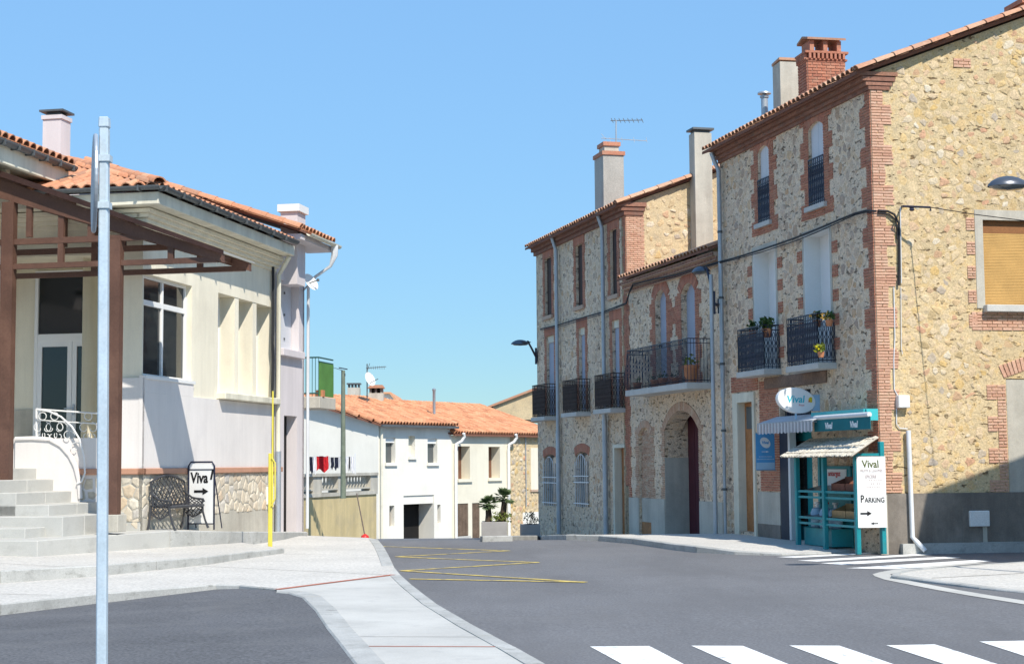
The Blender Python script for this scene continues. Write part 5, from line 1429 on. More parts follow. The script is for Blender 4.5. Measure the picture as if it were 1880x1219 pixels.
wb.fprism(Fq, [(0, G0), (9, G0), (9, wtE), (hE, ztE(hE)), (0, wtE)], 0, -.1)
wE = wb.build('wall', M['pink'], pink)
b_ = MB(); b_.prism([FD.p(uD1 + .1, -.5, G0), FD.p(uE1 - .1, -.5, G0), FD.p(uE1 - .1, -9, G0), FD.p(uD1 + .1, -9, G0)], (0, 0, wtE - G0)); b_.build('rear_wall', M['pink'], pink)
s_ = MB(); s_.fbox(FD, HW[0] + .01, HW[1] - .02, -.24, -.19, HW[2] + .02, HW[3] - .02); wn = s_.build('window', M['shutter_white'], pink)
s_ = MB()
for zz in (.25, .8, 1.3): 
    for k in (.25, .6): s_.fbox(FD, HW[0] + (HW[1] - HW[0]) * k, HW[0] + (HW[1] - HW[0]) * k + .05, -.19, -.17, HW[2] + zz, HW[2] + zz + .05)
s_.build('shutter_hinge', M['zinc_dark'], wn)
s_ = MB(); s_.fbox(FD, HW[0] - .08, HW[1] + .10, -.05, .12, HW[2] - .16, HW[2]); s_.build('sill', M['pink'], wn, bevel=.01)
s_ = MB(); s_.fbox(FD, HD[0], HD[1], -.29, -.25, G0, HD[3]); s_.build('door', M['dark'], pink)
s_ = MB(); s_.fbox(FD, uD1, uE1 + .35, -.05, .60, wtE - .02, wtE + .10); s_.build('eave_soffit', M['pink'], pink)
rb = MB(); a0 = FD.p(uD1 - .12, .65, wtE + .12); eyE = (-nD + Z * .34).normalized(); LE = uE1 - uD1 + .5
rb.prism([a0, a0 + dD * LE, a0 + dD * LE + eyE * 5.4, a0 + eyE * 5.4], (0, 0, .05)); ro = rb.build('roof', M['tile_bed'], pink)
et = Pieces('tile', M['tile'], 'roof_tiles', UT, 60, 8, smooth=True)
tile_roof(et, a0 + Z * .06, dD, eyE, lambda a, b: True, int(LE / .24), 15, sp=.24, wid=.215, hgt=.2, ln=.48)
ezE = dD.cross(eyE); ezE = ezE if ezE.z > 0 else -ezE
for j in range(12): et.mx(tile_mx(a0 + eyE * .42 * j + Z * .08, dD, (eyE + Z * .02).normalized(), ezE.normalized(), .28, .5, .22))
et.finish(ro)
gt = MB(); gutter(gt, FD, uD1 + .2, uE1 + .4, .72, wtE + .13, .07); gt.build('gutter', M['cream_trim'], pink)
dp = MB(); ue = uE1 + .05
dp.tube([FD.p(ue, .72, wtE + .1), FD.p(ue, .72, wtE - .12), FD.p(ue, .62, wtE - .38), FD.p(ue, .25, wtE - .62), FD.p(ue, .08, wtE - .85), FD.p(ue, .07, .2)], [.09, .08, .036, .036, .036, .036], 8); dp.build('drain_pipe', M['pvc'], pink, smooth=True)
p = FP_.hit(538, 420, -.9); zt = ony(538, 392, p.y).z
c_ = MB(); shaft(c_, p, .40, .55, p.z - 1.3, zt, e1); o = c_.build('chimney', M['pink'], pink); c_ = MB(); shaft(c_, p, .52, .67, zt, ony(538, 379, p.y).z, e1); c_.build('chimney_cap', M['white'], o)
# balcony on the rear wing
qb = FD.p(uE1 + 1.0, 0, 0)
bx0 = ony(560, 740, qb.y); bx1 = ony(585, 740, qb.y); bx2 = ony(610, 740, qb.y + 2.2)
zf = ony(580, 728, qb.y).z; ztr = ony(580, 656, qb.y).z
wing = MB(); wing.prism([FD.p(uE1 + .0, -1.5, G0), FD.p(uE1 + 3.6, -1.5, G0), FD.p(uE1 + 3.6, -6, G0), FD.p(uE1, -6, G0)], (0, 0, 5.2 - G0)); wing.build('rear_wing', M['pink'], pink)
vb = (bx1 - FD.p(uE1 + 1, 0, 0)).dot(nD)
s_ = MB(); s_.fbox(FD, uE1 + .9, uE1 + 2.15, -1.55, vb + .06, zf - .28, zf); bal = s_.build('balcony', M['plaster_pale'], pink, bevel=.01)
rl = MB()
for zz in (zf + .08, ztr): rl.tube([FD.p(uE1 + 1, -1.5, zz), FD.p(uE1 + 1, vb, zz)], .02, 5)
for k in range(20): a = -1.5 + (vb + 1.5) * k / 19; rl.tube([FD.p(uE1 + 1, a, zf), FD.p(uE1 + 1, a, ztr)], .010, 4)
for zz in (ztr, ztr - .1): rl.tube([FD.p(uE1 + 1, vb, zz), FD.p(uE1 + 2.1, vb, zz)], .02, 5)
rl.build('railing', M['green_rail'], bal)
s_ = MB(); s_.fbox(FD, uE1 + 1.05, uE1 + 2.1, vb - .02, vb + .02, zf + .02, ztr - .12); s_.build('balcony_panel', M['green_paint'], bal)
s_ = MB(); s_.fbox(FD, uE1 + 1.1, uE1 + 1.25, .1, vb - .1, zf + .001, zf + .16); o = tag(s_.build('flower_trough', M['terracotta_pot']), 'terracotta trough on the floor of the green balcony', 'flower trough')
# satellite dish on the pink house
q = FD.hit(568, 520, .3); sd_ = thing('satellite_dish', 'small white satellite dish on the corner of the pink house', 'satellite dish', tuple(q))
s_ = MB(); s_.bar(FD.p(uE1 - .05, 0, q.z - .1), q + Z * -.02, .03); s_.build('arm', M['zinc'], sd_)
def dish(mb, c, ax, r, dep):
    ax = ax.normalized(); x = ax.cross(Z).normalized(); y = x.cross(ax); vs = [c]; fs_ = []; n = 16
    for k, (rr, dd) in enumerate(((.5, .25), (1, 1))):
        for j in range(n): t = 2 * math.pi * j / n; vs.append(c + x * r * rr * math.cos(t) + y * r * rr * math.sin(t) + ax * dep * dd)
    for j in range(n): fs_.append((0, 1 + j, 1 + (j + 1) % n)); fs_.append((1 + j, 1 + n + j, 1 + n + (j + 1) % n, 1 + (j + 1) % n))
    mb.add(vs, fs_)
s_ = MB(); dish(s_, q, V((.8, -.5, .5)), .22, .06); s_.build('reflector', M['plastic_white'], sd_, smooth=True)
s_ = MB(); s_.bar(q, q + V((.8, -.5, .2)).normalized() * .26, .02); s_.lathe(q + V((.8, -.5, .2)).normalized() * .26, [(.03, -.03), (.03, .03)], 8); s_.build('receiver', M['zinc_dark'], sd_)

# ================= stairs
stairs = tag(bpy.data.objects.new('stone_steps', None), 'broad flight of pale stone steps up to the cream building', 'steps'); stairs.location = FE.p(1.5, 1, .3); link(stairs); WM[stairs.name] = Matrix.Translation(stairs.location)
def step(pts, zt, zb, k):
    b = MB(); b.prism([V((p.x, p.y, zt)) for p in pts], (0, 0, zb - zt)); b.build('step', M['step'], stairs, bevel=.012)
bk = [FE.p(0, .051, 0), FE.p(6.9, .051, 0)]
def row(front, zt, zb):
    step(front, zt, zb, 0)
def gx(px, py, z): return onz(px, py, z)
A_ = [gx(69, 992, .53) - nD * 6, gx(69, 992, .53), gx(312, 974, .53)]
row(A_ + [FD.p(1.0, .045, 0), FD.p(0, .045, 0), bk[0], bk[1]], .53, -.1)
B_ = [gx(46, 969.5, .69) - nD * 6, gx(46, 969.5, .69), gx(275, 953, .69)]
row(B_ + [FE.p(-.03, .055, 0), FE.p(6.85, .055, 0)], .69, .0)
def wide(pxe, pye, zt, zb, near):
    u = FE.U(pxe, pye, .06)
    p0 = FE.p(u, .06, 0); p1 = p0 - dD * near
    N_ = 3 if near > 2.1 else 2
    for k in range(N_):
        a_, b_ = p0.lerp(p1, k / N_) - dD * (.005 if k else 0), p0.lerp(p1, (k + 1) / N_) + dD * (.004 if k < N_ - 1 else 0)
        row([a_ - nD * 6, a_, b_, b_ - nD * 6], zt, zb)
wide(229, 932, .855, .2, 2.3); wide(190, 914, 1.035, .3, 2.0); wide(134, 893.5, 1.235, .3, 2.0); wide(101, 872, 1.445, .3, 2.0); wide(70, 852.5, 1.64, .3, 2.0)
# slab joints on the risers
# bench pavement beside the steps
bp_ = [gx(312, 974.5, .525), gx(420, 976, .43), gx(520, 977, .28), gx(562, 977, .17)]
q4 = [V((p.x, p.y, p.z)) for p in bp_] + [FD.p(uE1 + .3, .0, .10), FD.p(uE1 + .2, -.02, .12), FD.p(4, -.02, .34), FD.p(1.0, -.02, .52), FD.p(.2, -.02, .525)]
o = slab('bench_pavement', q4, M['aggregate'], 'strip of raised pavement under the bench along the stone base', .6)
bmt = bmesh.new(); bmt.from_mesh(o.data); bmesh.ops.triangulate(bmt, faces=bmt.faces); bmt.to_mesh(o.data); bmt.free()
kerb(o, bp_, 1, wid=.05, step=1.1)

# ================= canopy
p2 = ony(210, 933, 26.5)
FCN = Fr((p2.x, p2.y), nD, -dD)
can = thing('entrance_canopy', 'brown steel canopy with sloping translucent roof over the stone steps', 'canopy', (p2.x, p2.y, p2.z))
def ibeam(mb, F, u, z0, z1, w_=.2):
    mb.fbox(F, u - w_ / 2, u + w_ / 2, .06, .075, z0, z1); mb.fbox(F, u - w_ / 2, u + w_ / 2, -.075, -.06, z0, z1); mb.fbox(F, u - .012, u + .012, -.06, .06, z0, z1)
    mb.fbox(F, u - w_ / 2 + .004, u + w_ / 2 - .004, -.055, .055, z0, z1)
for px, yb, yt, zp in ((210, 933, 440, .855), (12, 942, 372, .855)):
    u = FCN.U(px, 700); s_ = MB(); ibeam(s_, FCN, u, zp, FCN.at(px, yt)[1], .22); s_.build('post', M['brown_steel'], can)
    s_ = MB(); s_.fbox(FCN, u - .2, u + .16, -.2, .14, zp - .28, zp + .004); s_.build('post_base', M['plaster_pale'], can, bevel=.01)
def chord(F, v, first=False):
    A0, A1 = F.at(-60, 310, 0), F.at(410, 466, 0); B0, B1 = F.at(-60, 347, 0), F.at(410, 482, 0)
    s_ = MB(); s_.fprism(F, [A0, A1, B1, B0], v - .06, v + .06); s_.build('rafter', M['brown_steel'], can)
    zc = F.at(210, 483)[1]; u1_ = F.U(400, 480)
    s_ = MB(); s_.fbox(F, F.U(-60, 480), u1_, v - .045, v + .045, zc - .05, zc + .04); s_.build('bottom_chord', M['brown_steel'], can)
    zm = F.at(150, 440)[1]; um_ = F.U(285, 440)
    s_ = MB(); s_.fbox(F, F.U(-60, 440), um_, v - .04, v + .04, zm - .05, zm + .05); s_.build('tie_beam', M['brown_steel'], can)
    for px, y0, y1 in ((112, 484, 396), (314, 478, 448), (54, 436, 376), (167, 436, 412)):
        a, za = F.at(px, y0); _, zb_ = F.at(px, y1); s_ = MB(); s_.fbox(F, a - .05, a + .05, v - .035, v + .035, min(za, zb_), max(za, zb_)); s_.build('strut', M['brown_steel'], can)
for v in (.0, -1.25): chord(FCN, v)
A0, A1 = FCN.at(-60, 294, 0), FCN.at(412, 463, 0)
for k in range(5):
    t = .12 + .2 * k; u = A0[0] + (A1[0] - A0[0]) * t; z = A0[1] + (A1[1] - A0[1]) * t
    s_ = MB(); s_.fbox(FCN, u - .04, u + .04, -1.35, .0, z - .17, z - .08); s_.build('purlin', M['brown_steel'], can)
s_ = MB(); s_.fprism(FCN, [A0, A1, (A1[0], A1[1] - .02), (A0[0], A0[1] - .02)], -1.42, .16); s_.build('roof_panel', M['pink_roof'], can)
s_ = MB(); s_.fprism(FCN, [(A0[0], A0[1] + .02), (A1[0] + .05, A1[1] + .012), (A1[0] + .05, A1[1] - .06), (A0[0], A0[1] - .09)], .162, .20); s_.build('edge_flashing', M['wood_dark'], can)

# ================= bench and sign board
gz_b = .51
b0 = gx(317, 974, .525) - nD * .10 + dD * .12
FBn = Fr((b0.x, b0.y), dD, nD)     # u along the bench (away), v forward to the street
bench = thing('park_bench', 'black cast iron garden bench with lattice back on the pavement', 'bench', (b0.x, b0.y, gz_b))
BLN, BD_ = 1.5, .37
gb_ = gz_b
ss = MB()
def bpnt(u, v, z): return FBn.p(u, v, gb_ + z)
def lattice(mb, P, nu, nv, r, jitter=.15):
    rnd = random.Random(5); g = {}
    for i in range(nu + 1):
        for j in range(nv + 1):
            g[i, j] = P(min(1, max(0, i / nu + (rnd.uniform(-jitter, jitter) / nu if 0 < i < nu else 0))), min(1, max(0, j / nv + (rnd.uniform(-jitter, jitter) / nv if 0 < j < nv else 0))))
    for i in range(nu):
        for j in range(nv):
            a = g[i, j], g[i + 1, j + 1], g[i + 1, j], g[i, j + 1]
            mid_ = (a[0] + a[1]) / 2 + Z * .012
            mb.tube([a[0], mid_, a[1]], r, 4); mb.tube([a[2], mid_ - Z * .02, a[3]], r, 4)
    return g
# backrest
bk_m = MB()
top_z = lambda t: .86 + .12 * math.sin(math.pi * t) 
Pb = lambda a, b: bpnt(a * BLN, -BD_ - .06 * b + .05, .42 + (top_z(a) - .42) * b)
lattice(bk_m, Pb, 9, 4, .010)
bk_m.tube([Pb(i / 12, 1) for i in range(13)], .022, 6); bk_m.tube([Pb(i / 6, 0) for i in range(7)], .016, 6)
bk_m.tube([Pb(0, i / 4) for i in range(5)], .02, 6); bk_m.tube([Pb(1, i / 4) for i in range(5)], .02, 6)
bk_m.build('backrest', M['cast'], bench)
st = MB(); Ps = lambda a, b: bpnt(a * BLN, -BD_ * b, .42 + .02 * b)
lattice(st, Ps, 9, 4, .012, .1); st.tube([Ps(i / 6, 0) for i in range(7)], .028, 6); st.tube([Ps(i / 6, 1) for i in range(7)], .02, 6)
st.build('seat', M['cast'], bench)
for a in (0, 1):
    u = a * BLN
    ar = MB()
    ar.tube([bpnt(u, -BD_ - .02, .68), bpnt(u, -BD_ * .6, .56), bpnt(u, -.12, .54), bpnt(u, .0, .53), bpnt(u, .02, .50), bpnt(u, -.05, .47)], .02, 6)
    ar.tube([bpnt(u, -.04, .42), bpnt(u, -.0, .50), bpnt(u, -.06, .54)], .018, 6)
    Pa = lambda x, y, u=u: bpnt(u, -BD_ + (BD_ - .05) * x, .44 + .11 * y)
    lattice(ar, Pa, 4, 2, .011); ar.build('armrest', M['cast'], bench)
    for v0, v1 in ((-.02, .10), (-BD_, -BD_ - .06)):
        lg = MB(); lg.tube([bpnt(u, v0, .42), bpnt(u, v0 + (v1 - v0) * .1, .30), bpnt(u, v0 + (v1 - v0) * .5, .14), bpnt(u, v1, .0)], [.026, .02, .018, .024], 6); lg.build('leg', M['cast'], bench)
    fr_ = MB(); Pl = lambda x, y, u=u: bpnt(u, -BD_ + (BD_ - .02) * x, .42 - (.22 - .1 * abs(2 * x - 1)) * y); lattice(fr_, Pl, 4, 2, .011); fr_.tube([Pl(i / 8, 1) for i in range(9)], .016, 5); fr_.build('side_lattice', M['cast'], bench)
pc = ony(369, 970, 29.7)
rgt = (nD + dD * -.12).normalized(); nb = V((rgt.y, -rgt.x, 0)).normalized()
FS = Fr((pc.x, pc.y), rgt, nb)
zb0 = pc.z - .02; H_ = ony(369, 848, 29.7).z - zb0; W_ = .545
brd = thing('sign_board', 'tall white board reading Viva with a black arrow, standing behind the bench', 'sign board', (pc.x, pc.y, zb0), 'shop sign boards')
s_ = MB(); s_.fbox(FS, -W_ / 2 + .02, W_ / 2 - .02, -.012, .0, .12 + zb0, H_ + zb0 - .03); s_.build('panel', M['sign_white'], brd)
s_ = MB(); cs_ = [(-W_ / 2, 0), (-W_ / 2, H_ - .07), (-W_ / 2 + .05, H_), (W_ / 2 - .05, H_), (W_ / 2, H_ - .07), (W_ / 2, 0)]
s_.tube([FS.p(a, 0, zb0 + z) for a, z in cs_], .017, 6); s_.tube([FS.p(-W_ / 2, 0, zb0 + H_ - .14), FS.p(W_ / 2, 0, zb0 + H_ - .14)], .012, 5); s_.tube([FS.p(-W_ / 2, 0, zb0 + .11), FS.p(W_ / 2, 0, zb0 + .11)], .012, 5)
s_.tube([FS.p(-W_ / 2, 0, zb0 + H_ * .8), FS.p(-W_ / 2, -.3, zb0 + .02)], .012, 5); s_.tube([FS.p(W_ / 2, 0, zb0 + H_ * .8), FS.p(W_ / 2, -.3, zb0 + .02)], .012, 5)
s_.build('frame', M['iron'], brd)
rr_ = FS.right()
text('Viva', FS, brd, M['black_print'], .27, FS.p(-.045, .004, zb0 + H_ - .30), rr_, Z, FS.n, shear=.05, wide=.80, bold=.008)
text('l', FS, brd, M['black_print'], .25, FS.p(.205, .004, zb0 + H_ - .24), rr_, Z, FS.n, shear=.25, wide=.9, bold=.012)
ar = MB(); flat_arrow(ar, FS.p(.0, .003, zb0 + H_ - .545), rr_, Z, FS.n, .30, .13); ar.build('arrow', M['black_print'], brd)
# ------------------------------------------------------------------ shop front things
rC = FC.right(); rG = FG_.right()
# oval light box sign, standing out from the wall
us = FC.U(1463, 735, .52)
q = FC.p(us, .52, FC.at(1463, 735, .52)[1])
FO = Fr((q.x, q.y), tC, FG_.n)
osn = thing('shop_sign', 'white oval Vival light box sign above the shop awnings', 'shop sign', tuple(q), 'shop signs')
hw, hh = 36.5 / FPX * q.y, 23.5 / FPX * q.y
el = [(hw * math.cos(t * math.pi / 20), q.z + hh * math.sin(t * math.pi / 20) - .10 * hw * math.cos(t * math.pi / 20)) for t in range(40)]
s_ = MB(); s_.fprism(FO, el, -.16, 0); s_.build('light_box', M['sign_white'], osn, bevel=.012)
text('Vival', FO, osn, M['cyan'], .205, FO.p(-.03, .004, q.z + .02), rG, Z, FO.n, shear=.12, bold=.004)
text('Proxi', FO, osn, M['red_print'], .055, FO.p(.10, .004, q.z - .10), rG, Z, FO.n)
s_ = MB(); s_.lathe(FO.p(0, 0, 0) * 0, [(0, 0), (0, 0)], 3) if False else None
s_.fprism(FO, [(.255, q.z - .035), (.335, q.z - .045), (.335, q.z + .06), (.29, q.z + .075), (.255, q.z + .03)], .001, .005); s_.build('emblem', M['yellow_print'], osn)
s_ = MB(); s_.fprism(FO, [(.245, q.z - .03), (.29, q.z - .035), (.27, q.z + .005)], .0055, .008); s_.build('emblem', M['red_print'], osn)
s_ = MB(); s_.fbox(FO, hw * .86, hw * 1.32, -.13, -.03, q.z - .22, q.z + .12); s_.bar(FO.p(hw * 1.2, -.08, q.z - .1), FO.p(.56, -.08, q.z - .1), .06); s_.bar(FO.p(0, -.08, q.z - hh), FO.p(0, -.08, q.z - hh - .12), .04)
s_.build('bracket', M['pale_blue'], osn)
# grey scalloped awning
aw = thing('shop_awning', 'small grey striped awning with scalloped edge over the shop door', 'awning', tuple(FC.hit(1440, 790, .3)), 'shop awnings')
a0, az = FC.at(1391, 779, .58); a1, az1 = FC.at(1492, 771.5, .58); zt = FC.at(1399, 773, .12)[1] + .06
za = (az + az1) / 2
s_ = MB(); s_.hexa([FC.p(a0, .12, zt), FC.p(a1, .12, zt), FC.p(a1, .58, za), FC.p(a0, .58, za), FC.p(a0, .12, zt + .012), FC.p(a1, .12, zt + .012), FC.p(a1, .58, za + .012), FC.p(a0, .58, za + .012)]); s_.build('cover', M['awning_grey'], aw)
L_ = a0 - a1; NS = 34
for par, mt_ in ((0, 'awning_grey'), (1, 'awning_stripe')):
    s_ = MB()
    for i in range(par, NS, 2):
        x0, x1 = a1 + L_ * i / NS, a1 + L_ * (i + 1) / NS
        dz_ = lambda x: .20 + .035 * abs(math.sin((x - a1) / L_ * math.pi * 14))
        xm = (x0 + x1) / 2; w0 = .588 + .006 * (i % 2)
        s_.add([FC.p(x0, w0, za + .012), FC.p(xm, w0 + .008, za + .012), FC.p(x1, w0, za + .012), FC.p(x1, w0, za - dz_(x1)), FC.p(xm, w0 + .008, za - dz_(xm)), FC.p(x0, w0, za - dz_(x0))], [(0, 1, 4, 5), (1, 2, 3, 4)])
    s_.build('valance', M[mt_], aw)
s_ = MB(); s_.tube([FC.p(a0, .58, za), FC.p(a1, .58, za)], .018, 6)
for u in (a0 - .06, a1 + .06): s_.bar(FC.p(u, .0, za - .08), FC.p(u, .57, za - .01), .02)
s_.build('front_bar', M['zinc'], aw)
# teal awning and its turquoise housing
aw2 = thing('shop_awning', 'closed teal awning with two white Vival words under a turquoise housing', 'awning', tuple(FC.hit(1560, 780, .3)), 'shop awnings')
b0_ = FC.U(1495, 775, .46); b1_ = FC.U(1598, 768, .46)
zr0_ = FC.at(1546, 764, .46)[1]; zv = FC.at(1546, 771, .46)[1]; zv1 = FC.at(1546, 790, .46)[1]
s_ = MB(); s_.tube([FC.p(b0_, .44, zr0_), FC.p(b1_ + .07, .44, zr0_)], .05, 12); s_.build('roller', M['pvc'], aw2, smooth=True)
s_ = MB(); s_.fbox(FC, b1_, b0_, .455, .463, zv1, zv + .04); val = s_.build('valance', M['teal_cloth'], aw2)
zt_ = (zv + zv1) / 2 
for k in (.27, .72): text('Vival', FC, val, M['white_print'], .17, FC.p(b0_ + (b1_ - b0_) * k, .466, zt_), rC, Z, FC.n, shear=.15, bold=.006)
zh0, zh1 = FC.at(1600, 771, .26)[1], FC.at(1600, 749.5, .26)[1]
uh0 = FC.U(1489, 761, .3)
s_ = MB(); s_.fbox(FC, .04, uh0, -.02, .30, zh1 - .08, zh1); s_.fprism(Fr(FC.p(.0, 0, 0)[:2], -nC, FG_.n), [(-.27, zh1), (-.02, zh1), (-.02, zh0), (-.20, zh0), (-.24, zh0 + .08)], .012, -.03)
s_.build('housing', M['teal_light'], aw2)
# blue banner hanging from the wall
ub_ = FC.U(1424, 830, .03); q = FC.p(ub_, .03, 0)
FBN = Fr((q.x, q.y), -rG, FG_.n)
zt, zb = FC.at(1424, 795, .03)[1], FC.at(1424, 862, .03)[1]
bw = .46
ban = thing('banner', 'blue Vival banner with white oval hanging by the brown house door', 'banner', (q.x, q.y, zb))
s_ = MB(); s_.fbox(FBN, .02, bw, -.008, 0, zb, zt); s_.build('panel', M['blue_banner'], ban)
s_ = MB(); s_.bar(FBN.p(-.05, -.004, zt + .01), FBN.p(bw, -.004, zt + .01), .02); s_.bar(FBN.p(-.05, -.004, zb - .01), FBN.p(bw, -.004, zb - .01), .02); s_.build('holder', M['zinc'], ban)
cz = zt - .21; cu = bw / 2 + .01
s_ = MB(); s_.fprism(FBN, [(cu + .12 * math.cos(t * math.pi / 12), cz + .115 * math.sin(t * math.pi / 12) + .03 * math.cos(t * math.pi / 12)) for t in range(24)], .001, .003); s_.build('oval', M['white_print'], ban)
text('Vival', FBN, ban, M['blue_banner'], .085, FBN.p(cu, .005, cz), rG, Z - rG * 0, FBN.n, shear=.15, bold=.003)
s_ = MB(); flat_arrow(s_, FBN.p(cu, .001, cz - .20), rG, Z, FBN.n, .17, .035, .002); s_.build('arrow', M['white_print'], ban)
s_ = MB()
for k, (w_, z) in enumerate(((.30, .31), (.40, .365))):
    x = cu - w_ / 2
    while x < cu + w_ / 2:
        l_ = random.uniform(.012, .03); s_.fbox(FBN, x, min(x + l_, cu + w_ / 2), .001, .002, cz - z - .012, cz - z + .012); x += l_ + .008
s_.fbox(FBN, .03, bw - .01, .0005, .0015, zb + .01, zb + .16); s_.build('small_print', M['pale_blue'], ban)
# fruit stall
vF = .62
st0 = FC.U(1573, 920, vF); st1 = FC.U(1514, 920, vF); st2 = FC.U(1464, 920, vF)
zg = lambda u: zr(FC.p(u, 0, 0).y) + .02
stall = thing('fruit_stall', 'teal wooden fruit stall with a reed roof by the shop corner', 'stall', tuple(FC.p(st1, .3, 0)))
zro = FC.at(1573, 832, vF)[1]
for u in (st0, st1, st2):
    s_ = MB(); s_.fbox(FC, u - .05, u + .05, vF - .05, vF + .04, -.12, zro + .02); s_.build('post', M['teal'], stall, bevel=.008)
for u in (st0 + .0, st2):
    s_ = MB(); s_.fbox(FC, u - .05, u + .05, .04, .13, -.12, zro + .22); s_.build('post', M['teal'], stall, bevel=.008)
sh = [FC.at(1514, 903, vF)[1], FC.at(1514, 952, vF)[1]]
for z in sh:
    for a, b__ in ((st0 + .05, st1 - .05), (st1 + .05, st2 - .05)):
        for dz_ in (0, -.115):
            s_ = MB(); s_.fbox(FC, a, b__, vF - .03, vF + .01, z + dz_ - .02, z + dz_ + .025); s_.build('rail', M['teal'], stall)
        s_ = MB(); s_.hexa([FC.p(a, .1, z + .10), FC.p(b__, .1, z + .10), FC.p(b__, vF - .03, z - .02), FC.p(a, vF - .03, z - .02), FC.p(a, .1, z + .12), FC.p(b__, .1, z + .12), FC.p(b__, vF - .03, z), FC.p(a, vF - .03, z)]); s_.build('shelf', M['lamp_grey'], stall)
        s_ = MB(); s_.hexa([FC.p(a, .14, z + .12), FC.p(b__, .14, z + .12), FC.p(b__, .18, z + .12), FC.p(a, .18, z + .12), FC.p(a, .14, z + .3), FC.p(b__, .14, z + .3), FC.p(b__, .16, z + .3), FC.p(a, .16, z + .3)]) if False else None
for u in (st0, st2):
    for z in sh + [zro - .02]:
        s_ = MB(); s_.fbox(FC, u - .02, u + .02, .13, vF - .05, z - .03, z + .02); s_.build('rail', M['teal'], stall)
# reed roof
r0, rz0 = FC.at(1431, 836, .95); r1, rz1 = FC.at(1560, 838, .95); rt0, rtz = FC.at(1484, 807, .06)
rt1 = -.04
rzF = (rz0 + rz1) / 2
rzB = rtz
s_ = MB(); NR = 120
for i in range(NR):
    t = (i + random.uniform(0, 1)) / NR
    fu, bu = r1 + (r0 - r1) * t, rt1 + (rt0 - rt1) * t
    o_ = random.uniform(-.008, .02); e_ = random.uniform(-.05, .03)
    s_.tube([FC.p(bu, .04, rzB + o_), FC.p((fu + bu) / 2, .5, (rzB + rzF) / 2 + o_ - .015), FC.p(fu + random.uniform(-.01, .01), .95 + e_, rzF + o_ - .01)], .013, 4)
s_.build('reed_roof', M['reed'], stall, kind='stuff')
s_ = MB(); s_.hexa([FC.p(rt1, .05, rzB - .03), FC.p(rt0, .05, rzB - .03), FC.p(r0, .9, rzF - .03), FC.p(r1, .9, rzF - .03), FC.p(rt1, .05, rzB - .015), FC.p(rt0, .05, rzB - .015), FC.p(r0, .9, rzF - .015), FC.p(r1, .9, rzF - .015)]); s_.build('roof_board', M['wood_old'], stall)
for t in (.15, .5, .85):
    s_ = MB(); s_.tube([FC.p(rt1 + (rt0 - rt1) * k / 6 * 1, .04 + .91 * t, rzB + (rzF - rzB) * t + .02) if False else FC.p((rt1 + (r1 - rt1) * t) + ((rt0 - rt1) + ((r0 - r1) - (rt0 - rt1)) * t) * k / 6, .04 + .91 * t, rzB + (rzF - rzB) * t + .018) for k in range(7)], .006, 4); s_.build('tie', M['wood_old'], stall)
# crates on the shelves
def crate(u0, u1, z, label, m_):
    t = thing('fruit_crate', label, 'crate', tuple(FC.p((u0 + u1) / 2, .35, z)), 'crates on the fruit stall')
    for a, b__, v0, v1, y0, y1 in ((u0, u1, .20, .215, .135, .30), (u0, u1, .50, .515, .03, .17)):
        s_ = MB(); s_.fbox(FC, a, b__, v0, v1, z + y0, z + y1); s_.build('side', M[m_], t)
    for u in (u0, u1):
        s_ = MB(); s_.hexa([FC.p(u - .006, .2, z + .11), FC.p(u + .006, .2, z + .11), FC.p(u + .006, .515, z + .03), FC.p(u - .006, .515, z + .03), FC.p(u - .006, .2, z + .28), FC.p(u + .006, .2, z + .28), FC.p(u + .006, .515, z + .16), FC.p(u - .006, .515, z + .16)]); s_.build('end', M[m_], t)
    s_ = MB(); s_.hexa([FC.p(u0, .21, z + .10), FC.p(u1, .21, z + .10), FC.p(u1, .51, z + .03), FC.p(u0, .51, z + .03), FC.p(u0, .21, z + .12), FC.p(u1, .21, z + .12), FC.p(u1, .51, z + .05), FC.p(u0, .51, z + .05)]); s_.build('bottom', M[m_], t)
um = (st0 + st1) / 2
crate(st0 + .10, um - .02, sh[0], 'dark brown crate on the upper stall shelf, next to the parking board', 'cardboard_red')
crate(um + .02, st1 - .10, sh[0], 'dark brown crate on the upper stall shelf, by the middle post', 'cardboard_red')
crate(st0 + .10, um - .02, sh[1], 'light wooden crate on the lower stall shelf, next to the parking board', 'cardboard')
crate(um + .02, st1 - .10, sh[1], 'light wooden crate on the lower stall shelf, by the middle post', 'cardboard')
# gas cage behind the left bay
gu0, gu1 = st1 + .12, st2 - .10
cage = thing('gas_cabinet', 'teal gas bottle cabinet with red lettered white board behind the stall', 'cabinet', tuple(FC.p((gu0 + gu1) / 2, .1, 0)))
s_ = MB(); s_.fbox(FC, gu0 - .15, gu1 + .06, .02, .06, -.1, 1.55); s_.fbox(FC, gu0 - .15, gu1 + .06, .06, .5, -.05, .30); s_.build('back', M['teal'], cage)
zt, zb = FC.at(1484, 861, .1)[1], FC.at(1484, 880, .1)[1]
s_ = MB(); s_.fbox(FC, gu0, gu1, .065, .08, zb - .22, zt); bo = s_.build('board', M['sign_white'], cage)
text('antargaz', FC, bo, M['red_print'], .15, FC.p((gu0 + gu1) / 2, .083, (zt + zb) / 2 + .02), rC, Z, FC.n, bold=.004, wide=1.1)
s_ = MB(); s_.fbox(FC, gu1 - .14, gu1, .081, .084, zb - .08, zt - .05); s_.build('emblem', M['yellow_print'], bo)
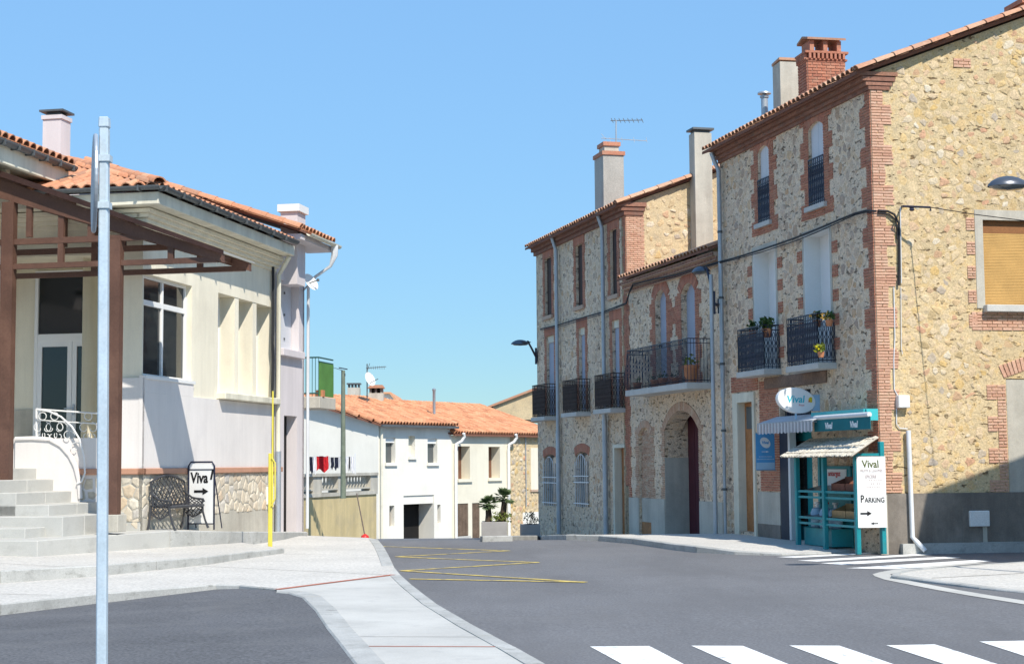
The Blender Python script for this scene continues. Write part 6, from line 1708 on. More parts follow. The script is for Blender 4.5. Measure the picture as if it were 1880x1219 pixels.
for k, (u, lab) in enumerate(((gu1 - .12, 'pale blue gas bottle in the cabinet, nearest the house door'), ((gu0 + gu1) / 2, 'pale blue gas bottle in the middle of the cabinet'), (gu0 + .1, 'pale blue gas bottle in the cabinet by the middle stall post'))):
    t = thing('gas_bottle', lab, 'gas bottle', tuple(FC.p(u, .3, .30)), 'gas bottles in the cabinet')
    s_ = MB(); s_.lathe(FC.p(u, .28, .30), [(.12, 0), (.14, .04), (.14, .30), (.11, .38), (.04, .41)], 14); s_.build('body', M['pale_blue'], t, smooth=True)
    s_ = MB(); s_.lathe(FC.p(u, .28, .30), [(.035, .41), (.035, .47), (.06, .48), (.06, .52)], 10); s_.build('valve', M['red_plastic'] if k == 1 else M['sign_white'], t)
# price cards hung on the stall's middle post side
for k, z in enumerate((sh[0] + .06, sh[0] - .30, sh[1] + .10, sh[1] - .26)):
    s_ = MB(); s_.fbox(FC, st1 + .10, st1 + .22, vF - .10, vF - .095, z, z + .19); s_.build('price_card', M['sign_white'], stall)
# parking sign on the stall side
FS2 = Fr(FC.p(st0 - .075, vF + .02, 0)[:2], tC, FG_.n)
q0 = FS2.at(1573, 838); q1 = FS2.at(1628, 968)
pk = thing('sign_board', 'white board reading Vival and Parking with black arrows on the stall end', 'sign board', tuple(FS2.p(.3, 0, q1[1])), 'shop sign boards')
w_ = FS2.U(1627, 900); z1, z0 = q0[1], q1[1]
s_ = MB(); s_.fbox(FS2, -.0, w_, -.02, 0, z0, z1); s_.build('panel', M['sign_white'], pk, bevel=.004)
H_ = z1 - z0; r2 = FS2.right(); tz = lambda f: z1 - H_ * f
text('Vival', FS2, pk, M['green_print'], .20, FS2.p(w_ * .48, .004, tz(.11)), r2, Z, FS2.n, shear=-.05, wide=.9, bold=.003)
text('FRUITS & LEGUMES', FS2, pk, M['pale_print'], .075, FS2.p(w_ * .5, .004, tz(.20)), r2, Z, FS2.n, wide=.72, bold=.0)
text('EPICERIE', FS2, pk, M['pale_print'], .085, FS2.p(w_ * .48, .004, tz(.285)), r2, Z, FS2.n, wide=.72, bold=.001)
s_ = MB()
for w0, w1, f in ((.40, .85, .335), (.42, .80, .385), (.30, .78, .435)):
    x = w_ * w0
    while x < w_ * w1:
        l_ = random.uniform(.01, .03); s_.fbox(FS2, x, x + l_, .001, .003, tz(f) - .010, tz(f) + .014); x += l_ + .018
s_.build('faded_writing', M['pale_print'], pk)
text('P', FS2, pk, M['black_print'], .20, FS2.p(w_ * .16, .004, tz(.60)), r2, Z, FS2.n, wide=.75, bold=.003)
text('ARKiNG', FS2, pk, M['black_print'], .135, FS2.p(w_ * .59, .004, tz(.615)), r2, Z, FS2.n, wide=.82, bold=.002)
ar = MB(); flat_arrow(ar, FS2.p(w_ * .28, .002, tz(.80)), r2, (Z - r2 * -.05).normalized(), FS2.n, .23, .10); ar.build('arrow', M['black_print'], pk)
ar = MB(); flat_arrow(ar, FS2.p(w_ * .56, .002, tz(.94)), -r2, Z, FS2.n, .15, .05); ar.build('arrow', M['black_print'], pk)
# balcony plants of the corner house
def plant_on(F, px, py, v, rad, n, size, name, label, cat, m_, fl=None, grp=None):
    q = F.hit(px, py, v); t = thing(name, label, cat, tuple(q - Z * rad), grp)
    s_ = MB(); leafclump(s_, q, rad, n, size); s_.build('foliage', M[m_], t)
    if fl:
        s_ = MB(); leafclump(s_, q + F.n * .06, rad * .9, n // 3, size * .9); s_.build('blossom', M[fl], t)
    s_ = MB(); s_.lathe(q - Z * (rad * 1.9), [(rad * .5, 0), (rad * .75, rad * 1.1), (rad * .7, rad * 1.15)], 10); s_.build('pot', M['terracotta_pot'], t)
gb2 = 'plants on the shop house balconies'
plant_on(FC, 1382, 598, .26, .14, 70, .06, 'balcony_plant', 'dark trailing plant at the far corner of the plain balcony', 'plant', 'leaf', None, gb2)
plant_on(FC, 1408, 593, .26, .17, 120, .06, 'balcony_plant', 'bright green bushy plant behind the black balcony nearest the house door', 'plant', 'leaf', None, gb2)
plant_on(FC, 1500, 580, .26, .12, 60, .05, 'balcony_plant', 'orange pink flowers along the rail of the yellow flower balcony', 'plant', 'leaf', 'flower_orange', gb2)
plant_on(FC, 1522, 580, .26, .11, 60, .05, 'balcony_plant', 'pale yellow flowers at the near end of the upper balcony rail', 'plant', 'leaf', 'flower_orange', gb2)
plant_on(FC, 1507, 639, .46, .10, 80, .05, 'balcony_plant', 'bright yellow flower bunch hung outside the black balcony railing', 'plant', 'bush', 'flower_yellow', gb2)
# ------------------------------------------------------------------ cables and gable fittings
cab = MB()
def along(F, pts, v): return [F.hit(x, y, v) for x, y in pts]
pth = along(FC, [(1608, 388), (1590, 387), (1570, 392), (1540, 404), (1500, 421), (1460, 437), (1400, 458), (1345, 475)], .09) + along(FB, [(1320, 481), (1280, 492), (1240, 505), (1200, 513), (1162, 522), (1156, 535), (1150, 556)], .16) + along(FB, [(1135, 562), (1110, 572), (1060, 586), (1020, 598), (992, 604)], .10)
cab.tube(pth, .021, 6); cab.tube([p + V((0, 0, -.05 + .02 * math.sin(i))) for i, p in enumerate(pth)], .011, 5)
cab.tube(along(FG_, [(1612, 387), (1630, 388), (1642, 394), (1650, 410), (1651, 450), (1651, 490), (1650, 524)], .05), .024, 6)
cab.tube(along(FG_, [(1612, 391), (1632, 393), (1645, 404), (1648, 440)], .05), .016, 5)
top(cab, 'facade_cable', M['cable'], 'black cable bundle sagging along the stone house fronts', 'cable')
wi = MB(); wi.tube(along(FG_, [(1641, 527), (1643, 620), (1641, 660), (1642, 715), (1648, 726)], .03), .012, 5); wi.tube(along(FG_, [(1654, 527), (1655, 640), (1657, 650)], .03), .008, 5)
wi.tube(along(FG_, [(1646, 750), (1646, 778), (1652, 786), (1666, 787)], .03), .012, 5); wi.tube(along(FG_, [(1653, 380), (1655, 520)], .035), .012, 5)
top(wi, 'wall_conduit', M['pvc'], 'thin pale conduits running down the brick corner to the meter box', 'conduit')
br = thing('wire_bracket', 'black insulator bracket on the sunny gable holding an overhead wire', 'bracket', tuple(FG_.hit(1660, 380, 0)))
a_ = FG_.hit(1656, 379, .0); b_v = FG_.hit(1658, 379, .35); c_v = FG_.hit(1708, 381, .55)
s_ = MB(); s_.tube([a_, b_v, c_v, c_v - Z * .07], .022, 6); s_.build('arm', M['iron'], br)
s_ = MB(); q = FG_.hit(1674, 383, .4); s_.lathe(q - Z * .05, [(.03, 0), (.055, .02), (.04, .05), (.055, .08), (.03, .1)], 8); s_.build('insulator', M['iron'], br)
s_ = MB(); s_.tube([c_v, c_v.lerp(FG_.hit(1980, 418, 3.6), .33) - Z * .02, FG_.hit(1980, 418, 3.6)], .009, 5)
top(s_, 'overhead_wire', M['cable'], 'thin overhead wire leading off the gable bracket to the right', 'wire')
# ------------------------------------------------------------------ street lamps
def lamp(head, tip, root, wall_pt, label, pole=None, ax=None):
    t = thing('street_lamp', label, 'street lamp', tuple(pole[0] if pole else root), 'street lamps')
    hx = (tip - head); hx.z = 0; hx.normalize(); hy = V((-hx.y, hx.x, 0))
    L_ = .285; vs = MB()
    for nm, prof, mt_ in (('lamp_shade', [(1.0, 0), (.97, .035), (.8, .085), (.55, .125), (.28, .148), (.0, .155)], 'lamp_grey'), ('lamp_glass', [(.93, .004), (.7, -.035), (.0, -.05)], 'glass2')):
        m_ = MB(); n = 18; rows = []
        for r_, z in prof:
            for j in range(n):
                a = 2 * math.pi * j / n; rows.append(head + hx * (r_ * L_ * 1.1 * math.cos(a)) + hy * (r_ * L_ * .75 * math.sin(a)) + Z * z)
        fs_ = [(i * n + j, i * n + (j + 1) % n, (i + 1) * n + (j + 1) % n, (i + 1) * n + j) for i in range(len(prof) - 1) for j in range(n)]
        m_.add(rows, fs_); m_.build(nm, M[mt_], t, smooth=True)
    m_ = MB(); q0 = head + hx * L_ * .95 + Z * .05
    m_.tube([q0, q0 + hx * .08 + Z * .01, q0.lerp(tip, .6) + Z * .06, tip.lerp(root, .35) + hx * .03, root], [.035, .03, .032, .036, .04], 8); m_.build('arm', M['iron'], t, smooth=True)
    m_ = MB(); m_.bar(root - Z * .25, root + Z * .3, .07); m_.bar(root, wall_pt, .06); m_.bar(wall_pt - Z * .18, wall_pt + Z * .18, .10, .03); m_.build('bracket', M['iron'], t)
    if pole: m_ = MB(); m_.tube([pole[0], pole[1]], [.055, .045], 10); m_.build('pole', M['zinc'], t, smooth=True)
    return t
v_l = .42
hd = FB.hit(1287, 500, v_l); up_ = FB.U(1309, 700, v_l)
rt = FB.p(up_, v_l - .06, FB.at(1313, 556, v_l)[1])
lamp(hd, FB.hit(1300, 500, v_l), rt, FB.p(FB.U(1321, 550, 0) if FB.U(1321, 550, 0) > .02 else .05, .0, rt.z), 'street lamp on a tall pale pole in front of the middle stone house', pole=(FB.p(up_, v_l, zr(FB.p(up_, v_l, 0).y)), FB.p(up_, v_l, FB.at(1303, 505, v_l)[1])))
q = FB.p(uA1 - .1, .10, 0); rt = ony(984, 655, q.y); hd = ony(955, 632, q.y - .2)
lamp(hd, ony(968, 629, q.y - .2), rt, FB.p(uA1 - .05, .0, rt.z), 'street lamp on a wall bracket at the far end of the tall stone house')
ql = FG_.hit(1851, 343, 7.6); qr = FG_.hit(1925, 372, 7.6)
lamp(ql, FG_.hit(1884, 336, 7.6), qr, qr + V((.1, 0, 0)), 'street lamp head in front of the sunny gable above the bamboo blind window', pole=(V((qr.x + .1, qr.y, -.2)), V((qr.x + .1, qr.y, qr.z + .2))))
# ------------------------------------------------------------------ post with the sign seen from its edge
sp = ony(190, 1219, 8.75); 
sx = sp.x; zt = ony(192, 216, 8.75).z
post = thing('sign_post', 'tall galvanised metal post with a round sign seen edge on', 'sign post', (sx, 8.75, 0))
lean = ony(192, 216, 8.75).x - sx
s_ = MB(); b0_, b1_ = V((sx - .004, 8.75, 0)), V((sx + lean, 8.75, zt - .06)); s_.hexa([b0_ + V((x, y, 0)) for x, y in ((-.028, -.028), (.028, -.028), (.028, .028), (-.028, .028))] + [b1_ + V((x, y, 0)) for x, y in ((-.026, -.028), (.026, -.028), (.026, .028), (-.026, .028))]); s_.build('pole', M['galv'], post, bevel=.008)
s_ = MB(); s_.hexa([b1_ + V((x, y, -.001)) for x, y in ((-.029, -.031), (.029, -.031), (.029, .031), (-.029, .031))] + [b1_ + V((x, y, .06)) for x, y in ((-.027, -.029), (.027, -.029), (.027, .029), (-.027, .029))]); s_.build('pole_cap', M['galv'], post, bevel=.006)
zc = ony(180, 337, 8.75).z; rd = 92 / FPX * 8.75
dxn = V((-.957, -.29, 0)).normalized(); cxd = V((sx + lean * .8 - .047, 8.75, zc))
s_ = MB(); a_ = dxn.cross(Z).normalized()
ring = [cxd + (a_ * math.cos(t * math.pi / 24) + Z * math.sin(t * math.pi / 24)) * rd for t in range(48)]
s_.prism(ring, dxn * .022); s_.build('sign_disc', M['zinc'], post, bevel=.006)
for py in (292, 378):
    z = ony(190, py, 8.75).z; s_ = MB(); s_.box(sx + lean * .8 - .033, sx + lean * .8 + .033, 8.75 - .036, 8.75 + .036, z - .018, z + .018); s_.box(sx + lean * .8 - .05, sx + lean * .8 - .03, 8.735, 8.765, z - .012, z + .012); s_.build('clamp', M['galv'], post)
# yellow post
yb = onz(496, 1000, .22)
yp = thing('yellow_post', 'thin bright yellow metal post with flat side loop beside the drain pipe', 'post', tuple(yb))
zz = lambda y: ony(497, y, yb.y).z
s_ = MB(); s_.fbox(Fr((yb.x, yb.y), nD, -dD), -.036, .036, -.026, .026, yb.z - .1, zz(832)); s_.build('lower_post', M['bike_yellow'], yp, bevel=.008)
s_ = MB(); ox = ony(501, 800, yb.y).x
s_.tube([V((ox, yb.y - .03, zz(930))), V((ox, yb.y - .03, zz(718)))], .017, 8); s_.build('upper_tube', M['bike_yellow'], yp, smooth=True)
s_ = MB(); s_.tube([V((ox - .01, yb.y - .05, zz(840))), V((ox + .05, yb.y - .05, zz(850))), V((ox + .05, yb.y - .05, zz(915))), V((ox - .01, yb.y - .05, zz(928)))], .014, 6); s_.build('side_loop', M['bike_yellow'], yp)
# ------------------------------------------------------------------ terrace wall with balustrade
R1, R0 = ony(692, 880, 70), ony(566, 880, 63)
uT = V((R1.x - R0.x, R1.y - R0.y, 0)).normalized(); FT = Fr((R0.x, R0.y), uT, (uT.y, -uT.x)); LT = FT.U(691, 880)
zcop = FT.at(640, 868)[1]; zbal = FT.at(640, 904)[1]
tw = thing('terrace_wall', 'ochre retaining wall with a concrete balustrade on top', 'wall', tuple(FT.p(3, 0, -1)))
s_ = MB(); s_.fbox(FT, -3, LT, -.4, 0, -4, zbal - .12); s_.build('wall', M['ochre'], tw)
s_ = MB(); s_.fbox(FT, -3, LT, -.45, .06, zbal - .12, zbal + .03); s_.fbox(FT, -3, LT, -.40, .02, zbal + .14, zbal + .2); s_.build('base_course', M['plaster_pale'], tw)
s_ = MB(); s_.fbox(FT, -3, LT, -.48, .10, zcop - .12, zcop); s_.build('coping', M['plaster_pale'], tw)
for px in (582, 627, 686):
    u = FT.U(px, 885); s_ = MB(); s_.fbox(FT, u - .42, u + .42, -.42, .03, zbal + .03, zcop - .12); s_.build('pier', M['plaster_pale'], tw)
nb_ = 27
b_m = MB(); hb = zcop - .12 - zbal - .2; b_m.lathe(V((0, 0, 0)), [(.05, 0), (.07, hb * .1), (.09, hb * .3), (.05, hb * .55), (.04, hb * .75), (.07, hb * .95), (.06, hb)], 8)
bme = b_m.mesh('baluster', M['plaster_pale'], True)
for i in range(nb_):
    u = -2 + (LT + 1.8) * i / nb_
    if any(abs(u - FT.U(px, 885)) < .5 for px in (582, 627, 686)): continue
    o = bpy.data.objects.new('baluster', bme); C.objects.link(o); o.parent = tw; o.matrix_parent_inverse = WM[tw.name].inverted(); o.location = FT.p(u, -.2, zbal + .2)
s_ = MB(); s_.prism([FT.p(-3, -.4, zbal - .1), FT.p(LT, -.4, zbal - .1), FT.p(LT, -12, zbal - .1), FT.p(-3, -12, zbal - .1)], (0, 0, -.3)); tag(s_.build('terrace_floor', M['concrete']), 'flat terrace floor behind the balustrade', kind='structure')
# laundry
lz = lambda px, py, Y=62: ony(px, py, Y)
s_ = MB(); s_.tube([lz(558, 836), lz(600, 838), lz(652, 836)], .008, 4); s_.bar(lz(652, 870), lz(652, 832), .04); s_.bar(lz(556, 870), lz(556, 832), .04)
top(s_, 'clothes_line', M['pvc'], 'clothes line stretched across the terrace', 'clothes line')
for x0, x1, y0, y1, m_, lab in ((568, 574, 838, 868, 'dark_cloth', 'dark blue patterned cloth at the far left of the clothes line'), (574, 580, 838, 868, 'white_cloth', 'white cloth hanging just left of the red towel'), (581, 603, 837, 864, 'red_cloth', 'large red towel hanging on the clothes line'),
                               (604, 606.5, 838, 862, 'white_cloth', 'narrow white cloth right beside the red towel'), (607, 613, 839, 860, 'dark_cloth', 'dark garment right of the red towel'), (614, 621, 839, 861, 'dark_cloth', 'dark garment between two white ones near the pole'), (621.5, 624, 838, 858, 'white_cloth', 'small white sock by the wooden pole'),
                               (625, 629, 838, 860, 'dark_cloth', 'dark garment hanging right against the wooden pole'), (634, 640, 838, 864, 'white_cloth', 'white garment just right of the wooden pole'), (640.5, 643, 838, 862, 'dark_cloth', 'thin black stripe of cloth between two white garments'), (643.5, 650, 838, 866, 'white_cloth', 'white garment at the right end of the clothes line')):
    s_ = MB(); n = 6; vs = []
    for j in range(4):
        for i in range(n + 1):
            p = lz(x0 + (x1 - x0) * i / n + (.7 * math.sin(j * 2.1 + x0) if j > 1 else 0), y0 + (.8 if i % 3 == 1 and j == 0 else 0) + (y1 - y0) * j / 3 * (1 + (.14 * math.sin(i * 1.3 + x0) if j == 3 else 0))); vs.append(p + V((0, .03 * math.sin(i * 1.9 + j), 0)))
    vs2 = [p + V((0, .012, 0)) for p in vs]; k = len(vs)
    fs_ = [(j * (n + 1) + i, j * (n + 1) + i + 1, (j + 1) * (n + 1) + i + 1, (j + 1) * (n + 1) + i) for j in range(3) for i in range(n)]
    s_.add(vs + vs2, fs_ + [tuple(a + k for a in f) for f in fs_]); top(s_, 'laundry', M[m_], lab, 'laundry', 'laundry on the line')
up_ = lz(630, 680, 60); ulo = lz(630, 872, 60)
upo = thing('utility_pole', 'greenish wooden utility pole standing on the terrace', 'pole', tuple(ulo))
s_ = MB(); s_.tube([V((ulo.x, 60, zbal - .1)), V((up_.x, 60, up_.z))], [.105, .075], 10); s_.build('pole', M['pole_wood'], upo, smooth=True)
s_ = MB(); s_.bar(lz(622, 675, 60), lz(638, 678, 60), .04); s_.bar(lz(627, 688, 60), lz(634, 688, 60), .1); s_.tube([lz(629, 680, 60), lz(616, 676, 58), lz(604, 674, 50)], .012, 4); s_.build('crossarm', M['iron'], upo)
q = ony(670, 986, 52); s_ = MB(); bt_ = q.copy(); bt_.z -= .15
bro = thing('broom', 'red broom leaning upside against the ochre wall', 'broom', tuple(bt_))
s_ = MB(); s_.lathe(bt_, [(.12, 0), (.15, .1), (.12, .2), (.03, .26)], 10); s_.build('head', M['red_plastic'], bro, smooth=True)
s_ = MB(); s_.tube([bt_ + Z * .2, ony(655, 906, 58)], .022, 5); s_.build('handle', M['wood_old'], bro)
# ------------------------------------------------------------------ far houses
a45 = R(57); g0_ = ony(695, 900, 76); FH = Fr((g0_.x, g0_.y), (math.cos(a45), math.sin(a45)), (math.sin(a45), -math.cos(a45)))
uH1 = FH.U(829, 880); uH2 = FH.U(937, 880); uH3 = uH2 + 5
GZ = -4.5
zeG = FH.at(760, 783)[1]; zeH = FH.at(885, 800)[1]
def pane_win(F, h, d, parent, m_, name='window', label=None):
    s_ = MB(); s_.fbox(F, h[0] + .01, h[1] - .01, -d + .01, -d + .05, h[2] + .01, h[3] - .01); return s_.build(name, M[m_], parent, label=label)
wh = thing('white_house', 'white rendered house with a dark garage opening and orange tiled roof', 'house', tuple(FH.p(2, 0, -2.3)), 'houses at the end of the street')
h1, h2, h3 = FH.R(708, 726, 803, 849), FH.R(750, 762, 800, 838), FH.R(785, 803, 805, 849)
gr = FH.R(741, 797, 909, 1000); gr = (gr[0], gr[1], GZ, gr[3]); s1, s2 = FH.R(715, 724, 928, 966), FH.R(803, 809, 926, 960)
hs = [h1, h2, h3, gr, s1, s2]
wb = MB(); wall_face(wb, FH, 0, uH1, GZ, zeG, hs)
for h in (h1, h2, h3, s1, s2): reveals(wb, FH, h, .30)
reveals(wb, FH, gr, 1.0)
FHs = Fr((g0_.x, g0_.y), (-.97, .243), (-.243, -.97))
_, zr_g = FHs.at(618, 736); ur_g = FHs.U(612, 740)
sG = .33
wb.fprism(FHs, [(0, GZ), (12, GZ), (12, zeG), (6, zeG + 6 * sG), (0, zeG)], 0, -.1)
wG = wb.build('wall', M['white_wall'], wh)
for h in (h1, h3):
    o = pane_win(FH, h, .30, wh, 'glass2'); s_ = MB(); s_.fbox(FH, h[0], h[1], -.29, -.1, h[3] - .25, h[3]); s_.build('blind_box', M['white'], o); s_ = MB(); s_.fbox(FH, h[0] - .08, h[1] + .08, -.05, .10, h[2] - .16, h[2]); s_.build('sill', M['white_wall'], o)
o = pane_win(FH, h2, .30, wh, 'cream_wall2'); s_ = MB(); s_.fbox(FH, h2[0] - .05, h2[1] + .05, -.05, .10, h2[2] - .14, h2[2]); s_.build('sill', M['white_wall'], o)
for h in (s1, s2): pane_win(FH, h, .30, wh, 'wood_old')
s_ = MB(); s_.fbox(FH, gr[0] + .02, gr[1] - .02, -.98, -.94, GZ, gr[3] - .02); gd = s_.build('garage_opening', M['dark'], wh)
s_ = MB(); s_.fbox(FH, gr[0] + .01, gr[1] - .01, -.8, -.06, gr[3] - .42, gr[3] - .01); s_.build('lintel_box', M['white_wall'], gd)
dp = MB(); dp.tube([FH.p(.12, .10, zeG - .1), FH.p(.12, .09, GZ)], .07, 8); dp.build('drain_pipe', M['cream_trim'], wh, smooth=True)
# roof of the white house: slope to the street, falling to the right along a hip
rp_ = MB(); eG = FH.p(-.25, .30, zeG + .05); upG = (-FH.n + Z * sG).normalized(); LG = uH1 + .35
def on_roof(F, o_, ex, ey_, px, py):
    n_ = ex.cross(ey_).normalized(); d = ray(px, py); t = (o_ - EYE).dot(n_) / d.dot(n_); q = EYE + d * t - o_
    return q.dot(ex), q.dot(ey_)
P1 = on_roof(FH, eG, FH.u, upG, 617, 734); P2 = on_roof(FH, eG, FH.u, upG, 692, 733); P3 = on_roof(FH, eG, FH.u, upG, 826, 783)
bT = max(P1[1], P2[1], 3.5)
print('roofG', P1, P2, P3, LG)
hipx = lambda b: P2[0] + (LG - P2[0]) * (1 - b / bT) if b < bT else P2[0]
rp_.prism([eG, eG + FH.u * LG, eG + FH.u * hipx(bT) + upG * bT, eG + upG * bT - FH.u * bT * .36], (0, 0, -.08)); rG_ = rp_.build('roof', M['tile_bed'], wh)
gt_ = Pieces('tile', M['tile_far'], 'roof_tiles', UT, 0, 99)
tile_roof(gt_, eG + Z * .01 - FH.u * 3, FH.u, upG, lambda a, b: a - 3 < hipx(b) and a - 3 > -b * .36, int((LG + 3) / .25) + 2, int(bT / .36), sp=.25, wid=.23, hgt=.32)
h0_, h1_ = eG + FH.u * LG, eG + FH.u * hipx(bT) + upG * bT; hd_ = (h1_ - h0_).normalized(); hx = hd_.cross(Z).normalized()
for i in range(int((h1_ - h0_).length / .36)): gt_.mx(tile_mx(h0_ + hd_ * .36 * i + Z * .10, hx, hd_, hx.cross(hd_), .30, .46, .26))
gt_.finish(rG_)
s_ = MB(); s_.fbox(FH, -.2, uH1 + .1, .30, .42, zeG - .06, zeG + .05); s_.build('gutter', M['zinc_dark'], wh)
b_ = MB(); b_.prism([FH.p(.1, -1.1, GZ), FH.p(uH1, -1.1, GZ), FH.p(uH1, -9, GZ), FH.p(.1, -9, GZ)], (0, 0, zeG - GZ)); b_.build('rear_wall', M['white_wall'], wh)
# cream house
cr = thing('cream_house', 'pale cream house with brown shutters behind the palm planter', 'house', tuple(FH.p(uH1 + 2, 0, -2.3)), 'houses at the end of the street')
k1, k2 = FH.R(841, 863, 819, 879), FH.R(897, 918, 820, 877)
d1, d2 = FH.R(837, 860, 924, 984), FH.R(867, 881, 923, 1000)
d2 = (d2[0], d2[1], GZ, d2[3])
wb = MB(); wall_face(wb, FH, uH1, uH2, GZ, zeH, [k1, k2, d1, d2])
for h in (k1, k2): reveals(wb, FH, h, .6)
for h in (d1, d2): reveals(wb, FH, h, .08)
wb.build('wall', M['cream_wall2'], cr)
for h in (k1, k2):
    o = pane_win(FH, h, .6, cr, 'wood_brown'); s_ = MB(); s_.fbox(FH, h[0] - .1, h[1] + .12, -.05, .10, h[2] - .16, h[2]); s_.build('sill', M['cream_wall2'], o)
for h, nm in ((d1, 'shutter'), (d2, 'door')):
    o = pane_win(FH, h, .08, cr, 'wood_old', nm)
    for k in range(4):
        w0 = h[0] + (h[1] - h[0]) * k / 4; s_ = MB(); s_.fbox(FH, w0 + .03, w0 + (h[1] - h[0]) / 4 - .03, -.04, -.015, max(h[2], -3) + .05, h[3] - .05); s_.build('plank', M['wood_old'], o)
s_ = MB(); s_.fbox(FH, d1[0] - .1, d1[1] + .1, -.05, .10, d1[2] - .16, d1[2]); s_.build('sill', M['plaster_sill'], cr)
def swan(F, u, z, parent):
    dp = MB(); dp.tube([F.p(u + .25, .42, z + .05), F.p(u + .35, .40, z - .12), F.p(u + .25, .30, z - .35), F.p(u + .02, .12, z - .5), F.p(u, .10, z - .8), F.p(u, .10, GZ)], .08, 8); dp.build('drain_pipe', M['plastic_white'], parent, smooth=True)
swan(FH, FH.U(834, 850), zeH + .05, cr); swan(FH, FH.U(931, 850), zeH + .05, cr)
rp_ = MB(); eH = FH.p(uH1 - .05, .30, zeH + .05); LHH = uH3 - uH1; 
bH = on_roof(FH, eH, FH.u, upG, 940, 748)[1]; print('bH', bH)
bH = max(3, min(bH, 16))
rp_.prism([eH, eH + FH.u * LHH, eH + FH.u * LHH + upG * bH, eH - FH.u * 4.6 + upG * bH], (0, 0, -.08)); rH = rp_.build('roof', M['tile_bed'], cr)
ht = Pieces('tile', M['tile_far'], 'roof_tiles', UT, 0, 99)
o_h = eH - FH.u * 4.6 + Z * .01
tile_roof(ht, o_h, FH.u, upG, lambda a, b: a > 4.6 * (1 - b / bH), int((LHH + 4.6) / .25), int(bH / .36), sp=.25, wid=.23, hgt=.32); ht.finish(rH)
b_ = MB(); b_.prism([FH.p(uH1, -1, GZ), FH.p(uH3, -1, GZ), FH.p(uH3, -9, GZ), FH.p(uH1, -9, GZ)], (0, 0, zeH - GZ)); b_.build('rear_wall', M['cream_wall2'], cr)
# stone end house
sh_ = thing('small_stone_house', 'small stone house front with a bricked up window behind the shrub planter', 'house', tuple(FH.p(uH2 + 2, 0, -2.3)), 'houses at the end of the street')
s_ = MB(); wall_face(s_, FH, uH2, uH3, GZ, zeH, []); wS = s_.build('wall', M['mortar_far'], sh_)
sp_ = Pieces('stone', M['stone_sun'], 'rubble_stonework', None, 120, 7)
bwd = FH.R(974, 996, 822, 898)
rubble(FH, uH2, uH2 + 3.2, -2.6, zeH - .1, .34, .24, [(bwd[0] - .1, bwd[1] + .2, bwd[2] - .1, bwd[3] + .1)], sp_, shr=(.55, .9), h=(.01, .04)); sp_.finish(wS)
s_ = MB(); s_.fbox(FH, bwd[0], bwd[1], -.02, .04, bwd[2], bwd[3]); s_.build('blocked_window', M['cream'], sh_); s_ = MB(); s_.fbox(FH, bwd[0] - .06, bwd[1] + .06, -.02, .09, bwd[2] - .12, bwd[2]); s_.build('sill', M['brick_mortar'], sh_)
s_ = MB(); s_.fbox(FH, FH.U(959, 950), FH.U(992, 950), -.02, .06, GZ, FH.at(970, 940)[1]); s_.build('white_patch', M['white_wall'], sh_)
dp = MB(); uu = FH.U(964, 880); dp.tube([FH.p(uu, .06, zeH), FH.p(uu, .06, FH.at(964, 930)[1])], .03, 6); dp.build('conduit', M['zinc'], sh_)
# things standing behind the roofs
def block(name, px0, px1, pyt, Y, dep, m_, roof=None, zlow=0):
    pass
YB = 92
bw = thing('white_house', 'white house end with a dark roof edge peeping over the orange ridge', 'house', tuple(ony(712, 745, YB)), 'houses at the end of the street')
s_ = MB(); q = [ony(x, y, YB) for x, y in ((600, 760), (600, 736), (640, 733), (697, 722), (716, 722), (735, 745), (735, 770))]; s_.prism(q, (0, 8, 0)); s_.build('wall', M['white_wall'], bw)
s_ = MB(); q = [ony(x, y, YB - .2) for x, y in ((694, 723), (694, 719.5), (717, 719.5), (738, 745), (735, 747), (715, 722.5))]; s_.prism(q, (0, 8.4, 0)); s_.build('roof_edge', M['tile_far'], bw)
c_ = thing('chimney_stack', 'square grey rendered chimney with a slotted tiled cap', 'chimney', tuple(ony(650, 738, 84)), 'chimneys above the orange roofs')
pc_ = ony(650, 742, 84); xx = V((1, 0, 0)); kx = 84 / FPX
s_ = MB(); shaft(s_, pc_, 22 * kx, .6, pc_.z - 1.2, ony(650, 712, 84).z, xx); s_.build('shaft', M['plaster_pale'], c_)
s_ = MB()
for i in range(4): shaft(s_, pc_ + xx * (i - 1.5) * 6 * kx, 2.5 * kx, .5, ony(650, 712, 84).z, ony(650, 706, 84).z, xx)
shaft(s_, pc_, 25 * kx, .7, ony(650, 706, 84).z, ony(650, 703.5, 84).z, xx); s_.build('cap', M['zinc_dark'], c_)
c_ = thing('chimney_stack', 'wide grey chimney with a pink tiled hood and dark opening', 'chimney', tuple(ony(691, 738, 82)), 'chimneys above the orange roofs')
pc_ = ony(691, 742, 82); kx = 82 / FPX
s_ = MB(); shaft(s_, pc_, 27 * kx, .7, pc_.z - 1.2, ony(691, 722, 82).z, xx); s_.build('shaft', M['plaster_pale'], c_)
s_ = MB()
for i in (-1, 0, 1): shaft(s_, pc_ + xx * i * 10 * kx, 4 * kx, .6, ony(691, 722, 82).z, ony(691, 713, 82).z, xx)
shaft(s_, pc_ + V((0, .3, 0)), 24 * kx, .1, ony(691, 722, 82).z, ony(691, 713, 82).z, xx); s_.build('opening', M['plaster_grey'], c_)
s_ = MB(); zz0 = ony(691, 713, 82).z; s_.prism([pc_ + V((a * kx, -.45, zz0 - pc_.z + b)) for a, b in ((-15, 0), (15, 0), (12, .16), (-10, .16))], (0, .9, 0)); s_.build('hood', M['tile_old'], c_)
c_ = thing('flue_pipe', 'thin metal flue pipe above the cream house ridge', 'flue', tuple(ony(797, 742, 84))); kx = 84 / FPX; q = ony(797, 746, 84)
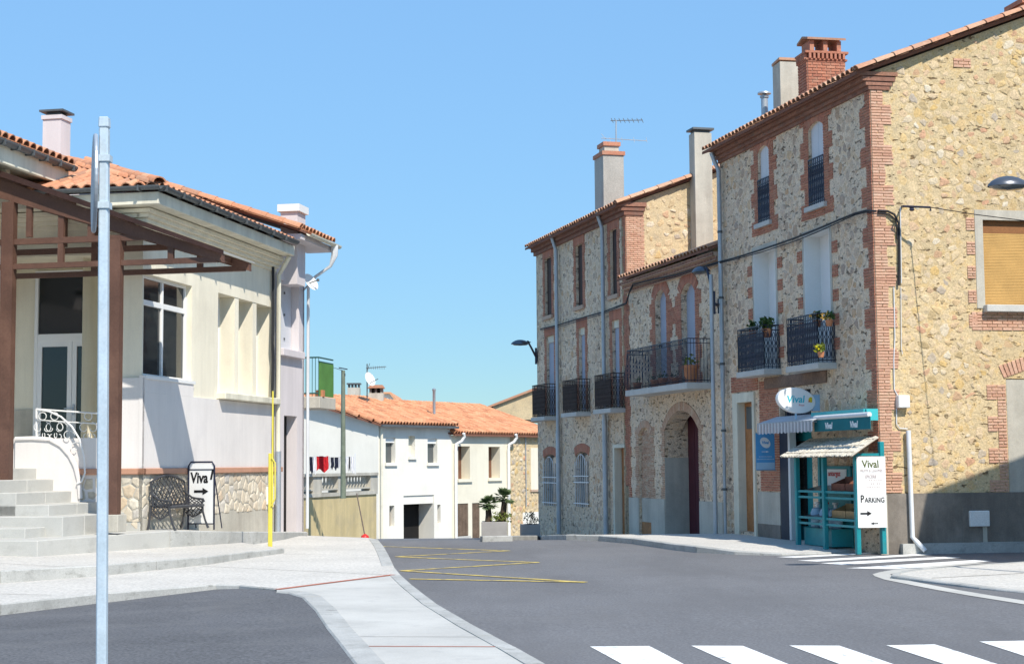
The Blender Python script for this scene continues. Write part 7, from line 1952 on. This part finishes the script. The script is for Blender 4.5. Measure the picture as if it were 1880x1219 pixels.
s_ = MB(); s_.lathe(q, [(2.6 * kx, -.4), (2.6 * kx, 28 * kx), (3.4 * kx, 29 * kx), (3.4 * kx, 32 * kx), (.5 * kx, 34 * kx)], 10); s_.build('pipe', M['zinc'], c_, smooth=True)
dq = ony(677, 697, 80); c_ = thing('satellite_dish', 'white satellite dish on a mast between the two far chimneys', 'satellite dish', tuple(ony(674, 735, 80)))
s_ = MB(); s_.tube([ony(674, 740, 80), ony(674, 668, 80)], .03, 6); s_.build('mast', M['zinc_dark'], c_)
s_ = MB(); dish(s_, dq, V((.75, -.5, .35)), .38, .10); s_.build('reflector', M['plastic_white'], c_, smooth=True)
s_ = MB(); s_.bar(dq - Z * .2, dq + V((.5, -.33, .02)), .03); s_.build('receiver_arm', M['zinc_dark'], c_)
c_ = thing('tv_antenna', 'small aerial with a long slim boom above the far roofs', 'antenna', tuple(ony(674, 675, 80)))
s_ = MB(); s_.tube([ony(672, 676, 80), ony(709, 673, 80)], .018, 5); s_.tube([ony(673, 684, 80), ony(679, 667, 80)], .014, 5)
for x in range(677, 709, 4): s_.tube([ony(x, 672, 80), ony(x + .5, 678, 80)], .014, 4)
s_.build('boom', M['zinc_dark'], c_)
sg = thing('stone_gable_house', 'distant stone gable rising behind the orange roofs', 'house', tuple(ony(960, 748, 96)), 'houses at the end of the street')
s_ = MB(); q = [ony(x, y, 96) for x, y in ((898, 770), (906, 745), (985, 712), (1060, 690), (1060, 770))]; s_.prism(q, (0, 8, 0)); s_.build('wall', M['mortar_far'], sg)
s_ = MB(); q = [ony(x, y, 95.8) for x, y in ((896, 749), (1060, 686), (1060, 681), (896, 745))]; s_.prism(q, (0, 8.4, 0)); s_.build('roof', M['tile_old'], sg)
# ------------------------------------------------------------------ planters, palms, shrubs
YP = 49.6; kx = YP / FPX
def planter(px0, px1, pyt, pyb, dep, label, m_='corten'):
    p0, p1 = ony(px0, pyb, YP), ony(px1, pyb, YP); zt = ony(px0, pyt, YP).z; zb = p0.z - .3
    t = thing('planter', label, 'planter', ((p0.x + p1.x) / 2, YP + dep / 2, zb), 'grey planters at the end of the pavement')
    w_ = .05; x0, x1, y0, y1 = p0.x, p1.x, YP, YP + dep
    s_ = MB(); s_.box(x0, x1, y0, y0 + w_, zb, zt); s_.box(x0, x1, y1 - w_, y1, zb, zt); s_.box(x0, x0 + w_, y0 + w_, y1 - w_, zb, zt - .001); s_.box(x1 - w_, x1, y0 + w_, y1 - w_, zb, zt - .001); s_.build('box', M[m_], t, bevel=.01)
    s_ = MB(); s_.box(x0 + w_, x1 - w_, y0 + w_, y1 - w_, zb, zt - .08); s_.build('soil', M['trunk'], t)
    return zt
zp = planter(884, 931, 958, 992, .9, 'large grey planter box holding two palms')
zp2 = planter(955, 992, 963, 986, .8, 'small low grey planter box with a thin shrub')
def palm(px, pyc, rad, lab, lean=0):
    c = ony(px, pyc, YP + .45); c0 = V((c.x + lean, YP + .45, zp - .1))
    t = thing('palm_tree', lab, 'palm', tuple(c0), 'palms in the planter')
    s_ = MB(); s_.tube([c0, c0.lerp(c, .5) + V((.02, 0, 0)), c - Z * .1], [.11, .10, .085], 9); s_.build('trunk', M['trunk'], t, smooth=True)
    s_ = MB(); rnd = random.Random(int(px))
    for i in range(34):
        a = rnd.uniform(0, 2 * math.pi); el = rnd.uniform(-.5, 1.25)
        d = V((math.cos(a) * math.cos(el), math.sin(a) * math.cos(el), math.sin(el)))
        st_ = c + d * rad * rnd.uniform(.35, .5)
        s_.tube([c, st_], .010, 3)
        x = d.cross(Z).normalized(); y = x.cross(d)
        for k in range(11):
            th = -1.25 + 2.5 * k / 10
            l_ = rad * .62 * (1 - .25 * abs(th)); dd = (d * math.cos(th) + x * math.sin(th)).normalized()
            tip = st_ + dd * l_ + Z * (-.12 * l_); w_ = x * math.cos(th) * .022 - d * math.sin(th) * .022
            m1 = st_ + dd * l_ * .55 + y * .01
            s_.add([st_, m1 - w_, tip, m1 + w_], [(0, 1, 2, 3)])
    s_.build('crown', M['palm'], t)
palm(896, 926, 22 * kx, 'shorter fan palm on the left side of the large planter'); palm(926, 915, 24 * kx, 'taller fan palm leaning at the right of the large planter', -.1)
c_ = thing('shrub', 'low yellow green shrub beneath the palms', 'shrub', tuple(ony(922, 958, YP + .5)))
s_ = MB(); 
for x in (912, 920, 929): leafclump(s_, ony(x, 949, YP + .4), .22, 90, .05)
s_.build('foliage', M['bush'], c_); s_ = MB(); 
for x in (912, 920, 929): s_.tube([ony(x, 962, YP + .4), ony(x, 948, YP + .4)], .012, 4)
s_.build('stem', M['trunk'], c_)
c_ = thing('shrub', 'sparse thin twigged shrub in the small planter', 'shrub', tuple(ony(976, 964, YP + .4)))
s_ = MB(); lf = MB()
for i in range(14):
    b0_ = ony(976 + random.uniform(-8, 8), 966, YP + .4); t_ = ony(976 + random.uniform(-15, 13), 936 + random.uniform(0, 16), YP + .4 + random.uniform(-.3, .3))
    s_.tube([b0_, b0_.lerp(t_, .5) + V((.02, 0, .05)), t_], .008, 4); leafclump(lf, b0_.lerp(t_, .8), .10, 9, .035)
s_.build('twig', M['trunk'], c_); lf.build('foliage', M['dry'], c_)
# ------------------------------------------------------------------ neighbour house across the side street (casts the shade on the gable foot)
def shade_line(px, py, F): return F.hit(px, py, 0)
sa, sb2 = FG_.hit(1700, 905, 0), FG_.hit(1880, 835, 0)
t_ = 9.0
A_, B_ = sa + SDIR * t_, sb2 + SDIR * t_
nb_h = thing('side_street_house', 'neighbour house across the side street whose shade falls on the gable foot', 'house', (A_.x, A_.y, 0))
dr_ = (B_ - A_).normalized(); print('shade house', A_, B_)
E1 = A_ + (B_ - A_) * 4.5; 
FN = Fr((A_.x, A_.y), (dr_.x, dr_.y), (-dr_.y, dr_.x)) if False else None
s_ = MB(); hdir = V((dr_.x, dr_.y, 0)).normalized(); bkd = V((hdir.y, -hdir.x, 0))
if bkd.y > 0: bkd = -bkd
s_.prism([V((A_.x, A_.y, -.3)), A_, E1, V((E1.x, E1.y, -.3))], bkd * 6); s_.build('wall', M['cream_wall2'], nb_h)
